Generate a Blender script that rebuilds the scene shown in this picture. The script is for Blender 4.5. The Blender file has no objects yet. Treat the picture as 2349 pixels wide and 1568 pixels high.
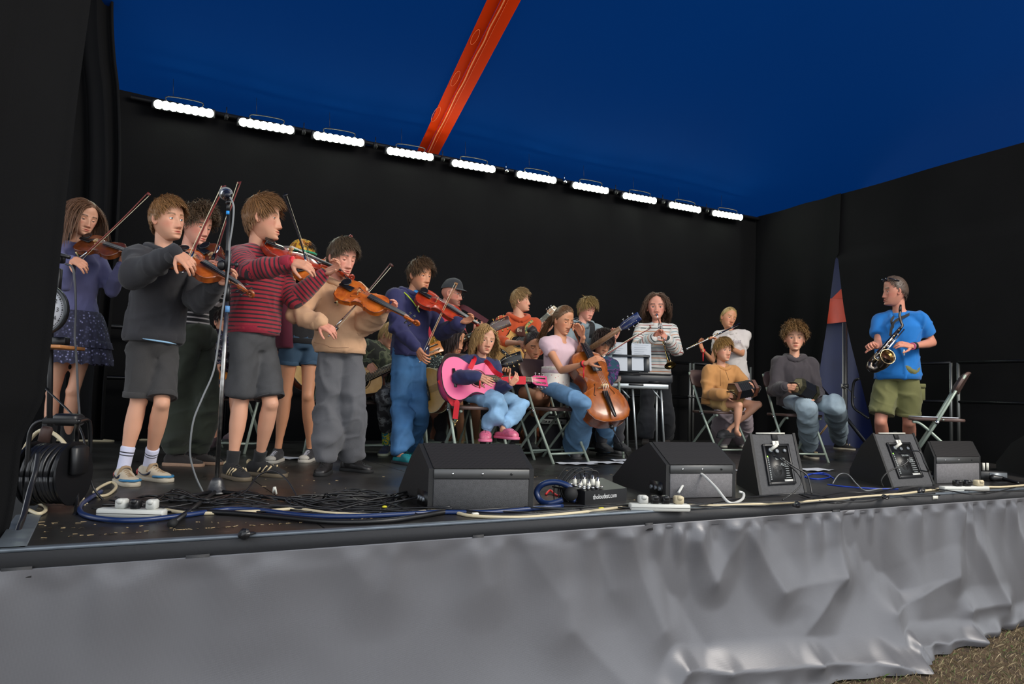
import bpy, math, random
import numpy as np
from mathutils import Vector, Matrix
random.seed(7); RNG = np.random.default_rng(7)
SC = bpy.context.scene
COL = SC.collection
pi = math.pi
# ---------------------------------------------------------------- camera
YAW, PIT, ROL, FPX, CH = 0.50117, 0.0706, 0.03259, 1688.8, 0.53
FW = np.array([math.sin(YAW)*math.cos(PIT), math.cos(YAW)*math.cos(PIT), math.sin(PIT)])
_r0 = np.array([math.cos(YAW), -math.sin(YAW), 0.0]); _u0 = np.cross(_r0, FW)
RT = _r0*math.cos(ROL)+_u0*math.sin(ROL); UP = -_r0*math.sin(ROL)+_u0*math.cos(ROL)
CAM = np.array([0, 0, CH])
cd = bpy.data.cameras.new('camera'); cam = bpy.data.objects.new('camera', cd); COL.objects.link(cam)
cd.sensor_width = 36; cd.lens = FPX*36/2349; cd.clip_end = 200; cd.clip_start = 0.05
M = Matrix(((RT[0], UP[0], -FW[0], 0), (RT[1], UP[1], -FW[1], 0), (RT[2], UP[2], -FW[2], CH), (0, 0, 0, 1)))
cam.matrix_world = M; SC.camera = cam
FH = np.array([math.sin(YAW), math.cos(YAW), 0.0]); RH = np.array([math.cos(YAW), -math.sin(YAW), 0.0])
ZUP = np.array([0, 0, 1.0])
def ray(x, y): return FW+RT*(x-1174.5)/FPX-UP*(y-784)/FPX
def at(x, y, d): return CAM+ray(x, y)*d                      # point seen at a pixel, d metres deep
def flo(x, y, z=0.0): r = ray(x, y); return CAM+r*((z-CH)/r[2])
def onY(x, y, Y): r = ray(x, y); return CAM+r*(Y/r[1])
def dep(p): return float((np.asarray(p)-CAM)@FW)
# ---------------------------------------------------------------- light and exposure
W = bpy.data.worlds.new('world'); SC.world = W; W.use_nodes = True
bg = W.node_tree.nodes['Background']; bg.inputs[0].default_value = (0.90, 0.95, 1.0, 1); bg.inputs[1].default_value = 1.9
def area(name, loc, target, size, power, col):
    l = bpy.data.lights.new(name, 'AREA'); l.shape = 'RECTANGLE'; l.size, l.size_y = size; l.energy = power; l.color = col
    o = bpy.data.objects.new(name, l); COL.objects.link(o); o.location = loc
    o.rotation_euler = (Vector(target)-Vector(loc)).to_track_quat('-Z', 'Y').to_euler(); return o
area('added_front_fill', (5.6, -0.6, 4.6), (2.4, 4.8, 1.0), (4.0, 1.6), 400, (1, 0.93, 0.82))  # soft fill added to brighten the players from front right, no known fixture
SC.view_settings.view_transform = 'Standard'; SC.view_settings.look = 'None'
SC.view_settings.exposure = 0.0; SC.view_settings.gamma = 1.0; SC.view_settings.use_curve_mapping = False
# ---------------------------------------------------------------- materials
def S(r, g, b):
    f = lambda c: (c/255/12.92) if c <= 10 else ((c/255+0.055)/1.055)**2.4
    return (f(r), f(g), f(b), 1)
MATS = {}
def mat(name, col=None, rough=0.6, metal=0.0, bump=0.0, bscale=200.0, var=0.0, vscale=8.0, attr=False, spec=0.5, emit=None, estr=0, trans=0, coat=0, alpha=1, nd=None, sheen=0, sss=0):
    if name in MATS: return MATS[name]
    m = bpy.data.materials.new(name); m.use_nodes = True; MATS[name] = m
    nt = m.node_tree; b = nt.nodes['Principled BSDF']; N = nt.nodes.new; Lk = nt.links.new
    b.inputs['Roughness'].default_value = rough; b.inputs['Metallic'].default_value = metal
    b.inputs['Specular IOR Level'].default_value = spec
    if coat: b.inputs['Coat Weight'].default_value = coat; b.inputs['Coat Roughness'].default_value = 0.15
    if trans: b.inputs['Transmission Weight'].default_value = trans
    if alpha < 1: b.inputs['Alpha'].default_value = alpha
    if sheen: b.inputs['Sheen Weight'].default_value = sheen
    if sss: b.inputs['Subsurface Weight'].default_value = sss; b.inputs['Subsurface Radius'].default_value = (1, .35, .2); b.inputs['Subsurface Scale'].default_value = 0.006
    col = col or (0.5, 0.5, 0.5, 1)
    b.inputs['Base Color'].default_value = col
    tc = N('ShaderNodeTexCoord'); src = None
    if attr:
        a = N('ShaderNodeAttribute'); a.attribute_name = 'Col'; mx = N('ShaderNodeMix'); mx.data_type = 'RGBA'; mx.blend_type = 'MULTIPLY'
        mx.inputs[0].default_value = 1; mx.inputs[6].default_value = col; Lk(a.outputs['Color'], mx.inputs[7]); src = mx.outputs[2]
    if var:
        nz = N('ShaderNodeTexNoise'); nz.inputs['Scale'].default_value = vscale; nz.inputs['Detail'].default_value = 5
        Lk(tc.outputs['Object'], nz.inputs['Vector'])
        mr = N('ShaderNodeMapRange'); mr.inputs[1].default_value = .3; mr.inputs[2].default_value = .7; mr.inputs[3].default_value = 1-var; mr.inputs[4].default_value = 1+var
        Lk(nz.outputs[0], mr.inputs[0])
        m2 = N('ShaderNodeMix'); m2.data_type = 'RGBA'; m2.blend_type = 'MULTIPLY'; m2.inputs[0].default_value = 1
        if src: Lk(src, m2.inputs[6])
        else: m2.inputs[6].default_value = col
        Lk(mr.outputs[0], m2.inputs[7]); src = m2.outputs[2]
    if src: Lk(src, b.inputs['Base Color'])
    if bump:
        nz = N('ShaderNodeTexNoise'); nz.inputs['Scale'].default_value = bscale; nz.inputs['Detail'].default_value = 3
        Lk(tc.outputs['Object'], nz.inputs['Vector'])
        bp = N('ShaderNodeBump'); bp.inputs['Strength'].default_value = bump; bp.inputs['Distance'].default_value = 0.004
        Lk(nz.outputs[0], bp.inputs['Height']); Lk(bp.outputs[0], b.inputs['Normal'])
    if emit: b.inputs['Emission Color'].default_value = emit; b.inputs['Emission Strength'].default_value = estr
    if nd: nd(nt, b, tc, N, Lk)
    return m
def ramp(N, stops, interp='CONSTANT'):
    r = N('ShaderNodeValToRGB'); r.color_ramp.interpolation = interp; e = r.color_ramp.elements
    while len(e) < len(stops): e.new(0.5)
    for i, (p, c) in enumerate(stops): e[i].position = p; e[i].color = c
    return r
def stripes(name, period, stops, rough=0.85):                # coloured bands along the garment's own 'run' coordinate (metres)
    def nd(nt, b, tc, N, Lk):
        a = N('ShaderNodeAttribute'); a.attribute_name = 'run'
        d = N('ShaderNodeMath'); d.operation = 'DIVIDE'; d.inputs[1].default_value = period; Lk(a.outputs['Fac'], d.inputs[0])
        f = N('ShaderNodeMath'); f.operation = 'FRACT'; Lk(d.outputs[0], f.inputs[0])
        r = ramp(N, stops); Lk(f.outputs[0], r.inputs[0]); Lk(r.outputs[0], b.inputs['Base Color'])
    return mat(name, None, rough, bump=.5, bscale=500, nd=nd, sheen=.2)
# ---------------------------------------------------------------- mesh helpers
WL = {}
def link(o, parent=None, loc=(0, 0, 0)):
    COL.objects.link(o)
    if parent is not None:
        o.parent = parent; pw = WL[parent.name]; o.location = Vector(loc)-Vector(pw)
    else: o.location = loc
    WL[o.name] = tuple(float(c) for c in loc); return o
def thing(name, label, cat, loc=(0, 0, 0), group=None):
    o = bpy.data.objects.new(name, None); o.empty_display_size = .05; link(o, None, tuple(float(c) for c in loc)); return tag(o, label, cat, group)
def tag(o, label=None, cat=None, group=None, kind=None):
    if label: o['label'] = label
    if cat: o['category'] = cat
    if group: o['group'] = group
    if kind: o['kind'] = kind
    return o
def meshdata(name, V, F, mats, smooth=True, col=None, midx=None, run=None):
    me = bpy.data.meshes.new(name); me.from_pydata([tuple(map(float, v)) for v in V], [], [tuple(map(int, f)) for f in F])
    for m in (mats if isinstance(mats, (list, tuple)) else [mats]): me.materials.append(m)
    if smooth: me.polygons.foreach_set('use_smooth', [True]*len(me.polygons))
    if midx is not None: me.polygons.foreach_set('material_index', list(map(int, midx)))
    if col is not None:
        ca = me.color_attributes.new('Col', 'FLOAT_COLOR', 'POINT'); c = np.ones((len(V), 4), dtype=np.float32); c[:, :3] = col; ca.data.foreach_set('color', c.ravel())
    if run is not None:
        ra = me.attributes.new('run', 'FLOAT', 'POINT'); ra.data.foreach_set('value', np.asarray(run, dtype=np.float32))
    me.update(); return me
def mk(name, VF, mats, parent=None, loc=None, smooth=True, label=None, sharp=None, **k):   # world-space vertices in, object with its own origin out
    V = np.asarray(VF[0], float)
    if loc is None: loc = WL[parent.name] if parent is not None else (float(V[:, 0].mean()), float(V[:, 1].mean()), float(V[:, 2].min()))
    me = meshdata(name, V-np.array(loc), VF[1], mats, smooth, **k)
    if sharp: me.set_sharp_from_angle(angle=math.radians(sharp))
    o = bpy.data.objects.new(name, me); link(o, parent, loc)
    if label: o['label'] = label
    return o
def joinm(parts):
    Vs, Fs, n = [], [], 0
    for V, F in parts:
        V = np.asarray(V, float); Vs.append(V); Fs += [tuple(i+n for i in f) for f in F]; n += len(V)
    return np.vstack(Vs), Fs
def nrm(v): v = np.asarray(v, float); return v/(np.linalg.norm(v, axis=-1, keepdims=True)+1e-12)
def box(c, s, ax=None, bev=0.0):
    c = np.asarray(c, float); h = np.asarray(s, float)/2; ax = np.eye(3) if ax is None else np.asarray(ax, float)
    if bev <= 0:
        L = [(-1, -1, -1), (1, -1, -1), (1, 1, -1), (-1, 1, -1), (-1, -1, 1), (1, -1, 1), (1, 1, 1), (-1, 1, 1)]
        return np.array([c+(np.array(l)*h)@ax for l in L]), [(0, 3, 2, 1), (4, 5, 6, 7), (0, 1, 5, 4), (1, 2, 6, 5), (2, 3, 7, 6), (3, 0, 4, 7)]
    V = []; bev = min(bev, *(h*0.9))
    prof = []
    for z, k in ((-h[2], bev), (-h[2]+bev, 0), (h[2]-bev, 0), (h[2], bev)):
        x, y = h[0]-k, h[1]-k; q = max(bev-k*.5, 1e-4)
        for sx, sy in ((1, 1), (-1, 1), (-1, -1), (1, -1)):
            a = (sx*x, sy*(y-q), z); b = (sx*(x-q), sy*y, z)
            prof += [a, b] if sx*sy > 0 else [b, a]
    V = [c+np.array(p)@ax for p in prof]; F = []
    for r in range(3):
        for i in range(8): j = (i+1) % 8; F.append((r*8+i, r*8+j, r*8+8+j, r*8+8+i))
    F.append(tuple(range(7, -1, -1))); F.append(tuple(range(24, 32))); return np.array(V), F
def frames(P):
    P = np.asarray(P, float); T = np.gradient(P, axis=0); T = nrm(T); a = np.array([0, 0, 1.0]) if abs(T[0][2]) < .9 else np.array([1.0, 0, 0])
    n = nrm(np.cross(T[0], a)); Ns = [n]
    for i in range(1, len(P)):
        n = Ns[-1]-T[i]*(Ns[-1]@T[i]); Ns.append(nrm(n))
    Ns = np.array(Ns); return T, Ns, np.cross(T, Ns)
def tube(P, r, n=8, cap=True, sq=None):
    P = np.asarray(P, float); K = len(P); r = np.full(K, r, float) if np.isscalar(r) else np.asarray(r, float)
    T, A, B = frames(P); an = np.arange(n)*2*pi/n
    V = (P[:, None]+r[:, None, None]*(np.cos(an)[None, :, None]*A[:, None]+(1 if sq is None else sq)*np.sin(an)[None, :, None]*B[:, None])).reshape(-1, 3)
    F = [(i*n+j, i*n+(j+1) % n, (i+1)*n+(j+1) % n, (i+1)*n+j) for i in range(K-1) for j in range(n)]
    if cap: F.append(tuple(range(n-1, -1, -1))); F.append(tuple((K-1)*n+j for j in range(n)))
    return V, F
def spl(pts, n=8, closed=False):                             # Catmull-Rom through points
    P = np.asarray(pts, float); m = len(P); out = []
    for i in range(m if closed else m-1):
        g = (lambda k: P[k % m]) if closed else (lambda k: P[min(max(k, 0), m-1)])
        p0, p1, p2, p3 = g(i-1), g(i), g(i+1), g(i+2)
        for t in np.linspace(0, 1, n, endpoint=False):
            out.append(.5*((2*p1)+(-p0+p2)*t+(2*p0-5*p1+4*p2-p3)*t*t+(-p0+3*p1-3*p2+p3)*t**3))
    if not closed: out.append(P[-1])
    return np.array(out)
def rod(a, b, r, n=8, r2=None): return tube([a, b], [r, r if r2 is None else r2], n)
def capsule(a, b, prof, n=14, fl=None):                      # prof: radii spread evenly from a to b, rounded ends; fl=(axis, factor) flattens
    a = np.asarray(a, float); b = np.asarray(b, float); L = np.linalg.norm(b-a); t = nrm(b-a) if L > 1e-6 else ZUP; K = len(prof)
    pts, rs = [], []
    for k in range(4): th = pi/2*(k+.35)/4.35; pts.append(a-t*prof[0]*math.cos(th)); rs.append(prof[0]*math.sin(th))
    for k in range(K): pts.append(a+(b-a)*k/(K-1)); rs.append(prof[k])
    for k in range(3, -1, -1): th = pi/2*(k+.35)/4.35; pts.append(b+t*prof[-1]*math.cos(th)); rs.append(prof[-1]*math.sin(th))
    V, F = tube(pts, rs, n)
    if fl is not None:
        ax = nrm(fl[0]-t*(fl[0]@t)); c = a; d = (V-c)@ax; V = V+ax*(d*(fl[1]-1))[:, None]
    return V, F
def ball(c, r, n=12, m=8, ax=None):
    r = np.array([r]*3 if np.isscalar(r) else r, float); V = [(0, 0, -1)]
    for i in range(1, m):
        la = -pi/2+pi*i/m
        for j in range(n): lo = 2*pi*j/n; V.append((math.cos(la)*math.cos(lo), math.cos(la)*math.sin(lo), math.sin(la)))
    V.append((0, 0, 1)); V = np.array(V)*r
    if ax is not None: V = V@np.asarray(ax)
    F = [(0, 1+(j+1) % n, 1+j) for j in range(n)]
    for i in range(m-2):
        for j in range(n): F.append((1+i*n+j, 1+i*n+(j+1) % n, 1+(i+1)*n+(j+1) % n, 1+(i+1)*n+j))
    e = len(V)-1; F += [(e, 1+(m-2)*n+j, 1+(m-2)*n+(j+1) % n) for j in range(n)]
    return V+np.asarray(c, float), F
def rings(Cs, A, B, hw, hd, n=20, p=2.4):                    # loft of superellipse sections
    V = []; an = np.arange(n)*2*pi/n; cx = np.sign(np.cos(an))*abs(np.cos(an))**(2/p); sy = np.sign(np.sin(an))*abs(np.sin(an))**(2/p)
    for i in range(len(Cs)):
        a = A[i] if np.ndim(A) > 1 else A; b = B[i] if np.ndim(B) > 1 else B
        V.append(Cs[i]+hw[i]*cx[:, None]*a+hd[i]*sy[:, None]*b)
    K = len(Cs); V = np.vstack(V); F = [(i*n+j, i*n+(j+1) % n, (i+1)*n+(j+1) % n, (i+1)*n+j) for i in range(K-1) for j in range(n)]
    F.append(tuple(range(n-1, -1, -1))); F.append(tuple((K-1)*n+j for j in range(n))); return V, F
def prism(P2, o, u, v, w, th, bev=0):                        # outline P2 in axes u,v, from o, thickness th along w
    P2 = np.asarray(P2, float); n = len(P2); o = np.asarray(o, float)
    a = o+P2[:, :1]*u+P2[:, 1:2]*v
    if bev:
        c = P2.mean(0); Q = c+(P2-c)*(1-bev/np.maximum(np.linalg.norm(P2-c, axis=1, keepdims=True), 1e-6)); q = o+Q[:, :1]*u+Q[:, 1:2]*v
        L = [q, a+w*bev, a+w*(th-bev), q+w*th]
    else: L = [a, a+w*th]
    V = np.vstack(L); F = []
    for k in range(len(L)-1): F += [(k*n+i, k*n+(i+1) % n, (k+1)*n+(i+1) % n, (k+1)*n+i) for i in range(n)]
    F.append(tuple(range(n-1, -1, -1))); F.append(tuple((len(L)-1)*n+i for i in range(n))); return V, F
def lathe(prof, o, ax, n=20):                                # prof: (distance along ax, radius)
    o = np.asarray(o, float); ax = nrm(ax); a = nrm(np.cross(ax, [0, 0, 1.0] if abs(ax[2]) < .9 else [1.0, 0, 0])); b = np.cross(ax, a); an = np.arange(n)*2*pi/n
    V = np.vstack([o+ax*h+r*(np.cos(an)[:, None]*a+np.sin(an)[:, None]*b) for h, r in prof]); K = len(prof)
    F = [(i*n+j, i*n+(j+1) % n, (i+1)*n+(j+1) % n, (i+1)*n+j) for i in range(K-1) for j in range(n)]
    F.append(tuple(range(n-1, -1, -1))); F.append(tuple((K-1)*n+j for j in range(n))); return V, F
def wob(V, seed=0, sc=9.0, n=7, st=None):                    # smooth pseudo-noise in [-1,1]
    g = np.random.default_rng(seed); V = np.asarray(V); out = np.zeros(len(V)); q = V.copy()
    for i in range(n):
        d = nrm(g.normal(size=3)); f = sc*(0.7+1.1*g.random())
        if st is not None: d = nrm(d*st)
        q = q+0.25/sc*np.sin(q@nrm(g.normal(size=3))*f*.8+g.random()*6)[:, None]*g.normal(size=3)
        out += np.sin(q@d*f+g.random()*6.28)
    return out/n**.5/1.2
_tmp = bpy.data.objects.new('tmp', bpy.data.meshes.new('tmp')); 
_ts = bpy.data.scenes.new('tmp_scene')
def _dg():
    with bpy.context.temp_override(scene=_ts, view_layer=_ts.view_layers[0]): d = bpy.context.evaluated_depsgraph_get()
    d.update(); return d
_ts.collection.objects.link(_tmp)
_rm = _tmp.modifiers.new('r', 'REMESH'); _rm.mode = 'VOXEL'; _rm.use_smooth_shade = True
_sm = _tmp.modifiers.new('s', 'SMOOTH'); _sm.factor = 0.5
def rem(VF, vox, it=4):                                      # melt overlapping closed shapes into one continuous skin
    me = bpy.data.meshes.new('t'); me.from_pydata([tuple(v) for v in np.asarray(VF[0]).tolist()], [], VF[1]); old = _tmp.data; _tmp.data = me; bpy.data.meshes.remove(old)
    _rm.voxel_size = vox; _sm.iterations = it
    dg = _dg(); e = _tmp.evaluated_get(dg); m = e.to_mesh(); nv = len(m.vertices)
    V = np.empty(nv*3); m.vertices.foreach_get('co', V); V = V.reshape(-1, 3); N = np.empty(nv*3); m.vertices.foreach_get('normal', N); N = N.reshape(-1, 3)
    F = [tuple(p.vertices) for p in m.polygons]; e.to_mesh_clear(); return V, F, N
def text_mesh(txt, size, depth=0.0005):
    c = bpy.data.curves.new('t', 'FONT'); c.body = txt; c.size = size; c.extrude = depth; c.align_x = 'CENTER'; c.align_y = 'CENTER'; c.resolution_u = 2
    o = bpy.data.objects.new('t', c); _ts.collection.objects.link(o); dg = _dg(); m = o.evaluated_get(dg).to_mesh()
    V = np.array([v.co[:] for v in m.vertices]); F = [tuple(p.vertices) for p in m.polygons]; bpy.data.objects.remove(o); return V, F
def text(txt, size, o, u, v, depth=0.0006, wx=1.0):           # lettering lying in axes u (along) and v (up)
    V, F = text_mesh(txt, size, depth); u = nrm(u); v = nrm(v); w = np.cross(u, v); return np.asarray(o)+V[:, :1]*u*wx+V[:, 1:2]*v+V[:, 2:]*w, F
# ---------------------------------------------------------------- people
def ss(a, b, x): t = np.clip((x-a)/(b-a), 0, 1); return t*t*(3-2*t)
def skin(i):
    c = {'fair': S(206, 152, 124), 'pink': S(212, 150, 128), 'tan': S(196, 138, 104), 'brown': S(142, 92, 62), 'ruddy': S(196, 134, 112)}[i]
    return mat('skin_'+i, c, 0.5, attr=True, bump=.15, bscale=350, sss=.12, spec=.4)
def head_base(nl=100, nz=104):
    u = np.linspace(-1, 1, nl, endpoint=False); lon = pi*(0.55*u+0.45*u**3)                # denser round the face (lon 0)
    w = np.linspace(-1, 1, nz); q = np.interp(w, [-1, -.62, .42, 1], [-1, -.47, .12, 1]) if nz > 50 else w; z0 = 0.5*np.sin(pi/2*q)
    return lon, z0
def head_pt(lon, z):
    cz = np.sqrt(np.clip(1-(z/0.5)**2, 0, 1)); cz = cz**0.85
    sl, cl = np.sin(lon), np.cos(lon); fr = ss(-.2, .35, cl)
    x = .325*cz*sl*(1+.04*ss(-.1, .3, z)); y = np.where(cl > 0, .365, .41)*cz*cl
    k = ss(0.05, -0.5, z); x = x*(1-.27*k); y = np.where(cl < 0, y*(1-.5*ss(-.02, -.4, z)), y)
    y = y+fr*(.13*ss(-.1, -.47, z)*ss(.5, .44, abs(z))+.01*k)-.015
    y = y-.035*fr*ss(.75, 1, cl)*ss(.45, .1, abs(z+.05))
    x = x*(1+.10*ss(.55, .25, abs(z+.12))*ss(.2, .9, abs(sl))*fr*.6)
    return x, y
def G(x, z, cx, cz, sx, sz): return np.exp(-((x-cx)/sx)**2-((z-cz)/sz)**2)
def make_head(P):
    """P: dict with hair colour etc.  Local axes: x to the person's left, y forward, z up, chin -0.5 crown +0.5"""
    lon, z0 = head_base(); LN, Z = np.meshgrid(lon, z0); x, y = head_pt(LN, Z); z = Z.copy(); cl = np.cos(LN); f = (cl > 0.15)*ss(.1, .4, cl)
    ax = abs(x); nose = P.get('nose', 1.0); col = np.ones(x.shape+(3,))
    prof = np.interp(z, [-.235, -.205, -.17, -.12, .03, .08], [0, .55, 1, .8, .22, 0]); wd = np.interp(z, [-.2, -.16, -.05, .08], [.085, .075, .045, .055])
    d = .108*nose*prof*np.exp(-(x/wd)**2)+.03*nose*G(ax, z, .055, -.185, .028, .03)
    d += .018*G(ax, z, .13, .095, .10, .035)-.034*G(ax, z, .135, .0, .07, .045)+.014*G(ax, z, .2, -.12, .09, .09)
    d += .034*G(x, z, 0, -.268, .08, .02)+.036*G(x, z, 0, -.315, .07, .022)-.034*G(x, z, 0, -.290, .085, .008)-.02*G(x, z, 0, -.365, .09, .022)+.045*G(x, z, 0, -.44, .10, .055)
    d += -.006*G(x, z, 0, -.24, .012, .02)+.02*G(x, z, 0, .3, .2, .1)
    y = y+f*d
    lip = np.clip(G(x, z, 0, -.292, .092, .034)*2.2-.7, 0, 1)*(f > .3)
    col = col*(1-lip[..., None]*np.array([.1, .5, .42])); slit = np.clip(G(x, z, 0, -.289, .08, .006)*1.3-.3, 0, 1)*(f > .3); col *= 1-slit[..., None]*np.array([.45, .6, .6])
    ck = G(ax, z, .2, -.13, .1, .09)*f; col = col*(1-ck[..., None]*np.array([0, .17, .14])); nt_ = G(x, z, 0, -.17, .06, .05)*f; col = col*(1-nt_[..., None]*np.array([0, .13, .12]))
    nos = np.clip(G(ax, z, .038, -.218, .022, .012)*1.5-.4, 0, 1)*f; col *= 1-nos[..., None]*.6
    bz = .092+.02*np.sin(np.clip((ax-.06)/.17, 0, 1)*pi); br = np.clip(1.6*np.exp(-((z-bz)/.022)**4)-.3, 0, 1)*ss(.05, .075, ax)*ss(.26, .21, ax)*f
    hc = np.array(P['haircol'][:3]); sc = np.array(P['skincol'][:3]); bc = np.clip(hc/sc*.5, 0, 1); col = col*(1-.9*br[..., None])+.9*br[..., None]*bc
    if P.get('beard'):
        bd = np.clip(ss(-.2, -.26, z)*ss(-.9, .1, cl)*(1-.7*lip), 0, 1)*P['beard']; col = col*(1-bd[..., None])+bd[..., None]*np.clip(hc/sc, 0, 1)
        if P['beard'] > .5: y = y+f*.02*ss(-.3, -.4, z)
    if P.get('fade'):                                        # close-cropped sides
        sh = ss(-.12, .05, z)*ss(.6, .2, cl)*ss(.45, .2, z)*P['fade']; col = col*(1-sh[..., None])+sh[..., None]*np.clip(hc/sc*1.2, 0, 1)
    nz, nl = z.shape; V = np.stack([x, y, z], -1).reshape(-1, 3); C = col.reshape(-1, 3)
    F = [(i*nl+j, i*nl+(j+1) % nl, (i+1)*nl+(j+1) % nl, (i+1)*nl+j) for i in range(nz-1) for j in range(nl)]; F = [(a, d_, c, b) for a, b, c, d_ in F]
    parts = [(V, F)]; cols = [C]
    lid = P.get('lid', .16)+.08; R = .060
    iz = int(np.argmin(abs(z0))); ey = float(np.interp(.135, x[iz][nl//2:][:22], y[iz][nl//2:][:22]))-R*.56+.004
    for sx in (-1, 1):                                       # eyelids
        c = np.array([sx*.135, ey, .0])
        for up in (1, -1):
            a0 = pi/2*up; a1 = (lid if up > 0 else -.36); V2 = []; nn, mm = 14, 7
            for i in range(mm):
                for j in range(nn):
                    b = (-1+2*j/(nn-1))*1.35; cw = max(math.cos(b/1.35*pi/2), 0)**.7; ae = -.1+(a1+.1)*cw; sl = a0+(ae-a0)*i/(mm-1)
                    V2.append(c+R*1.09*np.array([math.cos(sl)*math.sin(b)*1.06, math.cos(sl)*math.cos(b), math.sin(sl)]))
            F2 = [(i*nn+j, i*nn+j+1, (i+1)*nn+j+1, (i+1)*nn+j) for i in range(mm-1) for j in range(nn-1)]
            if up < 0: pass
            else: F2 = [t[::-1] for t in F2]
            parts.append((np.array(V2), F2)); c2 = np.ones((len(V2), 3))*np.array([1, .93, .9]); c2[-nn:] = (.2, .14, .12) if up > 0 else (.8, .66, .62); cols.append(c2)
    for sx in (-1, 1):                                       # ears
        V3, F3 = ball((0, 0, 0), (.028, .075, .12), 14, 10); dish = np.exp(-((V3[:, 1]-.01)/.04)**2-((V3[:, 2]-.01)/.07)**2)*(V3[:, 0] > 0); V3[:, 0] -= .035*dish
        V3[:, 1] *= 1-.25*ss(0, -.12, V3[:, 2]); a = .45; q = V3.copy(); V3[:, 0] = q[:, 0]*math.cos(a)-q[:, 1]*math.sin(a); V3[:, 1] = q[:, 0]*math.sin(a)+q[:, 1]*math.cos(a)
        V3[:, 0] = V3[:, 0]+.325+.012; V3 += np.array([0, -.0, -.05]); V3[:, 0] *= sx; F3 = F3 if sx > 0 else [t[::-1] for t in F3]
        parts.append((V3, F3)); cc = np.ones((len(V3), 3))*np.array([1, .86, .84])*(1-.35*dish[:, None]); cols.append(cc)
    V, F = joinm(parts); C = np.vstack(cols)
    eyes = []
    g = P.get('gaze', (0, 0))
    for sx in (-1, 1):
        c = np.array([sx*.135, ey, .0]); Ve, Fe = ball((0, 0, 0), R, 18, 14, ax=np.array([[1, 0, 0], [0, 0, 1], [0, 1, 0.]])); gz = nrm([g[0], 1, g[1]]); dd = nrm(Ve)@gz
        Ce = np.ones((len(Ve), 3))*np.array([.86, .83, .8]); Ce[dd > .87] = P.get('iris', (.12, .14, .13)); Ce[dd > .97] = .01; eyes.append((Ve+c, Fe, Ce))
    return V, F, C, eyes
HL = ([0, 25, 50, 75, 95, 120, 180], [.34, .33, .26, .02, -.10, -.22, -.34])
def scalp(lon, z, o=0.0):
    x, y = head_pt(lon, z); n = nrm(np.stack([x/.11, y/.17, z/.25], -1)); return np.stack([x, y, z], -1)+n*np.asarray(o)[..., None]
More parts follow.
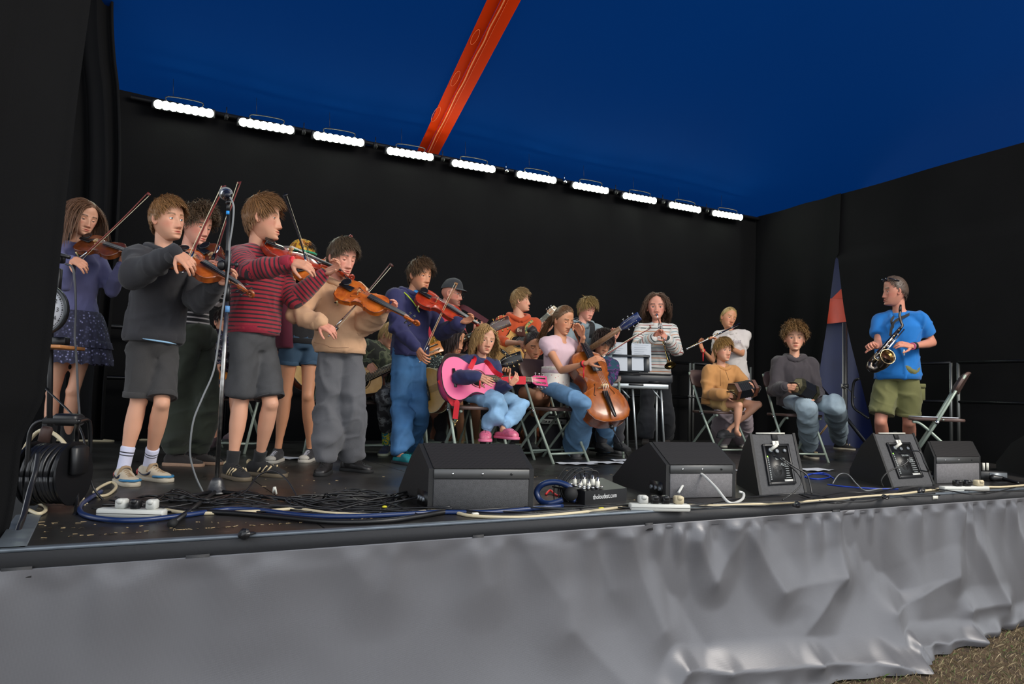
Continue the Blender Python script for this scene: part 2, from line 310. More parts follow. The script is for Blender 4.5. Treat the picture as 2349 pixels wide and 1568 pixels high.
def make_hair(P, RM, seed):
    """strands grown over the scalp; RM rotates local to world (rows=local axes). returns V,F,C in head-local units"""
    g = np.random.default_rng(seed); st = P['hair']; hl = HL if 'hl' not in P else P['hl']
    N = int(P.get('nh', 800)*1.7); L = P.get('hlen', .3); grav = RM@np.array([0, 0, -1.0])
    lon = g.uniform(-pi, pi, N*3); z = .5*np.sin(g.uniform(-.8, 1.5, N*3)); ok = z > np.interp(abs(np.degrees(lon)), *hl)+.02; lon, z = lon[ok][:N], z[ok][:N]; N = len(z)
    th = P.get('hth', .042)*.6; root = scalp(lon, z, np.full(N, .004)); nr = nrm(root*np.array([9, 6, 4.0])); side = ss(.28, .05, z)*ss(1.0, -.2, np.cos(lon)); le = np.full(N, L)*(0.8+.4*g.random(N))
    crown = np.array([P.get('cx', 0), -.22, .44])
    if st in ('crop', 'curly'): fl = nrm(root-crown+g.normal(size=(N, 3))*.06); fl = fl-nr*(fl*nr).sum(1)[:, None]; fl = nrm(fl+np.array([P.get('sweep', 0), .25, 0])); le = le*(1-side*P.get('sideshort', .55))
    elif st == 'back': fl = nrm(np.array([0, -.55, -.05])-root); fl = nrm(fl-nr*(fl*nr).sum(1)[:, None])
    else: fl = nrm(np.stack([np.sign(root[:, 0]-P.get('part', 0))*.8, -.25+0*z, -.6+0*z], -1)); fl = nrm(fl-nr*(fl*nr).sum(1)[:, None])
    K = P.get('hk', 5 if L < .5 else 12); stp = le/K; p = root.copy(); d = nrm(nr*P.get('lift', .16)+fl); pts = [p.copy()]; ph = g.random(N)*6.28; cu = P.get('curl', 0); gw = P.get('gw', .13 if L < .5 else .5)
    a1 = nrm(np.cross(nr, fl)+1e-6); off = (.012+P.get('vol', .035)*g.random(N)*(1-.6*side))[:, None]
    for k in range(K):
        d = nrm(d+grav*gw*(.4+.6*k/K)+g.normal(size=(N, 3))*P.get('mess', .05)); 
        if st == 'back': d = nrm(d*.4+nrm(np.array([0, -.5, -.02])-p)*.6)
        if cu: d2 = nrm(d+cu*(np.cos(ph+k*1.9)[:, None]*a1+np.sin(ph+k*1.9)[:, None]*nr))
        else: d2 = d
        p = p+d2*stp[:, None]; o = off; q = p*1/(np.array([.328, .405, .503])+o); e = np.linalg.norm(q, axis=1); ins = (e < 1)&(p[:, 2] > -.42); p[ins] = p[ins]/e[ins][:, None]
        if st == 'long':
            face = (p[:, 1] > .12)&(abs(p[:, 0]) < P.get('facew', .27))&(p[:, 2] < .25); p[face, 0] = np.where(p[face, 0] > P.get('part', 0)*.0, 1, -1)*P.get('facew', .27)
        pts.append(p.copy())
    pts = np.stack(pts, 1); T = nrm(np.gradient(pts, axis=1)); out = nrm(pts*np.array([1, 1, .6])); sd = nrm(np.cross(T, out)); w = th*(1-np.linspace(0, 1, K+1)**4*.75)*(.7+.6*g.random(N))[:, None]
    R_ = np.stack([pts+sd*w[..., None]*.5, pts+out*w[..., None]*.22, pts-sd*w[..., None]*.5], 2); V = R_.reshape(-1, 3); F = []
    for i in range(N):
        b = i*(K+1)*3
        for k in range(K):
            for j, j2 in ((0, 1), (1, 2), (2, 0)): a_ = b+k*3; F.append((a_+j, a_+j2, a_+3+j2, a_+3+j))
    c = (.78+.36*g.random(N)); tip = P.get('tip', 1.0); C = np.repeat(np.repeat(c[:, None], K+1, 1)[:, :, None]*np.linspace(.85, tip, K+1)[None, :, None], 3, 2).reshape(-1)[:, None]*np.ones(3)
    # scalp cap under the strands
    lo, zz = head_base(40, 26); LN, Z = np.meshgrid(lo, zz); th2 = np.interp(abs(np.degrees(LN)), *hl); Q = scalp(LN, Z, ss(-.02, .08, Z-th2)*(.012+P.get('vol', .035)*.6)-.012*(Z < th2)).reshape(-1, 3); nl = len(lo)
    keep = (Z > th2-.03).reshape(-1); FQ = [(i*nl+j, (i+1)*nl+j, (i+1)*nl+(j+1) % nl, i*nl+(j+1) % nl) for i in range(len(zz)-1) for j in range(nl)]; FQ = [t for t in FQ if all(keep[list(t)])]
    used = sorted({i for t in FQ for i in t}); mp = {u: i for i, u in enumerate(used)}; Q = Q[used]; FQ = [tuple(mp[i] for i in t) for t in FQ]; n0 = len(V)
    V = np.vstack([V, Q]); F += [tuple(i+n0 for i in t) for t in FQ]; C = np.vstack([C, np.ones((len(Q), 3))*.8])
    return V, F, C
def hand(w, d, pn, L, side, curl=(.5, .5, .55, .6), thumb=.5, spread=.07, vox=None):
    """w wrist, d direction to the fingers, pn palm normal, L hand length, side +1 left hand / -1 right hand"""
    d = nrm(d); pn = nrm(pn-d*(np.asarray(pn)@d)); r = np.cross(d, pn)*side              # r points to the thumb side
    s = L/.18; P = [capsule(w-d*.01*s, w+d*.03*s, [.021*s, .024*s], 10, (pn, .72)), capsule(w+d*.03*s+r*.016*s, w+d*.082*s+r*.026*s, [.020*s, .0125*s], 10, (pn, .8)), capsule(w+d*.03*s, w+d*.085*s+r*.006*s, [.022*s, .0125*s], 10, (pn, .75)), capsule(w+d*.03*s-r*.014*s, w+d*.078*s-r*.022*s, [.019*s, .012*s], 10, (pn, .8))]
    tips = []
    for i, (o, ln, st) in enumerate(((.029, .072, .086), (.010, .080, .090), (-.009, .074, .087), (-.026, .058, .079))):
        b = w+d*st*s+r*o*s; a = 0; dd = nrm(d+r*spread*(1.2-i)); pr = [.0092*s, .0085*s, .0078*s, .0068*s]; c = curl[i]
        for k, fl in enumerate((.45, .31, .24)):
            a += c*(.75, 1.1, .75)[k]; v = dd*math.cos(a)+pn*math.sin(a); e = b+v*ln*fl*s; P.append(capsule(b, e, [pr[k], pr[k+1]], 8)); b = e
        tips.append(b)
    b = w+d*.022*s+r*.022*s+pn*.006*s; v = nrm(d*.62+r*.75+pn*.35*thumb)
    for k, (ln, r0_, r1_) in enumerate(((.038, .0135, .011), (.03, .0105, .009), (.024, .0092, .0075))):
        e = b+v*ln*s; P.append(capsule(b, e, [r0_*s, r1_*s], 8)); b = e; v = nrm(v+d*.35+pn*thumb*.55-r*.25*thumb)
    V, F, _ = rem(joinm(P), (vox or .0032)*max(s, .7), 2); return V, F, tips
def solve(a, px, py, L, sg):                                  # a point seen at (px,py) at distance L from a; sg picks the nearer(-) or farther(+) one
    r = ray(px, py); q = a-CAM; rr = r@r; b = q@r; c = q@q-L*L; D = b*b-rr*c
    return CAM+r*((b+sg*math.sqrt(D))/rr if D > 0 else b/rr)
CV = {'c': -FH, 'a': FH, 'l': -RH, 'r': RH, 'u': ZUP, 'd': -ZUP}
def dirv(s):
    if not isinstance(s, str): return nrm(s)
    return nrm(sum(CV[ch] for ch in s))
def ridge(w, k=.2): return np.exp(-(w/k)**2)
def seg_run(V, segs):                                         # along-the-limb coordinate for sleeve stripes
    best = np.full(len(V), 1e9); run = np.zeros(len(V)); amp = np.zeros(len(V))
    for a, b, r, s0, kind in segs:
        ab = b-a; L2 = ab@ab; t = np.clip(((V-a)@ab)/L2, 0, 1); dd = np.linalg.norm(V-(a+t[:, None]*ab), axis=1)/r; m = dd < best
        t2 = ((V-a)@ab)/L2; best[m] = dd[m]; run[m] = V[m, 2] if kind == 't' else s0+t2[m]*math.sqrt(L2)
    return run
def shoe(par, an, toe, kind, M1, M2, s=1.0, M3=None, under='shoe'):
    """an: ankle, toe: horizontal direction; standing on the plane z=an.z-.085*s"""
    t = nrm([toe[0], toe[1], toe[2] if len(toe) > 2 else 0]); l = nrm(np.cross(ZUP, t)); u = np.cross(t, l); o = np.asarray(an, float)-u*.085*s
    X = [-.075, -.055, 0, .05, .10, .145, .175, .186]; hw = [.02, .033, .037, .039, .044, .043, .032, .012]; 
    up_ = {'sneaker': [.055, .082, .088, .075, .055, .044, .034, .02], 'clog': [.03, .05, .06, .078, .08, .066, .05, .025], 'boot': [.07, .09, .10, .09, .062, .05, .04, .022]}[kind]
    sh = .022 if kind != 'clog' else .02
    C_, A_, hh, ww = [], [], [], []
    for x, h, w in zip(X, up_, hw): C_.append(o+t*x*s+u*((h+sh*.5)/2)*s); ww.append(w*s*(1.12 if kind == 'clog' else 1)); hh.append((h-sh*.5)/2*s+.004)
    V, F = rings(np.array(C_), l, u, ww, hh, 16, 2.3); V, F, N = rem(joinm([(V, F)]+([capsule(an-u*.03*s, an+u*(.17 if kind == 'boot' else -.01)*s, [.045*s, .043*s, .047*s] if kind == 'boot' else [.038*s, .037*s], 14)] if kind != 'clog' else [])), .007, 3)
    V = V+N*(wob(V, 3, 60)*.0015)[:, None]
    if kind == 'clog': 
        k = (V-o)@t; q = (V-o)@u; m = (k < .055*s)&(q > .05*s); V[m] = V[m]-u*((q[m]-.05*s)*.8)[:, None]
    sho = mk(under, (V, F), M1, par)
    out = [(x, w+.004) for x, w in zip([-.08]+X[1:-1]+[.192], [.018]+hw[1:-1]+[.012])]; k = 1.12 if kind == 'clog' else 1
    pl = spl([(x*s, w*s*k) for x, w in out]+[(x*s, -w*s*k) for x, w in out[::-1]], 3, True); V, F = prism(pl, o, t, l, u, sh*s, .003); mk('sole', (V, F), M2, sho)
    if kind != 'clog' and M3 is not None:
        T_ = []
        for i in range(5):
            x = (.055+.018*i)*s; h = np.interp(x/s, X, up_)*s; w = .020*s
            T_.append(tube(spl([o+t*x+l*w+u*(h-.005*s), o+t*(x+.003)+u*(h+.008*s), o+t*(x+.006)-l*w+u*(h-.005*s)], 4), .0028*s, 5))
        mk('laces', joinm(T_), M3, sho)
    if kind == 'clog':
        T_ = []
        for i in range(3):
            for j in (-1, 0, 1): x = (.10+.022*i)*s; h = (np.interp(x/s, X, up_)+.004)*s-abs(j)*.006*s; T_.append(ball(o+t*x+l*j*.02*s+u*h, (.0045*s, .0045*s, .003), 8, 5))
        mk('hole', joinm(T_), mat('clog_hole', S(25, 22, 24), .8), sho)['kind'] = 'stuff'
    return sho, o, t, l, u
def flat(a, b, prof, n=18):
    K = len(prof); P = [a+(b-a)*t for t in np.linspace(0, 1, K)]; return joinm([tube(P, prof, n), ball(a, prof[0]*.98, 14, 8)])
def person(label, **k):
    h = k['h']; s = h/1.65; gth = k.get('g', 1.0)*.84; sd = k.get('seed', 1); grp = k.get('group')
    d0 = k['d'] if 'd' in k else dep(flo(*k['gnd'])); 
    P2 = lambda q: at(q[0], q[1], d0+(q[2] if len(q) > 2 else 0))
    pc = lambda x: -math.degrees(math.atan((x-1174.5)/FPX)); phi = math.radians(k['phi']+pc(k['pel'][0])); fw = -math.cos(phi)*FH+math.sin(phi)*RH; lf = math.cos(phi)*RH+math.sin(phi)*FH
    pel = P2(k['pel']); neck = P2(k['neck']); tp = math.radians(k.get('tw', k['phi'])+pc(k['neck'][0])); lf2 = math.cos(tp)*RH+math.sin(tp)*FH; fw2 = -math.cos(tp)*FH+math.sin(tp)*RH
    base = (pel[0], pel[1], k.get('z0', 0)); T = thing('person', label, 'person', base, grp)
    if 'head' in k: hx, hy, hp, hyaw, hpit, hrol = k['head']; hd = dep(neck)+k.get('hdd', -.01); hc = at(hx, hy, hd); Hh = hp*hd/FPX
    a = math.radians(hyaw+pc(hx)); hf = -math.cos(a)*FH+math.sin(a)*RH; hl_ = math.cos(a)*RH+math.sin(a)*FH; p_ = math.radians(hpit); hf, hu = hf*math.cos(p_)-ZUP*math.sin(p_), ZUP*math.cos(p_)+hf*math.sin(p_)
    r_ = math.radians(hrol); hl_, hu = hl_*math.cos(r_)+hu*math.sin(r_), hu*math.cos(r_)-hl_*math.sin(r_); RM = np.array([hl_, hf, hu])
    sw = k.get('sw', .165)*s*gth**.4; hipw = .075*s; up = nrm(neck-pel); shz = -.035*s
    sh = {+1: neck+lf2*sw+up*shz+ZUP*k.get('shL', 0), -1: neck-lf2*sw+up*shz+ZUP*k.get('shR', 0)}; hip = {1: pel+lf*hipw, -1: pel-lf*hipw}
    UA, FA, TH, SH = .172*h, .158*h, .25*h, .245*h; J = {}
    for sg, n in ((1, 'L'), (-1, 'R')):
        e = k['arm'+n] if 'arm'+n in k else None
        if e is None: el = sh[sg]+(-ZUP*.98+lf2*sg*.15)*UA; wr = el+(-ZUP*.9+fw2*.45)*FA
        else:
            (ex, ey, es), (wx, wy, ws) = e[0], e[1]; el = solve(sh[sg], ex, ey, UA, es) if abs(es) == 1 else at(ex, ey, d0+es); wr = solve(el, wx, wy, FA, ws) if abs(ws) == 1 else at(wx, wy, d0+ws)
        J['el'+n] = el; J['wr'+n] = wr
        q = k['leg'+n]; (kx, ky, ks) = q[0]; kn = solve(hip[sg], kx, ky, TH, ks) if abs(ks) == 1 else at(kx, ky, d0+ks)
        if len(q[1]) == 2: f_ = flo(q[1][0], q[1][1], k.get('z0', 0)); an = f_+ZUP*.085*s*k.get('fs', 1)
        else: an = solve(kn, q[1][0], q[1][1], SH, q[1][2]) if abs(q[1][2]) == 1 else at(q[1][0], q[1][1], d0+q[1][2])
        J['kn'+n] = kn; J['an'+n] = an
        if k.get('dbg'): print(label[:20], n, 'UA %.2f/%.2f FA %.2f/%.2f TH %.2f/%.2f SH %.2f/%.2f'%(np.linalg.norm(el-sh[sg]), UA, np.linalg.norm(wr-el), FA, np.linalg.norm(kn-hip[sg]), TH, np.linalg.norm(an-kn), SH))
    # ---- one continuous body
    sk = skin(k['skin']); sc = sk.node_tree.nodes['Principled BSDF'].inputs['Base Color'].default_value; B = []
    ar = lambda f: [f*x*s*gth**.7 for x in (.043, .041, .037, .035)]
    for sg, n in ((1, 'L'), (-1, 'R')):
        el, wr, kn, an = (J[x+n] for x in ('el', 'wr', 'kn', 'an')); g7 = gth**.7
        B += [capsule(sh[sg], el, ar(1)), capsule(el, wr, [x*s*g7 for x in (.034, .039, .033, .026, .023)]), capsule(neck+up*.0+lf2*sg*.04*s, sh[sg], [.045*s, .05*s])]
        B += [capsule(hip[sg], kn, [x*s*g7 for x in (.070, .074, .065, .055, .05)]), capsule(kn, an, [x*s*g7 for x in (.05, .055, .053, .043, .033, .031)]), ball(kn+nrm(kn*2-hip[sg]-an)*.012*s, .045*s)]
        t = toe = dirv(k.get('toe'+n, fw)); B += [capsule(an-ZUP*.03*s, an-ZUP*.055*s+t*.12*s, [.032*s, .03*s, .022*s], 12)]
    tl = lambda tt: pel+(neck-pel)*tt
    def torso(da, hem=-.1, k1=1.0):
        tt = [hem, .0, .18, .38, .6, .8, .93, 1.0]; tt = [tt[0]]+[max(q, hem+.035*(i+1)) for i, q in enumerate(tt[1:])]; hw = np.array([.13, .15, .135, .13, .148, .16, .13, .07])*s*gth*k1+da; hd = np.array([.09, .105, .098, .095, .108, .105, .08, .055])*s*gth*k1+da
        m_ = [ss(0, 1, q) for q in tt]; A = np.array([nrm(lf*(1-q)+lf2*q) for q in m_]); Bv = np.array([nrm(fw*(1-q)+fw2*q) for q in m_]); bow = np.array([0, 0, .0, .0, .008, .012, .0, 0])
        return tt, hw, hd, A, Bv, bow
    tt, hw, hd, A, Bv, bow = torso(0, -.08); B.append(rings(np.array([tl(q)+b*b_ for q, b, b_ in zip(tt, Bv, bow)]), A, Bv, hw, hd)); B.append(capsule(neck-up*.03*s, hc-hf*.10*Hh-hu*.18*Hh, [.056*s, .049*s, .048*s]))
    Vb, Fb, Nb = rem(joinm(B), .011, 5); Vh, Fh, Ch, eyes = make_head(dict(k, haircol=k['hc'], skincol=sc)); Wh = lambda V: hc+(V*Hh)@RM
    parts = [(Vb, Fb), (Wh(Vh), Fh)]; cols = [np.ones((len(Vb), 3)), Ch]; info = {}
    for sg, n in ((1, 'L'), (-1, 'R')):
        if k.get('nohand'+n): continue
        hs = k.get('hand'+n, {}); w = J['wr'+n]; fd = nrm(w-J['el'+n]); d = dirv(hs['d']) if 'd' in hs else fd
        if 'to' in hs: d = nrm(at(hs['to'][0], hs['to'][1], dep(w)+hs['to'][2])-w)
        Vq, Fq, tips = hand(w, d, dirv(hs.get('pn', 'd')), .105*h, sg, hs.get('c', (.35, .4, .45, .5)), hs.get('th', .5)); parts.append((Vq, Fq)); cols.append(np.ones((len(Vq), 3))*np.array([1, .93, .92])); info['tips'+n] = tips
    V, F = joinm(parts); mk('body', (V, F), sk, T, col=np.vstack(cols))
    for Ve, Fe, Ce in eyes: mk('eye', (Wh(Ve), Fe), mat('eyeball', (1, 1, 1, 1), .12, attr=True), T, col=Ce)
    if k.get('hair') != 'none':
        Vr, Fr, Cr = make_hair(k, RM, sd+50); mk('hair', (Wh(Vr), Fr), mat('hair_%d_%d_%d'%tuple(int(c*999) for c in k['hc'][:3]), k['hc'], .5, attr=True, spec=.45), T, col=Cr)
    # ---- clothes
    g7 = gth**.7
    def top(name, m, da=.02, hem=-.12, sl=1.0, cuff=True, boxy=0.0, neckh=1.0, fold=.008, hood=None, mc=None, vox=.012, flare=0.0, sw_=.045, hb=True):
        Bt = []; tt, hw, hd, A, Bv, bow = torso(da, hem); hw = hw*1.0; hw[0] = hw[1]+boxy*.5+flare; hd[0] = hd[1]+boxy*.4+flare*.7; hw[1] += boxy+flare*.6; hd[1] += boxy*.8+flare*.5; hw[2] += boxy*1.3; hd[2] += boxy; hw[3] += boxy*1.3; hd[3] += boxy; hw[4] += boxy*.6; hd[4] += boxy*.4
        tt = [min(q, neckh) for q in tt[:-1]]+[neckh]; Bt.append(rings(np.array([tl(q)+b*b_ for q, b, b_ in zip(tt, Bv, bow)]), A, Bv, hw, hd)); segs = [(tl(-.2), tl(.95), .15*s, 0, 't')]
        for sg, n in ((1, 'L'), (-1, 'R')):
            el, wr = J['el'+n], J['wr'+n]
            if sl <= 0: continue
            Bt.append(capsule(neck+lf2*sg*.05*s-up*.01, sh[sg], [.05*s+da*.5, .052*s+da*.7]))
            if sl < 1: e2 = sh[sg]+(el-sh[sg])*sl; Bt.append(flat(sh[sg], e2, [(sw_)*s*g7+da*.9, (sw_+.002)*s*g7+da, (sw_+.004)*s*g7+da])); segs.append((sh[sg], el, .06*s, 0, 's')); continue
            fr = min(sl-1, .97) if sl > 1 else 0; e2 = el+(wr-el)*fr
            Bt += [capsule(sh[sg], el, [sw_*s*g7+da*1.1, .043*s*g7+da*1.2, .042*s*g7+da*1.1]), capsule(el, e2, [.042*s*g7+da*1.1, .04*s*g7+da*1.1, (.029 if sl > 1.9 else .036)*s*g7+da*.8])]; segs += [(sh[sg], el, .055*s, 0, 's'), (el, e2, .05*s, np.linalg.norm(el-sh[sg]), 's')]
        Vt, Ft, Nt = rem(joinm(Bt), vox, 4); w = .8*wob(Vt, sd, 13/s, st=(1, 1, .7))+.9*ridge(wob(Vt, sd+9, 11/s, st=(1, 1, .45)))+.45*ridge(wob(Vt, sd+19, 24/s))
        for n in 'LR':
            if sl > 1: q = np.exp(-(np.linalg.norm(Vt-J['el'+n], axis=1)/.08)**2); w = w+q*1.6*wob(Vt, sd+4, 42, st=nrm(J['wr'+n]-sh[1 if n == 'L' else -1])*3)
        Vt = Vt+Nt*(w*fold*1.5)[:, None]; run = seg_run(Vt, segs); o = mk(name, (Vt, Ft), m, T, run=run)
        if cuff and sl > 1.9:
            for n in 'LR':
                w_, fd = J['wr'+n], nrm(J['wr'+n]-J['el'+n]); r_ = .026*s*g7+da*.75; mk('cuff', lathe([(-.05*s, r_*.9), (-.045*s, r_*1.12), (0, r_*1.08), (.004, r_*.95)], w_-fd*.005, fd, 16), mc or m, o)
        if hb and hem > -.5:
            a0 = tl(hem); th_ = np.linspace(0, 2*pi, 28, endpoint=False); R1, R2 = hw[0]+.004, hd[0]+.004; ring = lambda q, e: [q+A[0]*math.copysign(abs(math.cos(a))**.83, math.cos(a))*(R1+e)+Bv[0]*math.copysign(abs(math.sin(a))**.83, math.sin(a))*(R2+e) for a in th_]
            Vr = np.array(ring(a0+up*.035*s, .002)+ring(a0, .003)+ring(a0-up*.004, -.006)+ring(a0+up*.002, -.02)); Fr = [(i*28+j, (i+1)*28+j, (i+1)*28+(j+1) % 28, i*28+(j+1) % 28) for i in range(3) for j in range(28)]; mk('hem', (Vr, Fr), mc or m, o)
        if hood:
            nb = tl(1.0)+ZUP*.022*s; Hh_ = [tube(spl([nb+fw2*.075*s-ZUP*.035*s, nb+fw2*.045*s+lf2*.07*s+ZUP*.0*s, nb-fw2*.03*s+lf2*.088*s+ZUP*.022*s, nb-fw2*.085*s+ZUP*.03*s, nb-fw2*.03*s-lf2*.088*s+ZUP*.022*s, nb+fw2*.045*s-lf2*.07*s, nb+fw2*.075*s-ZUP*.035*s], 4), .028*s, 9, True, 1.0), ball(nb-fw2*.085*s-ZUP*.05*s, (.085*s, .045*s, .085*s), ax=np.array([lf2, fw2, ZUP]))]
            Vq, Fq, Nq = rem(joinm(Hh_), .009, 3); Vq = Vq+Nq*(wob(Vq, sd+2, 30)*.005)[:, None]; mk('hood', (Vq, Fq), hood, o, run=Vq[:, 2])
        elif neckh >= 1: 
            nb = tl(1.0); ax = nrm(hc-hf*.1*Hh-nb); mk('neckband', lathe([(-.02*s, .083*s), (.008, .076*s), (.028*s, .066*s), (.032*s, .060*s), (.01, .054*s)], nb, ax, 20), mc or m, o)
        return o
    def bottom(name, m, ln=2.0, da=.012, flare=0.0, fold=.006, wst=.16, cuff=None, baggy=.0, mc=None):
        Bt = []; tt, hw, hd, A, Bv, bow = torso(da+.004, -.08); Bt.append(rings(np.array([tl(q) for q in (-.10, 0, .1, wst)]), A[:4], Bv[:4], np.array([hw[0], hw[1], hw[1]*1.0, hw[2]*1.0])-da*.35, np.array([hd[0], hd[1], hd[1]*1.0, hd[2]*1.0])-da*.35)); segs = []
        for sg, n in ((1, 'L'), (-1, 'R')):
            kn, an = J['kn'+n], J['an'+n]; hp = hip[sg]
            if ln <= 1: e = hp+(kn-hp)*ln; Bt.append(flat(hp, e, [.074*s*g7+da*.7, .077*s*g7+da*.9, (.070*s*g7+da)*1.0+flare*.3, (.066*s*g7+da)*1.0+flare*.45])); segs.append((hp, kn, .07, 0, 's'))
            else:
                e = kn+(an-kn)*(ln-1); r3 = .045*s*g7+da+flare if flare > 0 else .042*s*g7+da*.7
                Bt += [capsule(hp, kn, [.074*s*g7+da*.6, .077*s*g7+da*.8, .066*s*g7+da*.9+baggy*.4, .06*s*g7+da*.9+baggy*.6]), flat(kn, e, [.06*s*g7+da+baggy*.7, .060*s*g7+da+flare*.5+baggy, .056*s*g7+da+flare*.8+baggy, r3+baggy*.6])]; segs += [(hp, kn, .07, 0, 's'), (kn, an, .06, TH, 's')]
        Vt, Ft, Nt = rem(joinm(Bt), .012, 4); w = .8*wob(Vt, sd+21, 14/s, st=(1, 1, .6))+1.0*ridge(wob(Vt, sd+29, 11/s, st=(1, 1, .5)))+.4*ridge(wob(Vt, sd+39, 25/s))
        for n in 'LR':
            if ln > 1: q = np.exp(-(np.linalg.norm(Vt-J['kn'+n], axis=1)/.1)**2)+1.3*np.exp(-(np.linalg.norm(Vt-J['an'+n]-ZUP*.08, axis=1)/.1)**2); w = w+q*1.2*wob(Vt, sd+5, 38, st=(1, 1, 3.0))
        Vt = Vt+Nt*(w*fold*1.5)[:, None]; o = mk(name, (Vt, Ft), m, T, run=seg_run(Vt, segs))
        for n in 'LR':
            kn, an = J['kn'+n], J['an'+n]; sg = 1 if n == 'L' else -1
            if ln <= 1: e = hip[sg]+(kn-hip[sg])*ln; ax = nrm(kn-hip[sg]); r_ = .066*s*g7+da+flare*.45+.001; mk('hem', lathe([(-.026, r_*.97), (-.024, r_*1.0), (.002, r_*1.02), (.004, r_*1.0), (.004, r_*.93), (-.01, r_*.9)], e, ax, 24), mc or m, o)
            elif cuff: e = an+(kn-an)*.08; ax = nrm(an-kn); r_ = .040*s*g7+da*.7; mk('cuff', lathe([(-.03, r_*1.1), (-.02, r_*1.15), (.02, r_*1.05), (.024, r_*.9)], e, ax, 20), mc or m, o)
        return o
    def sock(m, top_=.10):
        for n in 'LR':
            kn, an = J['kn'+n], J['an'+n]; u = nrm(kn-an); V_, F_ = tube([an-u*.04*s, an+u*.0, an+u*top_*.5, an+u*top_*.93, an+u*top_], [.04*s*g7, .039*s*g7, .039*s*g7, .043*s*g7, .038*s*g7], 16); mk('sock', (V_, F_), m, T, run=(V_-an)@u)
    def shoes(kind, M1, M2, M3=None, under='shoe'):
        r = []
        for n in 'LR': r.append(shoe(T, J['an'+n], dirv(k.get('toe'+n, fw)), kind, M1, M2, s*k.get('fs', 1), M3, under))
        return r
    I = dict(T=T, J=J, hc=hc, Hh=Hh, RM=RM, pel=pel, neck=neck, fw=fw2, lf=lf2, s=s, d0=d0, sh=sh, hip=hip, tl=tl, up=up, Wh=Wh, g7=g7, **info)
    def band(n, m, off=.02, name='wristband', w=.012, tail=0):
        w_, fd = J['wr'+n], nrm(J['wr'+n]-J['el'+n]); r_ = .027*s*g7; o = mk(name, lathe([(-w/2, r_), (-w/2, r_*1.12), (w/2, r_*1.12), (w/2, r_)], w_+fd*off, fd, 16), m, T)
        if tail: a_ = w_+fd*off-ZUP*r_; mk('band_tail', box(a_-ZUP*tail/2-FH*.005, (.010, .002, tail), np.array([RH, FH, ZUP])), m, o)
    I.update(top=top, bottom=bottom, sock=sock, shoes=shoes, band=band); return I
def face_pt(I, x, y, z): return I['hc']+(np.array([x, y, z])*I['Hh'])@I['RM']
# ---------------------------------------------------------------- instruments
def wood(name, c1, c2, coat=.6, rough=.35, sc=9):
    def nd(nt, b, tc, N, Lk):
        mp = N('ShaderNodeMapping'); mp.inputs['Scale'].default_value = (sc, sc, sc*.6); Lk(tc.outputs['Object'], mp.inputs[0])
        nz = N('ShaderNodeTexNoise'); nz.inputs['Scale'].default_value = 3; nz.inputs['Detail'].default_value = 6; nz.inputs['Distortion'].default_value = .6; Lk(mp.outputs[0], nz.inputs['Vector'])
        r = ramp(N, [(.3, c1), (.7, c2)], 'LINEAR'); Lk(nz.outputs[0], r.inputs[0]); Lk(r.outputs[0], b.inputs['Base Color'])
    return mat(name, c1, rough, coat=coat, nd=nd)
BLK = mat('black_plastic', S(22, 22, 24), .4); EBO = mat('ebony', S(24, 22, 22), .3); CHR = mat('chrome', S(200, 200, 200), .2, metal=1); BRS = mat('brass', S(205, 175, 110), .25, metal=1)
STEEL = mat('string_steel', S(190, 190, 185), .3, metal=1); MAPLE = mat('maple', S(214, 168, 112), .5); WHT = mat('white_plastic', S(215, 212, 200), .5); BLKR = mat('black_rubber', S(18, 18, 19), .75)
NYL = mat('nylon', S(220, 210, 180), .4)
VO = [(0, .03), (.008, .13), (.05, .225), (.13, .28), (.23, .293), (.32, .276), (.385, .243), (.405, .25), (.415, .212), (.47, .168), (.54, .155), (.61, .17), (.655, .207), (.668, .213), (.685, .2), (.73, .218), (.82, .236), (.9, .222), (.955, .18), (.988, .1), (1, .03)]
GO = [(0, .05), (.015, .17), (.07, .29), (.16, .36), (.26, .385), (.36, .365), (.45, .31), (.53, .26), (.6, .243), (.67, .25), (.76, .28), (.84, .29), (.92, .255), (.97, .18), (.995, .09), (1, .04)]
def outline(O): return np.array(list(O)+[(a, -b) for a, b in O[::-1]])
def fr3(tail, head, nrmv):
    u = nrm(np.asarray(head)-tail); n = dirv(nrmv); n = nrm(n-u*(n@u)); return u, n, np.cross(n, u)     # v: across
def dome(O2, o, u, v, w, ht, edge, th):
    cs = np.array([.5, 0]); Ls = []
    for k, h in ((1, -th), (1.0, 0), (.975, .15), (.93, .12), (.8, .5), (.6, .8), (.35, .95), (.12, 1.0)): P = cs+(O2-cs)*k; Ls.append(o+P[:, :1]*u+P[:, 1:2]*v+w*(edge*(h == .15)+(ht*h if h > 0 else h)))
    n = len(O2); V = np.vstack(Ls); F = []
    for k in range(len(Ls)-1): F += [(k*n+i, k*n+(i+1) % n, (k+1)*n+(i+1) % n, (k+1)*n+i) for i in range(n)]
    F.append(tuple((len(Ls)-1)*n+i for i in range(n))); F.append(tuple(range(n-1, -1, -1))); return V, F
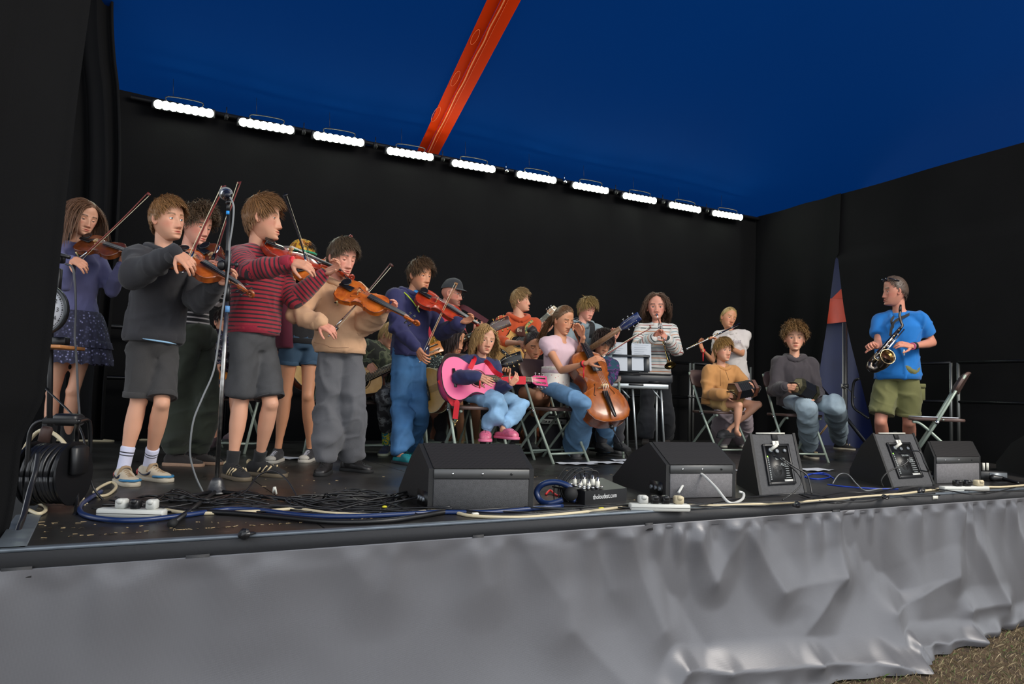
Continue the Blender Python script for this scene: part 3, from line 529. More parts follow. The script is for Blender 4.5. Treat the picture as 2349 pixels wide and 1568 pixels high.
def violin(label, tail, head, nv, m_top, m_side, group='violins and violas held by the players', cello=False, rest=True, name='violin', tapes=0, endpin=None, frac=1.0):
    tail = np.asarray(tail, float); head = np.asarray(head, float); L = np.linalg.norm(head-tail); u, n, v = fr3(tail, head, nv); bl = L*(.60 if not cello else .61)
    T = thing(name, label, 'cello' if cello else 'violin', tail, group); rd = bl*(.085 if not cello else .155); O2 = outline(VO)
    P2 = np.array([p for i, p in enumerate(O2)])
    B = prism(np.c_[P2[:, 0], P2[:, 1]*.975]*bl, tail-n*rd, u, v, n, rd); Bk = dome(P2, tail-n*rd, u*bl, -v*bl, -n, .03*bl, .0, .006*bl); mk('body', joinm([B, Bk]), m_side, T, sharp=40)
    mk('soundboard', dome(P2, tail+n*.0, u*bl, v*bl, n, .042*bl, .004*bl, .01*bl), m_top, T, sharp=50)
    ring = spl([tail+u*p[0]*bl+v*p[1]*bl*1.0+n*.001*bl for p in P2], 1, True); mk('purfling', tube(np.vstack([ring, ring[:1]]), .0045*bl, 5), mat('purfling', S(92, 38, 12) if not cello else S(60, 22, 8), .4, coat=.5), T)
    hgt = lambda x, y: .040*bl*max(0, 1-abs(y)/.25)
    for s_ in (-1, 1):
        f = [(.50, .05), (.492, .065), (.475, .062), (.44, .078), (.40, .098), (.365, .116), (.348, .12), (.34, .105)]; W_ = [.008, .006, .004, .0065, .007, .006, .005, .008]
        mk('f_hole', tube(spl([tail+u*a*bl+v*s_*(b+.02)*bl+n*.040*bl for a, b in f], 4), np.interp(np.linspace(0, 7, 29), range(8), W_)*bl, 5, True, .35), mat('f_hole', S(18, 8, 5), .9), T)
    bx = .43; bh = .095*bl; e = tail+u*bx*bl+n*.04*bl
    Pb = [(-.058, 0), (-.055, .02), (-.03, .03), (-.04, .055), (-.055, .07), (-.045, .085), (0, .095), (.045, .085), (.055, .07), (.04, .055), (.03, .03), (.055, .02), (.058, 0), (.035, 0), (.02, .022), (-.02, .022), (-.035, 0)]
    mk('bridge', prism(np.array(Pb)*bl, e-u*.006*bl, v, n, u, .012*bl), MAPLE, T)
    tp = [(.02, .02), (.05, .033), (.27, .062), (.30, .06), (.30, -.06), (.27, -.062), (.05, -.033), (.02, -.02)]; mk('tailpiece', prism(np.array(tp)*bl*np.array([1.25, .55] if cello else [1, .95]), tail+n*.055*bl, u, v, n, .022*bl, .004*bl), EBO, T)
    # neck, fingerboard, scroll
    n0 = tail+u*bl; ne = tail+u*(bl+L*.222)-n*0; fb0 = tail+u*.64*bl+n*.088*bl; fb1 = tail+u*(bl+L*.228)+n*.025*bl; ft = nrm(fb1-fb0); fn = nrm(n-ft*(n@ft)); fl_ = np.linalg.norm(fb1-fb0)
    mk('fingerboard', prism(np.array([(0, .058*bl), (fl_, .036*bl), (fl_, -.036*bl), (0, -.058*bl)]), fb0, ft, v, fn, .018*bl, .003*bl), EBO, T)
    hl = [(-.02*bl, .04), (0, .052), (.02*bl, .04), (L*.1, .034), (L*.2, .036), (L*.235, .04)]
    nk = tube([n0+u*a-n*(.012*bl if i > 1 else .03*bl)+n*.02*bl for i, (a, r) in enumerate(hl)], [r*bl for _, r in hl], 12, True, .8); pb0 = fb1-n*.02*bl; pe = head-u*.045*L-n*.03*L
    box_ = prism(np.array([(0, .034*bl), (.5*(np.linalg.norm(pe-pb0)), .028*bl), (np.linalg.norm(pe-pb0), .02*bl), (np.linalg.norm(pe-pb0), -.02*bl), (.5*(np.linalg.norm(pe-pb0)), -.028*bl), (0, -.034*bl)]), pb0-n*.035*bl, nrm(pe-pb0), v, n, .055*bl, .006*bl)
    mk('neck', joinm([nk, box_]), m_side, T, sharp=45)
    sc = []; c = head-u*.028*L-n*.018*L
    for i in range(26): a = i/25*2.6*pi; r = (.036-.025*i/25)*L*.95; sc.append(c+(-u*math.cos(a)*-1+0)*r*math.cos(0)*1.0*0+r*(math.cos(a)*(-n)+math.sin(a)*u))
    mk('scroll', joinm([tube(np.vstack([[pe], sc]), np.r_[.018*L, np.linspace(.015, .008, 26)*L], 8), rod(c-v*.03*L*.8, c+v*.03*L*.8, .009*L, 10)]), m_side, T)
    for i in range(4):
        s_ = (1, -1)[i % 2]; a = pb0+(pe-pb0)*(.2+.2*i); mk('peg', joinm([rod(a-v*s_*.03*bl, a+v*s_*.085*bl, .009*bl, 7), ball(a+v*s_*.115*bl, (.035*bl, .022*bl, .012*bl), 10, 6, np.array([v, u, n]))]), EBO, T)
    St = []
    for i in range(4): y = (-.03+.02*i); St.append(tube([tail+u*.29*bl+v*y*1.2*bl+n*.082*bl, e+v*y*1.1*bl+n*(bh-.002*bl), fb1+v*y*.7*bl+n*.028*bl, pb0+(pe-pb0)*(.25+.2*i)+v*y*.3*bl+n*.01*bl], .0028*bl, 4))
    mk('strings', joinm(St), STEEL, T)
    if not cello:
        V, F = ball(tail+u*.10*bl-v*.12*bl*0+v*.10*bl+n*.085*bl, (.085*bl, .10*bl, .026*bl), 16, 8, np.array([u, v, n])); q = V-(tail+u*.10*bl+v*.10*bl+n*.085*bl); V = V-n*(.03*bl*np.exp(-((q@u)**2+(q@v)**2)/(.07*bl)**2))[:, None]
        mk('chin_rest', joinm([(V, F), rod(tail+u*.03*bl+v*.05*bl-n*rd*1.05, tail+u*.03*bl+v*.05*bl+n*.08*bl, .012*bl, 7)]), EBO, T)
        if rest: 
            pts = spl([tail+u*.12*bl-v*.27*bl-n*(rd+.05*bl), tail+u*.1*bl-v*.1*bl-n*(rd+.14*bl), tail+u*.1*bl+v*.12*bl-n*(rd+.12*bl), tail+u*.14*bl+v*.27*bl-n*(rd+.05*bl)], 5); SR = mk('shoulder_rest', tube(pts, .03*bl, 8, True, .4), BLKR, T)
            for s_ in (-1, 1): a = tail+u*.17*bl+v*s_*.285*bl; mk('rest_foot', tube([a-n*(rd+.07*bl), a-n*(rd+.01*bl), a+v*s_*.012*bl+n*.0*bl-n*rd*.6], [.014*bl, .012*bl, .016*bl], 7), mat('cream_rubber', S(225, 205, 150), .5), SR)
        for i in range(tapes): a = fb0+(fb1-fb0)*(.62+.14*i); mk('finger_tape', ball(a+fn*.02*bl, .012*bl, 8, 5), mat('tape_blue', S(40, 150, 230), .5), T)
    elif endpin is not None:
        a = tail-n*rd*.5-u*.005; mk('endpin', rod(a, endpin, .006, 8), mat('endpin', S(120, 120, 125), .3, metal=1), T); mk('endpin_collar', lathe([(0, .016), (.015, .018), (.03, .012)], a, -u, 14), BLK, T)
    for s_ in (1,):
        if cello:
            P = [tail+u*.36*bl+n*.068*bl+v*(i-1.5)*.022*bl for i in range(4)]
    return dict(T=T, tail=tail, u=u, n=n, v=v, bl=bl, L=L, pt=lambda x, y=0, z=0: tail+u*x*L+v*y*L+n*z*L)
def bow(label, frog, tip, up, m=None, group='bows held by the string players', hairc=None):
    frog = np.asarray(frog, float); tip = np.asarray(tip, float); L = np.linalg.norm(tip-frog); u = nrm(tip-frog); n = dirv(up); n = nrm(n-u*(n@u)); m = m or mat('bow_red', S(110, 38, 28), .35, coat=.5); T = thing('bow', label, 'bow', frog, group)
    t = np.linspace(0, 1, 16); P = frog+u*(t*L)[:, None]+n*(.010-.010*np.sin(t*pi))[:, None]; mk('stick', tube(P, np.linspace(.0052, .0036, 16), 8), m, T)
    mk('bow_hair', box((frog+u*.05*L+tip-u*.01*L)/2-n*.009, (.94*L, .0055, .0014), np.array([u, np.cross(n, u), n])), hairc or mat('bow_hair', S(225, 215, 185), .5), T)
    mk('tip', prism(np.array([(0, .006), (.014, .004), (.012, -.014), (.004, -.017), (-.004, -.004)]), tip-u*.012-np.cross(n, u)*.003, u, n, np.cross(n, u)*-1, .006), m, T)
    mk('frog', box(frog+u*.045-n*.006, (.045, .012, .018), np.array([u, np.cross(n, u), n]), .003), EBO, T); mk('screw', rod(frog-u*.018, frog, .0045, 8), CHR, T); mk('grip', rod(frog+u*.07+n*.007, frog+u*.13+n*.005, .0056, 8), CHR, T); return T
def guitar(label, tail, head, nv, m_top, m_side, m_neck=None, m_head=None, group='acoustic guitars of the seated players', bridge='pin', hs=1.0, depth=.2, bodyfrac=.48, rosette=True, binding=None, pick=None, dots=False, wide=1.0, tuner=None, slot=False, name='acoustic_guitar', m_fb=None):
    tail = np.asarray(tail, float); head = np.asarray(head, float); L = np.linalg.norm(head-tail); u, n, v = fr3(tail, head, nv); bl = L*bodyfrac; T = thing(name, label, 'guitar', tail, group); rd = bl*depth; O2 = outline(GO)*np.array([1, wide])
    sp = spl(np.c_[O2*bl, 0*O2[:, :1]], 2, True)[:, :2]
    mk('body', prism(sp, tail-n*rd, u, v, n, rd*.985, .003), m_side, T, sharp=50); mk('soundboard', prism(sp*.995, tail-n*rd*.015, u, v, n, .004), m_top, T, sharp=50)
    bd = mat('guitar_binding', S(15, 12, 12), .4) if binding is None else binding; ring = np.array([tail+u*p[0]+v*p[1] for p in sp]); 
    for z in (0, -rd): mk('binding', tube(np.vstack([ring, ring[:1]])+n*z, .009*bl, 6), bd, T)
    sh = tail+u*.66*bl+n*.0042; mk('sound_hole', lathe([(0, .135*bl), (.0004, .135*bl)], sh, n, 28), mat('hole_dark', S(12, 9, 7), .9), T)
    if rosette:
        an = np.linspace(0, 2*pi, 33); mk('rosette', tube(sh+.158*bl*(np.cos(an)[:, None]*u+np.sin(an)[:, None]*v), .018*bl, 4, False, .25), mat('rosette', S(120, 95, 50), .5), T)
    if pick: P = np.array([(.52, -.02), (.56, -.15), (.5, -.24), (.42, -.22), (.38, -.12), (.44, -.03)]); mk('pickguard', prism(P*bl*np.array([1, pick]), tail+n*.0045, u, v, n, .0015), BLK, T)
    mk('bridge', prism(np.array([(.2, .17), (.245, .17), (.26, .07), (.26, -.07), (.245, -.17), (.2, -.17), (.19, -.07), (.19, .07)])*bl, tail+n*.004, u, v, n, .02*bl, .003), EBO, T); mk('saddle', box(tail+u*.235*bl+n*(.004+.022*bl), (.008*bl, .17*bl, .01*bl), np.array([u, v, n])), WHT, T)
    hd = L*.175; nl_ = L-bl-hd; fw_ = .056*bl*(1.1 if slot else 1); f0 = tail+u*.79*bl+n*.005; f1 = tail+u*(bl+nl_)+n*.005; fl_ = np.linalg.norm(f1-f0)
    mk('neck', joinm([prism(np.array([(0, fw_*1.05), (nl_+.02*bl, fw_*.85), (nl_+.02*bl, -fw_*.85), (0, -fw_*1.05)]), tail+u*(bl-.01)-n*.045*bl, u, v, n, .048*bl, .012*bl), prism(np.array([(-.02*bl, .06*bl), (.07*bl, .045*bl), (.07*bl, -.045*bl), (-.02*bl, -.06*bl)]), tail+u*bl-n*rd*.95, u, v, n, rd*.9, .01)]), m_neck or m_side, T, sharp=50)
    FB = mk('fingerboard', prism(np.array([(0, fw_*1.12), (fl_, fw_*.88), (fl_, -fw_*.88), (0, -fw_*1.12)]), f0, u, v, n, .012*bl), m_fb or EBO, T)
    fr = []
    for i in range(1, 19):
        x = fl_-(fl_/.72)*(1-2**(-i/12)); 
        if x > .01: fr.append(box(f0+u*x+n*.0125*bl, (.0035*bl, fw_*1.8, .004*bl), np.array([u, v, n])))
    mk('frets', joinm(fr), BRS, FB)
    mk('nut', box(f1+u*.005*bl+n*.006*bl, (.012*bl, fw_*1.75, .02*bl), np.array([u, v, n])), WHT, T)
    ha = nrm(u-n*.2); hn = nrm(n+u*.2); H2 = np.array([(0, fw_*.9), (.12*hd, fw_*1.25), (.2*hd, fw_*1.5), (.97*hd, fw_*1.62), (hd, fw_*1.3), (hd*.98, 0), (hd, -fw_*1.3), (.97*hd, -fw_*1.62), (.2*hd, -fw_*1.5), (.12*hd, -fw_*1.25), (0, -fw_*.9)]); h0 = f1+u*.008*bl-n*.022*bl
    HD = mk('headstock', prism(H2, h0, ha, v, hn, .03*bl, .003), m_head or m_neck or m_side, T, sharp=50)
    if slot:
        for s_ in (-1, 1): mk('slot', box(h0+ha*.55*hd+v*s_*fw_*.7+hn*.031*bl, (.62*hd, fw_*.36, .002), np.array([ha, v, hn])), mat('slot_dark', S(120, 30, 60) if slot == 2 else S(40, 20, 12), .7), HD)
    tm = tuner or CHR
    for s_ in (-1, 1):
        for i in range(3):
            a = h0+ha*(.28+.25*i)*hd+v*s_*fw_*.95; q = [rod(a+hn*.03*bl, a+hn*.05*bl, .008*bl, 8)]; b = h0+ha*(.28+.25*i)*hd+v*s_*fw_*2.15+hn*.012*bl
            q += [rod(a+v*s_*fw_*.5+hn*.01*bl, b, .005*bl, 6), ball(b, (.02*bl, .012*bl, .026*bl) if not slot else (.017*bl, .017*bl, .03*bl), 8, 6, np.array([ha, v, hn]))]; mk('tuning_peg', joinm(q), tm, HD)
    st = []
    for i in range(6): y = (-.4+.16*i)*2; st.append(tube([tail+u*.235*bl+v*y*fw_*1.15+n*(.0045+.028*bl), f1+v*y*fw_*.85+n*.016*bl, h0+ha*(.28+.25*(i % 3))*hd+v*(1 if i > 2 else -1)*fw_*.9+hn*.045*bl], .0022*bl, 4))
    mk('strings', joinm(st), STEEL if not slot else NYL, T)
    return dict(T=T, tail=tail, u=u, n=n, v=v, bl=bl, L=L, rd=rd, pt=lambda x, y=0, z=0: tail+u*x*L+v*y*L+n*z*L)
def strap(name, par, pts, w, m, nv): 
    P = spl(pts, 6); T_ = nrm(np.gradient(P, axis=0)); N_ = nrm(np.array([dirv(nv)]*len(P))-T_*(T_@dirv(nv))[:, None]); B_ = np.cross(T_, N_); K = len(P); V = np.vstack([P+B_*w/2+N_*.0015, P-B_*w/2+N_*.0015, P-B_*w/2-N_*.0015, P+B_*w/2-N_*.0015]); F = []
    for i in range(K-1):
        for j in range(4): F.append((j*K+i, j*K+i+1, ((j+1) % 4)*K+i+1, ((j+1) % 4)*K+i))
    F += [(0, K, 2*K, 3*K), (K-1, 4*K-1, 3*K-1, 2*K-1)]; return mk(name, (V, F), m, par, smooth=False)
# ---------------------------------------------------------------- the place: stage, black drapes, tent roof, ground
YF, YB, XL, XR = 2.77, 7.45, -0.22, 8.0
CLOTH = mat('black_drape', S(17, 17, 18), .95, bump=.3, bscale=300, var=.15, vscale=1.5, spec=.12)
def st(o): o['kind'] = 'structure'; return o
def nd_deck(nt, b, tc, N, Lk):
    nz = N('ShaderNodeTexNoise'); nz.inputs['Scale'].default_value = 2.2; nz.inputs['Detail'].default_value = 7; Lk(tc.outputs['Object'], nz.inputs['Vector'])
    r = ramp(N, [(.3, S(30, 28, 27)), (.62, S(46, 44, 43))], 'LINEAR'); Lk(nz.outputs[0], r.inputs[0])
    n2 = N('ShaderNodeTexNoise'); n2.inputs['Scale'].default_value = 28; n2.inputs['Detail'].default_value = 8; Lk(tc.outputs['Object'], n2.inputs['Vector'])
    r2 = ramp(N, [(.66, (0, 0, 0, 1)), (.78, (.5, .5, .5, 1))], 'LINEAR'); Lk(n2.outputs[0], r2.inputs[0]); mx = N('ShaderNodeMix'); mx.data_type = 'RGBA'; Lk(r2.outputs[0], mx.inputs[0]); Lk(r.outputs[0], mx.inputs[6]); mx.inputs[7].default_value = S(105, 95, 80); Lk(mx.outputs[2], b.inputs['Base Color'])
    r3 = ramp(N, [(.3, (.25, .25, .25, 1)), (.7, (.5, .5, .5, 1))], 'LINEAR'); Lk(nz.outputs[0], r3.inputs[0]); Lk(r3.outputs[0], b.inputs['Roughness'])
DECK = mat('stage_deck', None, .35, bump=.12, bscale=260, nd=nd_deck)
fl_ = st(mk('floor', box((3.9, (YF+.02+YB+1.0)/2, -.07), (8.9, YB+1.0-YF-.02, .1)), mat('deck_under', S(20, 20, 20), .8), loc=(3.9, 5, -.12)))
xs = [XL, .76, 1.75, 2.75, 3.75, 4.75, 5.75, 6.75, 8.3]; ys = [YF+.02, 3.67, 5.5, 7.6]
for i in range(len(xs)-1):
    for j in range(3): mk('deck_panel', box(((xs[i]+xs[i+1])/2, (ys[j]+ys[j+1])/2, -.01), (xs[i+1]-xs[i]-.005, ys[j+1]-ys[j]-.005, .02), None, .0015), DECK, fl_, smooth=False)
ALU = mat('aluminium_trim', S(112, 120, 128), .45, metal=.6, var=.12, vscale=20); DTAPE = mat('black_gaffer_edge', S(48, 48, 50), .7, bump=.2, bscale=80)
tr = st(mk('trim_1', box((4.1, YF, .0), (8.9, .035, .012), None, .002), ALU)); mk('edge_face', box((4.1, YF-.019, -.033), (8.9, .006, .054)), DTAPE, tr)
st(mk('trim_2', box((XL-.01, 3.1, .0), (.085, .66, .012), None, .002), ALU))
# skirt: one satin sheet pinned along the stage edge, sagging in folds and spilling on the grass
CR = [((490, 230), (640, 700), .030, .10), ((640, 380), (890, 860), -.02, .12), ((1040, 220), (1200, 520), .03, .09), ((1200, 520), (1475, 450), .014, .08), ((1480, 450), (1290, 700), .032, .09), ((1470, 180), (1480, 450), .02, .07), ((1560, 240), (1770, 525), -.02, .09), ((1770, 525), (2025, 450), -.014, .08),
      ((2025, 450), (1690, 610), .032, .10), ((2060, 120), (2025, 450), .02, .07), ((1690, 610), (1700, 840), .02, .08), ((1290, 700), (1300, 830), -.02, .07), ((890, 865), (1290, 825), .045, .06), ((1290, 825), (1590, 815), .04, .06), ((1590, 815), (1690, 848), .04, .06), ((1770, 745), (2060, 735), .04, .06), ((2060, 735), (2400, 640), .04, .06),
      ((640, 957), (700, 862), .035, .05), ((700, 862), (890, 868), .03, .05), ((820, 290), (900, 480), .024, .07), ((900, 480), (1040, 240), .018, .07), ((2070, 605), (2260, 580), .025, .07), ((2260, 580), (2100, 200), .02, .07), ((2070, 605), (2060, 735), .018, .06), ((1690, 848), (1735, 730), .03, .03), ((1735, 730), (1765, 860), .03, .03),
      ((300, 160), (420, 520), .012, .09), ((160, 250), (220, 700), .01, .1), ((0, 300), (180, 560), .012, .12), ((220, 700), (460, 957), .018, .12), ((-250, 260), (-170, 500), .012, .1), ((-560, 200), (-640, 520), .010, .1), ((-900, 260), (-740, 480), .01, .12), ((-1500, 300), (-1330, 520), .008, .15), ((2280, 100), (2400, 420), .02, .08)]
def skirt():
    X0, X1, nx, nz = XL-.03, 8.3, 560, 74; us = np.linspace(X0, X1, nx); vs = np.linspace(0, 1, nz); U, Vv = np.meshgrid(us, vs)
    gx = [-.3, 2.0, 2.7, 3.3, 3.9, 4.3, 4.7, 5.2, 5.6, 8.4]; bot = np.interp(us, gx, [.10, .14, .18, .17, .20, .13, .06, .01, .0, .0])                       # how far the hem lies out in front
    low = -.90; Z = -.058+(low+.058)*Vv; out = bot[None, :]*Vv**3*1.0+.012
    segs = []
    for a, b, A, w in CR:
        q = [onY(1200+p[0]/2.044, 1100+p[1]/2.044, YF-.05) for p in (a, b)]; segs.append((q[0][[0, 2]], q[1][[0, 2]], A, w))
    Pt = np.stack([U, Z], -1)
    for a, b, A, w in segs:
        ab = b-a; t = np.clip(((Pt-a)@ab)/(ab@ab), 0, 1); dd = np.linalg.norm(Pt-a-t[..., None]*ab, axis=-1); out = out+A*1.1*np.clip(1-dd/(w*2.0), 0, 1)**1.5
    pl = ss(1.2, 2.6, U); ph = U*34+2*np.sin(U*5.1)+1.1*np.sin(U*13); out += (.004+.022*pl)*np.sin(ph)*np.exp(-Vv*6)*ss(0, .06, Vv)+.008*np.sin(U*11+1.5*np.sin(U*4)+Vv*1.5)*ss(0, .1, Vv)*np.exp(-Vv*2.5)
    q = np.c_[U.ravel(), Z.ravel(), 0*U.ravel()]; lf_ = .75+.35*ss(1.0, 2.8, U); out += .012*lf_*wob(q, 5, 3.5).reshape(U.shape)*ss(0, .3, Vv)+.0025*lf_*wob(q, 8, 14).reshape(U.shape)*ss(0, .2, Vv)
    cr = ss(.86, .99, Vv); out += cr*(.02*wob(q*[2.2, 1, 1], 11, 7).reshape(U.shape)++.010*np.sin(U*23+2*np.sin(U*6)))
    Y = YF-.02-np.maximum(out, .003); zz = Z+.012*cr*(.6+wob(q, 13, 6).reshape(U.shape)); V = np.stack([U, Y, np.maximum(zz, -.895)], -1).reshape(-1, 3)
    F = [(i*nx+j, i*nx+j+1, (i+1)*nx+j+1, (i+1)*nx+j) for i in range(nz-1) for j in range(nx-1)]; return V, [f[::-1] for f in F]
def nd_skirt(nt, b, tc, N, Lk):
    w = N('ShaderNodeTexWave'); w.inputs['Scale'].default_value = 90; w.bands_direction = 'Z'; Lk(tc.outputs['Object'], w.inputs['Vector']); w2 = N('ShaderNodeTexWave'); w2.inputs['Scale'].default_value = 90; w2.bands_direction = 'X'; Lk(tc.outputs['Object'], w2.inputs['Vector'])
    a = N('ShaderNodeMath'); a.operation = 'ADD'; Lk(w.outputs['Fac'], a.inputs[0]); Lk(w2.outputs['Fac'], a.inputs[1]); bp = N('ShaderNodeBump'); bp.inputs['Strength'].default_value = .12; bp.inputs['Distance'].default_value = .001; Lk(a.outputs[0], bp.inputs['Height']); Lk(bp.outputs[0], b.inputs['Normal'])
SATIN = mat('grey_satin_pvc', S(102, 102, 106), .38, metal=.25, nd=nd_skirt)
sk_ = tag(mk('stage_skirt', skirt(), SATIN, loc=(4, YF-.05, -.90)), 'grey satin skirt hanging in folds along the front of the stage', 'stage skirt')
mk('hem_band', box((4.1, YF-.024, -.068), (8.8, .006, .022)), mat('skirt_band', S(120, 120, 124), .5), sk_)
for x, w in ((flo(40, 1266)[0], .08), (onY(452, 1262, YF)[0], .075), (onY(1090, 1222, YF)[0], .05), (onY(1480, 1198, YF)[0], .045), (onY(1908, 1165, YF)[0], .06)): mk('tape_patch', box((x, YF-.0285, -.066), (w, .004, .034)), DTAPE, tr)
# ground
def nd_soil(nt, b, tc, N, Lk):
    nz = N('ShaderNodeTexNoise'); nz.inputs['Scale'].default_value = 14; nz.inputs['Detail'].default_value = 9; Lk(tc.outputs['Object'], nz.inputs['Vector']); r = ramp(N, [(.35, S(52, 40, 28)), (.55, S(84, 66, 46)), (.7, S(68, 64, 38))], 'LINEAR'); Lk(nz.outputs[0], r.inputs[0]); Lk(r.outputs[0], b.inputs['Base Color'])
gd = st(mk('ground', (np.array([(-12, -12, -.90), (16, -12, -.90), (16, 14, -.90), (-12, 14, -.90)]), [(0, 1, 2, 3)]), mat('soil', None, .95, bump=.8, bscale=60, nd=nd_soil), smooth=False))
gv, gf, gc = [], [], []; g_ = np.random.default_rng(3)
for i in range(16000):
    x = g_.uniform(2.3, 6.2); y = g_.uniform(1.3, 2.72); h = g_.uniform(.008, .03)*(1.6 if g_.random() < .15 else 1); a = g_.uniform(0, 6.28); dx, dy = math.cos(a), math.sin(a); w = .0012; ln = g_.uniform(.3, 1.6)*h; n0 = len(gv); z = -.90
    gv += [(x-dy*w, y+dx*w, z), (x+dy*w, y-dx*w, z), (x+dx*ln*.5-dy*w*.7, y+dy*ln*.5+dx*w*.7, z+h*.65), (x+dx*ln, y+dy*ln, z+h*.9)]; gf += [(n0, n0+1, n0+2), (n0+1, n0+3, n0+2)]; c = [(.26, .20, .11), (.18, .13, .07), (.10, .15, .04), (.34, .27, .16)][g_.choice(4, p=[.4, .3, .16, .14])]; gc += [c]*4
o = mk('grass', (np.array(gv), gf), mat('grass_blades', (1, 1, 1, 1), .8, attr=True), col=np.array(gc)); tag(o, 'short dry trampled grass on the ground in front of the stage skirt', 'grass', kind='stuff')
# back drape, right drapes with a parted gap, left drapes
def drape(name, top, bot, nu=80, nv=40, amp=.02, freq=9, seed=0, out=(0, -1, 0), th=.0, hold=None, mt=None, sag=0.0):
    """top/bot: lists of (x,y,z) along the hem and the heading; pleats push along out"""
    top, bot = spl(top, 12), spl(bot, 12); t = np.linspace(0, 1, nu); ti = np.linspace(0, 1, len(top)); bi = np.linspace(0, 1, len(bot)); A = np.stack([np.interp(t, ti, top[:, k]) for k in range(3)], -1); B = np.stack([np.interp(t, bi, bot[:, k]) for k in range(3)], -1); v = np.linspace(0, 1, nv)[:, None, None]
    P = A[None]*(1-v)+B[None]*v; ln = np.linalg.norm(A[-1]-A[0]); s = t*ln*freq+1.4*np.sin(t*ln*3+seed)+.6*np.sin(t*ln*11+seed*2); dsp = amp*np.sin(s)[None, :, None]*(.35+.65*v)+amp*.5*np.sin(s*.37+seed)[None, :, None]
    w = wob(P.reshape(-1, 3)*[1, 1, .4], seed+2, 3.2).reshape(nv, nu, 1)*amp*.6; P = P+(dsp+w)*np.array(out); V = P.reshape(-1, 3); F = [(i*nu+j, i*nu+j+1, (i+1)*nu+j+1, (i+1)*nu+j) for i in range(nv-1) for j in range(nu-1)]
    return st(mk(name, (V, F), mt or CLOTH))
ZT = 3.17
drape('wall_back', [(-2.6, YB, ZT+.04), (.15, YB, 3.16), (2, YB, 3.10), (4, YB, 3.14), (6, YB, 3.14), (8.1, YB, ZT)], [(-2.6, YB, -.1), (8.1, YB, -.1)], 240, 30, .02, 7, 1)
WD = np.array([math.sin(.0717), math.cos(.0717), 0]); C0 = np.array([8.02, YB+.05, 0])
def onR(x, y): 
    r = ray(x, y); n = np.array([WD[1], -WD[0], 0]); t = (n@(C0-CAM))/(n@r); return CAM+r*t
gl = [onR(1924, 585), onR(1905, 740), onR(1880, 880), onR(1868, 1010)]; gr_ = [onR(1929, 585), onR(1950, 740), onR(1985, 900), onR(2010, 1020)]
def wallside(name, ys_edge, far, top, seed):
    nv, nu = 40, 50; pe = spl(ys_edge, 12); V = []
    for i in range(nv):
        z = ZT*(1-i/(nv-1))-.1*(i/(nv-1)); zz = min(z, pe[0][2]); o_ = np.argsort(pe[:, 2]); e = np.array([np.interp(zz, pe[o_, 2], pe[o_, k]) for k in range(2)]+[z])
        if z > pe[0][2]: e[:2] = C0[:2]+WD[:2]*(( (pe[0]-C0)@WD )+(.10 if far[1] < 4 else -.04))+np.array([.03 if far[1] < 4 else 0, 0])
        f = np.array([far[0], far[1], z]); out = np.array([-WD[1], WD[0], 0])
        for j in range(nu): t = j/(nu-1); p = e+(f-e)*t; s = t*np.linalg.norm(np.array(far[:2])-C0[:2]*0-gl[0][:2]*1)*5+seed; V.append(p+out*(.03*math.sin(t*16+seed+1.2*math.sin(t*5))*(.4+.6*i/nv)+.05*math.exp(-t*14)*math.sin(i*.1)))
    F = [(i*nu+j, i*nu+j+1, (i+1)*nu+j+1, (i+1)*nu+j) for i in range(nv-1) for j in range(nu-1)]; return st(mk(name, (np.array(V), F), CLOTH))
wallside('wall_right', gl, C0+WD*0, None, .5); wallside('wall_right_near', gr_, C0-WD*6.5, None, 2.1)
# beyond the gap: blue tent side wall, orange valance, pole
BLUE = mat('blue_pvc_wall', S(6, 22, 70), .5, bump=.4, bscale=5, var=.25, vscale=2, spec=.25); ORG = mat('orange_pvc', S(222, 66, 12), .45, spec=.3, bump=.3, bscale=9, var=.1, vscale=5)
XW = 9.4
def onX(x, y, X): r = ray(x, y); return CAM+r*(X/r[0])
p0 = onX(1850, 1030, XW); 
drape('wall_tent', [(XW, 4.4, 3.6), (XW, 10.5, 3.6)], [(XW, 4.4, -1), (XW, 10.5, -1)], 90, 30, .05, 3, 5, (-1, 0, 0), mt=BLUE)
zb1, zb0 = onX(1930, 682, XW-.1)[2], onX(1930, 740, XW-.1)[2]
va = drape('trim_3', [(XW-.14, 4.6, zb1), (XW-.14, 10.4, zb1)], [(XW-.14, 4.6, zb0), (XW-.14, 10.4, zb0)], 160, 8, .02, 14, 4, (-1, 0, 0), mt=ORG)
a_, b_ = onX(1912, 690, XW-.2), onX(1955, 650, XW-.2); st(mk('trim_4', (np.array([onX(1908, 684, XW-.16), onX(1962, 684, XW-.16), onX(1958, 640, XW-.16), onX(1940, 652, XW-.16)]), [(0, 1, 2, 3)]), ORG, smooth=False))
pa, pb = onX(1936, 740, XW-.3), onX(1938, 1030, XW-.3); po = thing('tent_pole', 'grey steel pole standing behind the gap in the black drapes under the orange valance', 'pole', (pb[0], pb[1], -.9)); pm = mat('galvanised', S(120, 118, 112), .45, metal=.8); mk('pole', rod((pb[0], pb[1], -.9), (pb[0]-.0, pb[1]+.0, pa[2]), .035, 12), pm, po); mk('clamp', lathe([(0, .05), (.06, .05)], (pb[0], pb[1], onX(1938, 890, XW-.3)[2]), ZUP, 12), pm, po)
mk('tie_strap', tube(spl([(pb[0]-.04, pb[1], onX(1938, 885, XW-.3)[2]), (pb[0]-.06, pb[1]-.12, onX(1938, 895, XW-.3)[2]), (pb[0]-.05, pb[1]-.2, onX(1938, 912, XW-.3)[2])], 5), .012, 6, True, .4), pm, po)
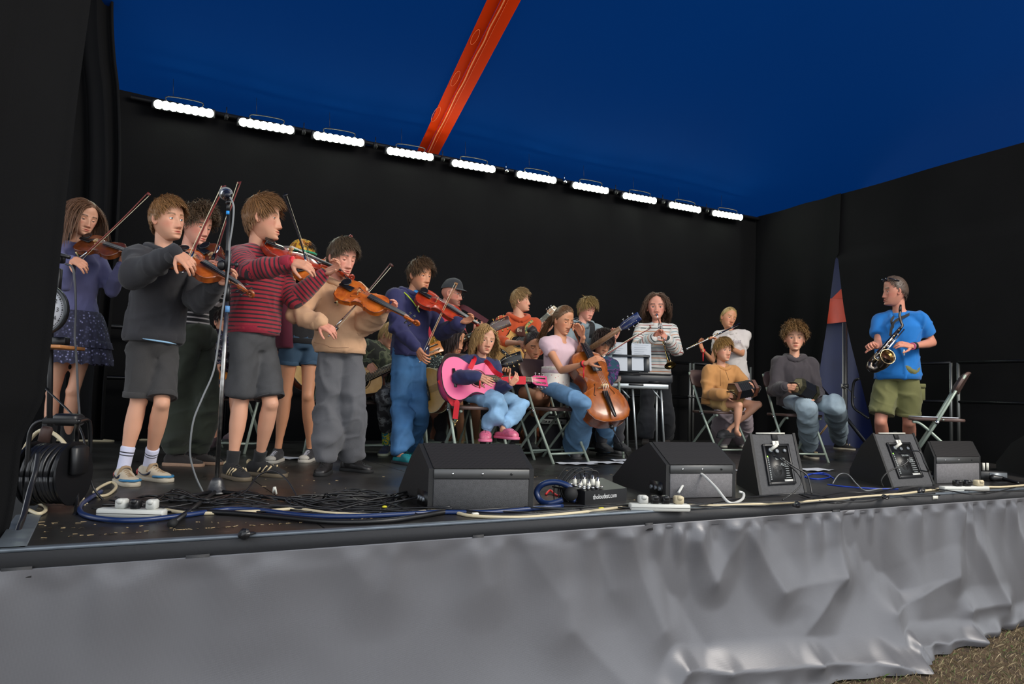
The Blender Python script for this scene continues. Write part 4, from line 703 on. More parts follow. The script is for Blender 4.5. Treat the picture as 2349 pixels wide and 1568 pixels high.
# left drapes
L1 = [at(-160, 0, 3.0), at(60, 0, 3.05), at(212, 0, 3.1)]; E = lambda x, y, d: at(x, y, d)
def sheet(name, cols, nu, seed, amp, freq, mt=None):
    """cols: list of edges, each a list of points top to bottom"""
    C_ = [spl(c, 10) for c in cols]; nv = len(C_[0]); tt = np.linspace(0, len(C_)-1, nu); V = []
    for i in range(nv):
        row = np.array([c[i] for c in C_]); P = np.stack([np.interp(tt, range(len(C_)), row[:, k]) for k in range(3)], -1); V.append(P)
    V = np.array(V); s = np.linspace(0, 1, nu)*freq*6.28+seed; d = amp*(np.sin(s+.8*np.sin(s*.43+seed)))[None, :]*(.3+.7*np.linspace(0, 1, nv))[:, None]; V = V-FH*d[..., None]+RH*(d*.2)[..., None]; V = V.reshape(-1, 3)
    F = [(i*nu+j, i*nu+j+1, (i+1)*nu+j+1, (i+1)*nu+j) for i in range(nv-1) for j in range(nu-1)]; return st(mk(name, (V, F), mt or CLOTH))
Y1 = 3.12
ed = [(222, -90), (207, 20), (180, 220), (160, 400), (139, 600), (122, 760), (104, 900), (82, 955), (56, 1005), (48, 1060), (42, 1120), (30, 1190), (8, 1280), (-5, 1500), (-10, 1680)]
sheet('wall_left_front', [[onY(x-330, y, Y1-.5) for x, y in ed], [onY(x-160, y, Y1-.15) for x, y in ed], [onY(x-60, y, Y1-.05) for x, y in ed], [onY(x, y, Y1) for x, y in ed]], 60, .4, .012, 2.2)
ed2 = [(262, -60), (261, 40), (266, 130), (274, 200), (278, 290), (279, 380), (276, 470), (271, 560), (262, 680), (252, 800), (244, 900), (240, 1005)]
sheet('wall_left_wing', [[onY(60, y, 6.9) for x, y in ed2], [onY(150, y, 6.75) for x, y in ed2], [onY(x-78, y, 6.85) for x, y in ed2], [onY(x-40, y, 6.65) for x, y in ed2], [onY(x-20, y, 6.75) for x, y in ed2], [onY(x, y, 6.7) for x, y in ed2]], 90, 1.2, .05, 4.2)
# tent roof and its orange webbing
def nd_roof(nt, b, tc, N, Lk):
    t = N('ShaderNodeBsdfTranslucent'); t.inputs[0].default_value = S(0, 37, 88); mx = N('ShaderNodeMixShader'); mx.inputs[0].default_value = .5; Lk(b.outputs[0], mx.inputs[1]); Lk(t.outputs[0], mx.inputs[2]); out = [n for n in nt.nodes if n.type == 'OUTPUT_MATERIAL'][0]; Lk(mx.outputs[0], out.inputs[0])
ROOF = mat('blue_tent_roof', S(0, 38, 86), .9, spec=.05, nd=nd_roof, var=.12, vscale=.4)
RS = .42; rz = lambda y: 2.95+(8.6-y)*RS
def roof():
    xs_ = np.linspace(-6, 14, 41); ys_ = np.linspace(8.6, -1.5, 25); V = []
    for y in ys_:
        for x in xs_: V.append((x, y, rz(y)-.25*math.sin((8.6-y)/10*pi)+.02*math.sin(x*2.1+y)))
    n = 41; return np.array(V), [(i*n+j, i*n+j+1, (i+1)*n+j+1, (i+1)*n+j) for i in range(24) for j in range(n-1)]
st(mk('ceiling', roof(), ROOF))
def onRoof(x, y, off=.0):
    r = ray(x, y); t = 5.0
    for _ in range(40): p = CAM+r*t; g = p[2]-(rz(p[1])-.25*math.sin((8.6-p[1])/10*pi)-off); t -= g/(r[2]+RS*r[1])*.8
    return CAM+r*t
bl_, br_ = [], []
for i in range(16): f = i/15; y = 372-460*f; bl_.append((952+ (1145-952)*f*(372+88)/ (372)*1.0*.81, y)); br_.append((996+(1222-996)*f, y))
bl_ = [(955-(y-352)*(1118-955)/352, y) for _, y in bl_]; br_ = [(1003-(y-359)*(1195-1003)/359, y) for _, y in br_]
T_ = thing('roof_beam', 'long orange webbing beam running up the blue tent roof above the light bars', 'tent beam', onRoof(980, 355, .06))
def bstrip(f0, f1, off, th, name, m):
    A = [onRoof(a[0]+(b[0]-a[0])*f0, a[1], off) for a, b in zip(bl_, br_)]; B = [onRoof(a[0]+(b[0]-a[0])*f1, a[1], off) for a, b in zip(bl_, br_)]; n = len(A); V = np.array(A+B+[p+[0, 0, th] for p in B]+[p+[0, 0, th] for p in A]); F = []
    for j in range(4):
        for i in range(n-1): F.append((j*n+i, j*n+i+1, ((j+1) % 4)*n+i+1, ((j+1) % 4)*n+i))
    F += [(0, n, 2*n, 3*n), (n-1, 4*n-1, 3*n-1, 2*n-1)]; return mk(name, (V, F), m, T_, smooth=False)
OB = mat('orange_webbing', S(240, 66, 4), .6, spec=.1, var=.06, vscale=6, bump=.1, bscale=30)
def nd_ob(nt, b, tc, N, Lk):
    t = N('ShaderNodeBsdfTranslucent'); t.inputs[0].default_value = S(255, 84, 0); mx = N('ShaderNodeMixShader'); mx.inputs[0].default_value = .5; Lk(b.outputs[0], mx.inputs[1]); Lk(t.outputs[0], mx.inputs[2]); out = [n for n in nt.nodes if n.type == 'OUTPUT_MATERIAL'][0]; Lk(mx.outputs[0], out.inputs[0])
OB2 = mat('orange_webbing_lit', S(250, 76, 6), .6, spec=.1, nd=nd_ob)
bstrip(0, .39, .03, .01, 'left_flap', OB2); bstrip(.42, 1, .05, .01, 'right_flap', OB2)
se = [onRoof(a[0]+(b[0]-a[0])*(.50+.02*math.sin(i*2.3)), a[1], .058) for i, (a, b) in enumerate(zip(bl_, br_))]; mk('seam_cord', tube(spl(se, 5), .006, 6), mat('cord_tan', S(235, 140, 80), .7), T_)
se = [onRoof(a[0]+(b[0]-a[0])*.62, a[1], .052) for i, (a, b) in enumerate(zip(bl_, br_))]; mk('stitching', tube(se, .0022, 5), mat('stitch_orange', S(240, 110, 50), .7), T_)
for k, (x, y) in enumerate([(1090, 85), (1045, 180), (1000, 262)]):
    an = np.linspace(0, 2*pi, 25); ring = [onRoof(x+7*math.cos(a)+math.sin(a)*8*1.0, y-19*math.sin(a)*.9, .032) for a in an]; mk('stitched_patch', tube(ring, .0028, 5), mat('stitch_orange', None), T_)
# light bars on a rail along the top of the back drape
LB = [((355, 238), (488, 261)), ((550, 279), (672, 299)), ((721, 310), (833, 328)), ((889, 345), (992, 361)), ((1038, 373), (1134, 389)), ((1187, 399), (1274, 414)), ((1315, 424), (1394, 438)), ((1430, 448), (1504, 461)), ((1536, 469), (1606, 482)), ((1635, 488), (1702, 499))]
YLB = 7.28; LED = mat('led_lens', (1, 1, 1, 1), .3, emit=(.90, 1, .82, 1), estr=60); ORDW = ['leftmost', 'second from the left', 'third from the left', 'fourth from the left', 'fifth from the left', 'fifth from the right', 'fourth from the right', 'third from the right', 'second from the right', 'rightmost']
r0_, r1_ = onY(300, 222, YLB+.11), onY(1740, 502, YLB+.11); rl = thing('truss_rail', 'thin dark rail carrying the ten light bars along the top of the black back drape', 'rail', r0_); mk('rail', rod(r0_, r1_, .022, 10), mat('truss_dark', S(38, 38, 40), .5, metal=.6), rl)
for i in range(9):
    a = onY((LB[i][1][0]+LB[i+1][0][0])/2, (LB[i][1][1]+LB[i+1][0][1])/2-3, YLB+.02); mk('hook_clamp', joinm([lathe([(-.015, .035), (.015, .035)], a, (1, 0, 0), 12), rod(a, a+np.array([0, 0, .09]), .005, 6)]), CHR if i in (4, 5) else mat('truss_dark', None), rl)
for i, (a, b) in enumerate(LB):
    A, B = onY(*a, YLB), onY(*b, YLB); u = nrm(B-A); L = np.linalg.norm(B-A); n = nrm(np.array([0, -1, -.25])); n = nrm(n-u*(n@u)); v = np.cross(n, u); hh = .078; T2 = thing('light_bar', 'white LED light bar above the back drape, %s of ten'%ORDW[i], 'stage light', A, 'LED light bars along the back of the stage')
    mk('housing', box((A+B)/2-n*.03+v*.0, (L+.05, .088, .06), np.array([u, v, n]), .008), BLK, T2)
    for k in range(8): c = A+u*L*(k+.5)/8+n*.004; mk('lens', lathe([(0, hh/2*1.0), (.006, hh/2), (.01, hh/2*.8)], c, n, 14), LED, T2)
    q = (A+B)/2+np.array([0, 0, .04]); mk('bracket', joinm([tube(spl([q-u*L*.3, q-u*L*.28+ZUP*.05, q+u*L*.28+ZUP*.05, q+u*L*.3], 4), .006, 6), rod(q-u*L*.2+ZUP*.05, q-u*L*.22+ZUP*.22, .002, 5)]), BLK, T2)
# guard rails behind the players
RAIL = mat('black_rail', S(30, 31, 34), .35, metal=.7)
def rails(label, pts, z1=1.0, z2=.56, posts=(), m=RAIL, r=.019):
    T2 = thing('guard_rail', label, 'guard rail', (pts[0][0], pts[0][1], 0)); A, B = np.array(pts[0]), np.array(pts[1])
    for z in (z1, z2): mk('rail_bar', rod((A[0], A[1], z), (B[0], B[1], z), r, 8), m, T2)
    for t in posts: p = A+(B-A)*t; mk('rail_post', rod((p[0], p[1], 0), (p[0], p[1], z1), r, 8), m if t < 2 else m, T2); mk('foot_plate', lathe([(0, .05), (.012, .05)], (p[0], p[1], 0), ZUP, 12), m, T2)
LR = mat('worn_rail', S(120, 122, 120), .4, metal=.8)
for k, (x0, x1, w) in enumerate(((-1.2, .95, 'behind the lilac jumper'), (1.0, 2.95, 'behind the striped sweater'), (3.0, 4.95, 'behind the orange hoodie'))): rails('black tubular guard rail at the back of the stage '+w, ((x0, 7.22), (x1, 7.22)), posts=(0, 1))
xa = onY(1583, 836, 7.22)[0]; rails('black tubular guard rail at the back of the stage behind the trumpeter', ((5.0, 7.22), (xa, 7.22)), posts=(0,)); rails('dark guard rail at the back of the stage behind the boy in the tan hoodie', ((onY(1591, 836, 7.22)[0], 7.22), (onY(1703, 840, 7.22)[0], 7.22)), posts=())
for x in (1583, 1591, 1708, 1722):
    p = onY(x, 836, 7.2); T2 = thing('rail_upright', {1583: 'left of two worn steel rail uprights between the trumpeter and the tan hoodie', 1591: 'right of two worn steel rail uprights between the trumpeter and the tan hoodie', 1708: 'left of two steel rail uprights just right of the flute player', 1722: 'right of two steel rail uprights just right of the flute player'}[x], 'upright', (p[0], 7.2, 0)); mk('upright', rod((p[0], 7.2, 0), (p[0], 7.2, 1.0), .018, 8), LR, T2); mk('coupler', lathe([(0, .03), (.03, .03)], (p[0], 7.2, .56), ZUP, 10), LR, T2)
def onRr(x, y): p = onR(x, y); return p-np.array([.17, 0, 0])
for k, (xa, xb, lab) in enumerate(((2040, 2203, 'tubular guard rail against the right drape behind the saxophonist'), (2220, 2480, 'tubular guard rail against the right drape beyond the empty chair'))):
    a, b = onRr(xa, 830), onRr(xb, 829); T2 = thing('guard_rail', lab, 'guard rail', (a[0], a[1], 0))
    for z in (1.0, .60): mk('rail_bar', rod((a[0], a[1], z), (b[0], b[1], z), .017, 8), RAIL, T2)
    e = b if k == 0 else a; mk('rail_post', rod((e[0], e[1], 0), (e[0], e[1], 1.0), .017, 8), LR, T2)
a = onR(2010, 905)-np.array([.3, 0, 0]); T2 = thing('stair_rail', 'black looped handrail at the gap in the drapes beside the saxophonist', 'handrail', (a[0], a[1], 0)); q = [onR(x, y)-np.array([.25, 0, 0]) for x, y in ((2003, 870), (1990, 880), (1988, 930), (2010, 950), (2025, 960))]; mk('loop', tube(spl(q, 6), .015, 8), BLK, T2)
q = [onX(x, y, 8.15) for x, y in ((1872, 875), (1935, 950), (1990, 1020))]; T2 = thing('stair_brace', 'black diagonal bar crossing the blue tent wall in the drape gap', 'brace', q[-1]); mk('bar', tube(q, .022, 8), BLK, T2); mk('lower_bar', rod(onX(1878, 1000, 8.2), onX(1905, 965, 8.2), .012, 6), mat('maple', None), T2)
# ---------------------------------------------------------------- cloth materials
def GR(r, g, b, rough=.85, var=.10, vs=6): return mat('cloth_%d_%d_%d'%(r, g, b), S(r, g, b), rough, bump=.5, bscale=420, sheen=.12, var=var, vscale=vs)
def patch(name, cols, scale, tex='noise', rough=.85, det=2):
    def nd(nt, b, tc, N, Lk):
        if tex == 'noise': t = N('ShaderNodeTexNoise'); t.inputs['Detail'].default_value = det; o = 0
        else: t = N('ShaderNodeTexVoronoi'); o = 0
        t.inputs['Scale'].default_value = scale; Lk(tc.outputs['Object'], t.inputs['Vector']); r = ramp(N, cols); Lk(t.outputs[o], r.inputs[0]); Lk(r.outputs[0], b.inputs['Base Color'])
    return mat(name, None, rough, bump=.3, bscale=400, nd=nd)
CAMO = patch('camo_green', [(0, S(38, 44, 36)), (.43, S(62, 70, 52)), (.5, S(92, 98, 76)), (.56, S(44, 46, 40))], 11); CAMO2 = patch('camo_grey', [(0, S(40, 40, 42)), (.44, S(78, 80, 82)), (.52, S(125, 128, 128)), (.60, S(60, 60, 62))], 13)
SPECK = patch('speckled_dress', [(0, S(170, 190, 180)), (.22, S(24, 34, 34))], 75, 'vor'); FLOR = patch('dark_floral', [(0, S(150, 150, 190)), (.2, S(66, 66, 92)), (.42, S(44, 44, 64))], 48, 'vor'); DITSY = patch('ditsy_print', [(0, S(190, 90, 90)), (.16, S(228, 218, 208))], 42, 'vor')
SEQ = patch('sequins', [(0, S(220, 190, 90)), (.12, S(120, 50, 130)), (.2, S(30, 70, 110)), (.28, S(24, 22, 30))], 60, 'vor', .25)
def denim(r, g, b): return mat('denim_%d_%d_%d'%(r, g, b), S(r, g, b),   .8, bump=.3, bscale=420, var=.28, vscale=7)
RIB = GR(92, 92, 132, var=.06); SKIN_BLK = GR(38, 38, 40)
BROWN = S(84, 58, 40); DBLOND = S(150, 116, 74); BLOND = S(178, 146, 92); DARK = S(40, 28, 24); LBRN = S(112, 80, 52)
V_OR = wood('violin_orange', S(150, 62, 12), S(196, 100, 24)); V_ORS = wood('violin_orange_side', S(120, 50, 14), S(168, 84, 26)); V_RED = wood('violin_red', S(140, 34, 10), S(176, 56, 16)); V_REDS = wood('violin_red_side', S(120, 26, 8), S(160, 50, 14)); V_DK = wood('violin_dark', S(74, 32, 12), S(112, 54, 20)); V_DKS = wood('violin_dark_side', S(84, 38, 12), S(130, 68, 22))
V_AM = wood('violin_amber', S(160, 66, 14), S(205, 110, 30)); C_T = wood('cello_amber', S(128, 62, 10), S(160, 84, 16)); C_S = wood('cello_side', S(92, 38, 8), S(128, 58, 14))
G_NAT = wood('guitar_natural', S(196, 148, 78), S(214, 168, 98), .4); G_YEL = wood('guitar_yellow', S(190, 140, 44), S(208, 158, 60), .5); G_TAN = wood('guitar_tan', S(178, 104, 30), S(200, 124, 44), .5); MAHO = wood('mahogany', S(84, 34, 18), S(112, 50, 26), .5); PINK = mat('pink_gloss', S(226, 84, 138), .5); PINK2 = mat('pink_side', S(206, 70, 120), .4)
RB = mat('red_wristband', S(214, 36, 48), .45)
def skirt_(I, name, m, z1, wid, ruff=.012, z0t=.16):
    lf, fw, up, s = I['lf'], I['fw'], I['up'], I['s']; top = I['tl'](z0t); n, nv = 96, 16; V = []
    for i in range(nv):
        t = i/(nv-1); c = top*(1-t)+np.array([I['pel'][0], I['pel'][1], z1])*t; r = .135*s*(1-t)+wid*t**.8
        for j in range(n): a = 2*pi*j/n; q = r+ruff*math.sin(a*15+1.5*math.sin(a*4))*t+.5*ruff*math.sin(a*41+t*9)*t; V.append(c+lf*math.cos(a)*q+fw*math.sin(a)*q*.78+ZUP*.006*math.sin(a*22)*t)
    F = [(i*n+j, (i+1)*n+j, (i+1)*n+(j+1) % n, i*n+(j+1) % n) for i in range(nv-1) for j in range(n)]; o = mk(name, (np.array(V), F), m, I['T'])
    V2 = []
    for z, k in ((.0, 1.0), (-.006, 1.06), (-.03, 1.09), (-.05, 1.12)):
        t = .55; c = top*(1-t)+np.array([I['pel'][0], I['pel'][1], z1])*t+ZUP*z; r = (.135*s*(1-t)+wid*t**.8)*k
        for j in range(n): a = 2*pi*j/n; q = r+.008*math.sin(a*33)*(k-.98)*12; V2.append(c+lf*math.cos(a)*q+fw*math.sin(a)*q*.78)
    mk('ruffle', (np.array(V2), [(i*n+j, (i+1)*n+j, (i+1)*n+(j+1) % n, i*n+(j+1) % n) for i in range(3) for j in range(n)]), m, o)
def cap_(I, m, m2=None, peak=True, band=None):
    lo, zz = head_base(48, 30); LN, Z = np.meshgrid(lo, np.linspace(.16, .5, 14)); Z = Z-.10*(np.cos(LN) < 0)*abs(np.cos(LN)); Q = scalp(LN, Z, np.full(Z.shape, .055)+.02*ss(.3, .5, Z)).reshape(-1, 3); n = len(lo); F = [(i*n+j, i*n+(j+1) % n, (i+1)*n+(j+1) % n, (i+1)*n+j) for i in range(13) for j in range(n)]+[tuple(13*n+j for j in range(n))]
    o = mk('cap', (I['Wh'](Q), F), m, I['T'])
    if peak:
        P = []
        for k, (r, dz) in enumerate(((1.0, 0), (1.0, .02), (1.62, -.03), (1.64, -.045))):
            for j in range(15): a = (-1+2*j/14)*1.0; x, y = head_pt(np.array(a), np.array(.17)); P.append((x*1.12*(1+(r-1)*.35), y*1.12*(1+(r-1)*.9*math.cos(a)), .17+dz+.03*(1-abs(j-7)/7)))
        F = [(i*15+j, i*15+j+1, (i+1)*15+j+1, (i+1)*15+j) for i in range(3) for j in range(14)]; mk('peak', (I['Wh'](np.array(P)), F), m2 or m, o)
    if band: R_ = scalp(lo, np.full(n, .17)-.10*(np.cos(lo) < 0)*abs(np.cos(lo)), np.full(n, .062)); mk('cap_band', tube(I['Wh'](np.vstack([R_, R_[:1]])), .035*I['Hh'], 6), band, o)
def glasses(I, m=None, up=0.0):
    m = m or mat('spectacle_frame', S(30, 26, 26), .4); P = []
    for s_ in (-1, 1):
        c = np.array([s_*.14, .40-up*.1, -.01+up]); an = np.linspace(0, 2*pi, 17); P.append(tube(I['Wh'](c+np.c_[.095*np.cos(an), -.02*abs(np.cos(an)), .07*np.sin(an)]), .0016, 5)); P.append(rod(*I['Wh'](np.array([[s_*.235, .37, up], [s_*.345, .0, up+.02]])), .0016, 5))
    P.append(rod(*I['Wh'](np.array([[-.045, .40, up], [.045, .40, up]])), .0016, 5)); mk('glasses', joinm(P), m, I['T'])
def tail_hair(I, base, dirs, n=90, L=1.3, w=.05, sp=.09, cu=0, name='ponytail', seed=3, k=None):
    g = np.random.default_rng(seed); P = []; C = []
    for i in range(n):
        o = np.array(base)+g.normal(size=3)*sp*.35; pts = []; d = nrm(np.array(dirs[0])+g.normal(size=3)*.12); p = o.copy(); ln = L*(.75+.4*g.random())
        for j in range(12): pts.append(p.copy()); d = nrm(d*.55+nrm(dirs[1])*.45+g.normal(size=3)*.05+cu*np.array([math.sin(j*1.7+i), math.cos(j*1.7+i), 0])); p = p+d*ln/11
        pts = np.array(pts); q = tube(pts, w*.5*np.array([.6, .9, 1, 1, 1, 1, .95, .9, .8, .65, .4, .12]), 4, True, .5); P.append(q); C.append(np.full((len(q[0]), 3), .6+.6*g.random()))
    V, F = joinm(P); return mk(name, (I['Wh'](V), F), MATS['hair_%d_%d_%d'%tuple(int(c*999) for c in k[:3])], I['T'], col=np.vstack(C))
def hand_ctr(I, n, f=.55):                                    # middle of the grip
    w = I['J']['wr'+n]; return w+(np.mean(I['tips'+n], axis=0)-w)*f
def bow_in(I, label, fx, fy, tx, ty, L, sg, up='c', m=None, hdd=None):
    h = hand_ctr(I, 'R', .75); d = dep(h) if hdd is None else I['d0']+hdd; a = at(fx, fy, d); b = solve(a, tx, ty, L, sg); return bow(label, a, b, up, m)
# ---------------------------------------------------------------- chairs
CHB = mat('brown_chair_plastic', S(86, 66, 60), .45, bump=.15, bscale=200); CHT = mat('sage_tube', S(148, 160, 148), .4, metal=.3); 
def chair(label, x, y, dirxy, hs=.44, group='brown folding chairs with pale tubular frames', sheet=False, z0=0, w=.40):
    f = nrm([dirxy[0], dirxy[1], 0]); l = np.cross(ZUP, f); o = np.array([x, y, z0]); T = thing('folding_chair', label, 'chair', o, group); P = lambda a, b, z: o+f*a+l*b+ZUP*z
    hw = w/2; seat = [(-.19, hw*.82), (-.05, hw*.93), (.12, hw*.95), (.19, hw*.8), (.205, 0), (.19, -hw*.8), (.12, -hw*.95), (-.05, -hw*.93), (-.19, -hw*.82), (-.2, 0)]
    mk('seat', prism(spl(np.array([(a, b, 0) for a, b in seat]), 3, True)[:, :2], P(0, 0, hs-.022), f, l, ZUP, .024, .006), CHB, T, sharp=45)
    fr = []
    for s_ in (-1, 1):
        fr.append(('leg', tube([P(.24, s_*hw, .0), P(.0, s_*hw, hs*.93), P(-.20, s_*hw, .80)], .0115, 10))); fr.append(('leg', tube(spl([P(.17, s_*(hw-.03), hs-.035), P(.10, s_*(hw-.03), hs-.06), P(-.10, s_*(hw-.03), hs*.42), P(-.27, s_*(hw-.03), .0)], 5), .0115, 10)))
    for nm, q in fr: mk(nm, q, CHT, T)
    mk('crossbar', rod(P(.195, -hw, .075), P(.195, hw, .075), .009, 8), CHT, T); mk('crossbar', tube(spl([P(-.245, -hw+.03, .06), P(-.25, -.1, .045), P(-.25, .1, .045), P(-.245, hw-.03, .06)], 4), .009, 8), CHT, T); mk('crossbar', rod(P(-.045, -hw, hs*.98), P(-.045, hw, hs*.98), .008, 8), CHT, T)
    mk('hinge', joinm([lathe([(-.004, .016), (.004, .016)], P(.0, s_*(hw+.014), hs*.93), l, 10) for s_ in (-1, 1)]), CHR, T)
    bn = nrm(f*.9+ZUP*.45); bu = nrm(np.cross(l, bn))*-1; bu = bu if bu[2] > 0 else -bu; B = spl(np.array([(-.0, hw+.012, 0), (.10, hw+.014, 0), (.165, hw*.86, 0), (.185, hw*.4, 0), (.185, -hw*.4, 0), (.165, -hw*.86, 0), (.10, -hw-.014, 0), (0, -hw-.012, 0), (-.012, -hw*.5, 0), (-.012, hw*.5, 0)]), 3, True)[:, :2]
    c0 = P(-.20, 0, .80)-bu*.14-bn*.012; V, F = prism(B, c0, bu, l, bn, .024, .006); q = (V-c0)@l; V = V-bn*(.03*(1-(q/hw)**2))[:, None]; mk('backrest', (V, F), CHB, T, sharp=45); return T
# ---------------------------------------------------------------- the players, from the left
# 1 girl in the lilac jumper
I = person('girl in lilac ribbed jumper and dark floral skirt playing violin beside the left drapes', h=1.60, gnd=(150, 1050), phi=32, pel=(186, 742), neck=(178, 568), head=(192, 500, 80, 28, 16, -4), skin='fair', hc=S(104, 70, 46), hair='long', hlen=1.25, lid=-.15, seed=3, part=.06,
  armL=((256, 668, -1), (279, 606, -.05)), armR=((148, 650, -1), (163, 592, -.28)), handR=dict(d='rd', pn='da', c=(.5, .6, .7, .8), to=(188, 604, -.02)), handL=dict(to=(292, 575, .03), pn='c', c=(.9, .9, 1, 1)), legL=((168, 895, -.02), (150, 1050)), legR=((122, 900, -.05), (108, 1054)), g=.92, toeL='cr', toeR='c')
I['top']('jumper', RIB, sl=1.95, da=.012, hem=-.08, fold=.004, vox=.011); skirt_(I, 'skirt', FLOR, at(186, 835, I['d0'])[2], .215); I['shoes']('boot', GR(24, 22, 24), BLKR, BLKR); 
W_ = violin('dark brown violin held by the girl in the lilac jumper', at(184, 552, I['d0']-.10), solve(at(184, 552, I['d0']-.10), 342, 592, .57, -1), nrm(ZUP*.8-FH*.75), V_DK, V_DKS)
bow_in(I, 'dark red bow slanting up to the black-hooded boy\'s hair', 166, 612, 343, 443, .66, 1, 'u')
# 3 curly-haired child behind
I = person('curly-haired child in black and white striped top and olive trousers playing violin', h=1.58, gnd=(430, 1066), phi=42, pel=(444, 775), neck=(425, 590), head=(452, 516, 88, 46, 18, 0), skin='pink', hc=S(92, 70, 48), hair='curly', hlen=.42, curl=.9, lift=.5, vol=.09, nh=900, hth=.03, lid=-.05, seed=8, mess=.12,
  armL=((502, 690, -.1), (530, 612, -.2)), armR=((438, 660, -.25), (468, 612, -.42)), handR=dict(to=(492, 600, -.03), pn='d', c=(.5, .6, .7, .8)), handL=dict(to=(542, 600, 0), pn='c', c=(.9, 1, 1, 1)), legL=((470, 925, 0), (448, 1064)), legR=((420, 925, 0), (402, 1068)), toeL='r', toeR='r')
I['top']('top', stripes('bw_stripe', .03, [(0, S(24, 24, 28)), (.68, S(190, 185, 185))]), sl=1.9, da=.014, hem=-.06, cuff=False); I['bottom']('trousers', GR(38, 44, 32, var=.25), baggy=.03, da=.02, fold=.012); I['shoes']('sneaker', GR(34, 28, 26), mat('cream_sole', S(150, 120, 98), .8, bump=.8, bscale=60), GR(60, 46, 40))
W_ = violin('brown violin held by the curly-haired child', at(455, 572, I['d0']-.18), solve(at(455, 572, I['d0']-.18), 590, 655, .58, -1), nrm(ZUP*.6-FH*.9), V_DK, V_DKS)
bow_in(I, 'red-sticked bow rising to the right of the silver microphone', 488, 602, 549, 416, .66, 1, 'r')
# 2 boy in the black hoodie
I = person('boy in black hoodie, black shorts and white socks playing violin, front left', h=1.54, gnd=(312, 1103), phi=34, pel=(352, 792), neck=(376, 588), head=(384, 503, 101, 42, 2, 4), skin='fair', hc=S(146, 104, 62), hair='crop', hlen=.23, fade=.5, sideshort=.75, nh=1200, hth=.032, seed=2, iris=(.14, .2, .22), gaze=(.1, 0), sweep=.1,
  armL=((452, 694, -1), (500, 647, -.22)), armR=((318, 628, -.24), (406, 580, -.40)), handR=dict(to=(432, 600, -.02), pn='da', c=(.5, .6, .7, .8)), handL=dict(to=(545, 636, 0), pn='cu', c=(.7, .8, .9, 1)), legL=((371, 925, -.06), (340, 1100)), legR=((317, 922, -.06), (281, 1108)), toeL='rrc', toeR='cr', shR=.01)
I['top']('hoodie', GR(43, 42, 46, var=.12), sl=1.96, da=.022, hem=.04, boxy=.015, hood=GR(43, 42, 46), fold=.009, sw_=.052); I['bottom']('shorts', GR(52, 50, 50, var=.12), .90, da=.010, flare=.022, wst=.22)
mk('undershirt', tube([at(326, 776, I['d0']-.14), at(352, 780, I['d0']-.16), at(385, 785, I['d0']-.15), at(404, 789, I['d0']-.12)], [.004, .010, .010, .003], 6, True, .5), GR(150, 190, 220), I['T'])
mk('shirt_print', tube([at(368, 616, I['d0']-.185), at(382, 614, I['d0']-.19), at(400, 611, I['d0']-.19)], [.006, .009, .004], 6, True, .4), GR(70, 140, 190), I['T'])
SOCKM = stripes('sock_stripe', .2, [(0, S(205, 205, 225)), (.325, S(30, 30, 40)), (.355, S(205, 205, 225)), (.40, S(30, 30, 40)), (.43, S(205, 205, 225))]); I['sock'](SOCKM, .115)
CRM = mat('shoe_cream', S(186, 172, 150), .6); TEAL = mat('shoe_blue', S(44, 110, 150), .5); TANS = mat('shoe_tan_suede', S(150, 126, 98), .9); NAVS = mat('shoe_navy', S(24, 28, 52), .5)
for sho, o, t, l, u in I['shoes']('sneaker', CRM, mat('sole_offwhite', S(176, 166, 148), .7), TANS):
    s_ = I['s']; mk('toe_guard', tube(spl([o+t*.095*s_+l*.043*s_+u*.03*s_, o+t*.15*s_+l*.042*s_+u*.032*s_, o+t*.186*s_+u*.032*s_, o+t*.15*s_-l*.042*s_+u*.032*s_, o+t*.095*s_-l*.043*s_+u*.03*s_], 5), [.009*s_]*21, 8, True, .8), TEAL, sho)
    mk('velcro_strap', tube(spl([o+t*.03*s_+l*.037*s_+u*.055*s_, o+t*.04*s_+l*.02*s_+u*.092*s_, o+t*.045*s_-l*.02*s_+u*.092*s_, o+t*.035*s_-l*.037*s_+u*.05*s_], 5), .010*s_, 6, True, .35), TANS, sho)
    mk('heel_patch', ball(o-t*.062*s_+u*.045*s_, (.022*s_, .034*s_, .026*s_), 10, 7, np.array([t, l, u])), mat('shoe_red', S(150, 30, 30), .5), sho)
    for g in (-1, 1): mk('side_mark', tube(spl([o-t*.050*s_+l*g*.033*s_+u*.050*s_, o-t*.015*s_+l*g*.0385*s_+u*.036*s_, o+t*.02*s_+l*g*.0405*s_+u*.034*s_, o+t*.050*s_+l*g*.0385*s_+u*.044*s_, o+t*.062*s_+l*g*.034*s_+u*.056*s_], 5), np.interp(np.linspace(0, 1, 21), [0, .5, .8, 1], [.0015, .005, .007, .002])*s_, 7), NAVS, sho)
W_ = violin('orange-brown violin held by the boy in the black hoodie', at(397, 577, I['d0']-.14), solve(at(397, 577, I['d0']-.14), 581, 671, .56, -1), nrm(ZUP*1.0-FH*.62+RH*.1), V_OR, V_ORS)
bow_in(I, 'dark red bow crossing just left of the silver microphone', 422, 620, 513, 425, .66, 1, 'r')
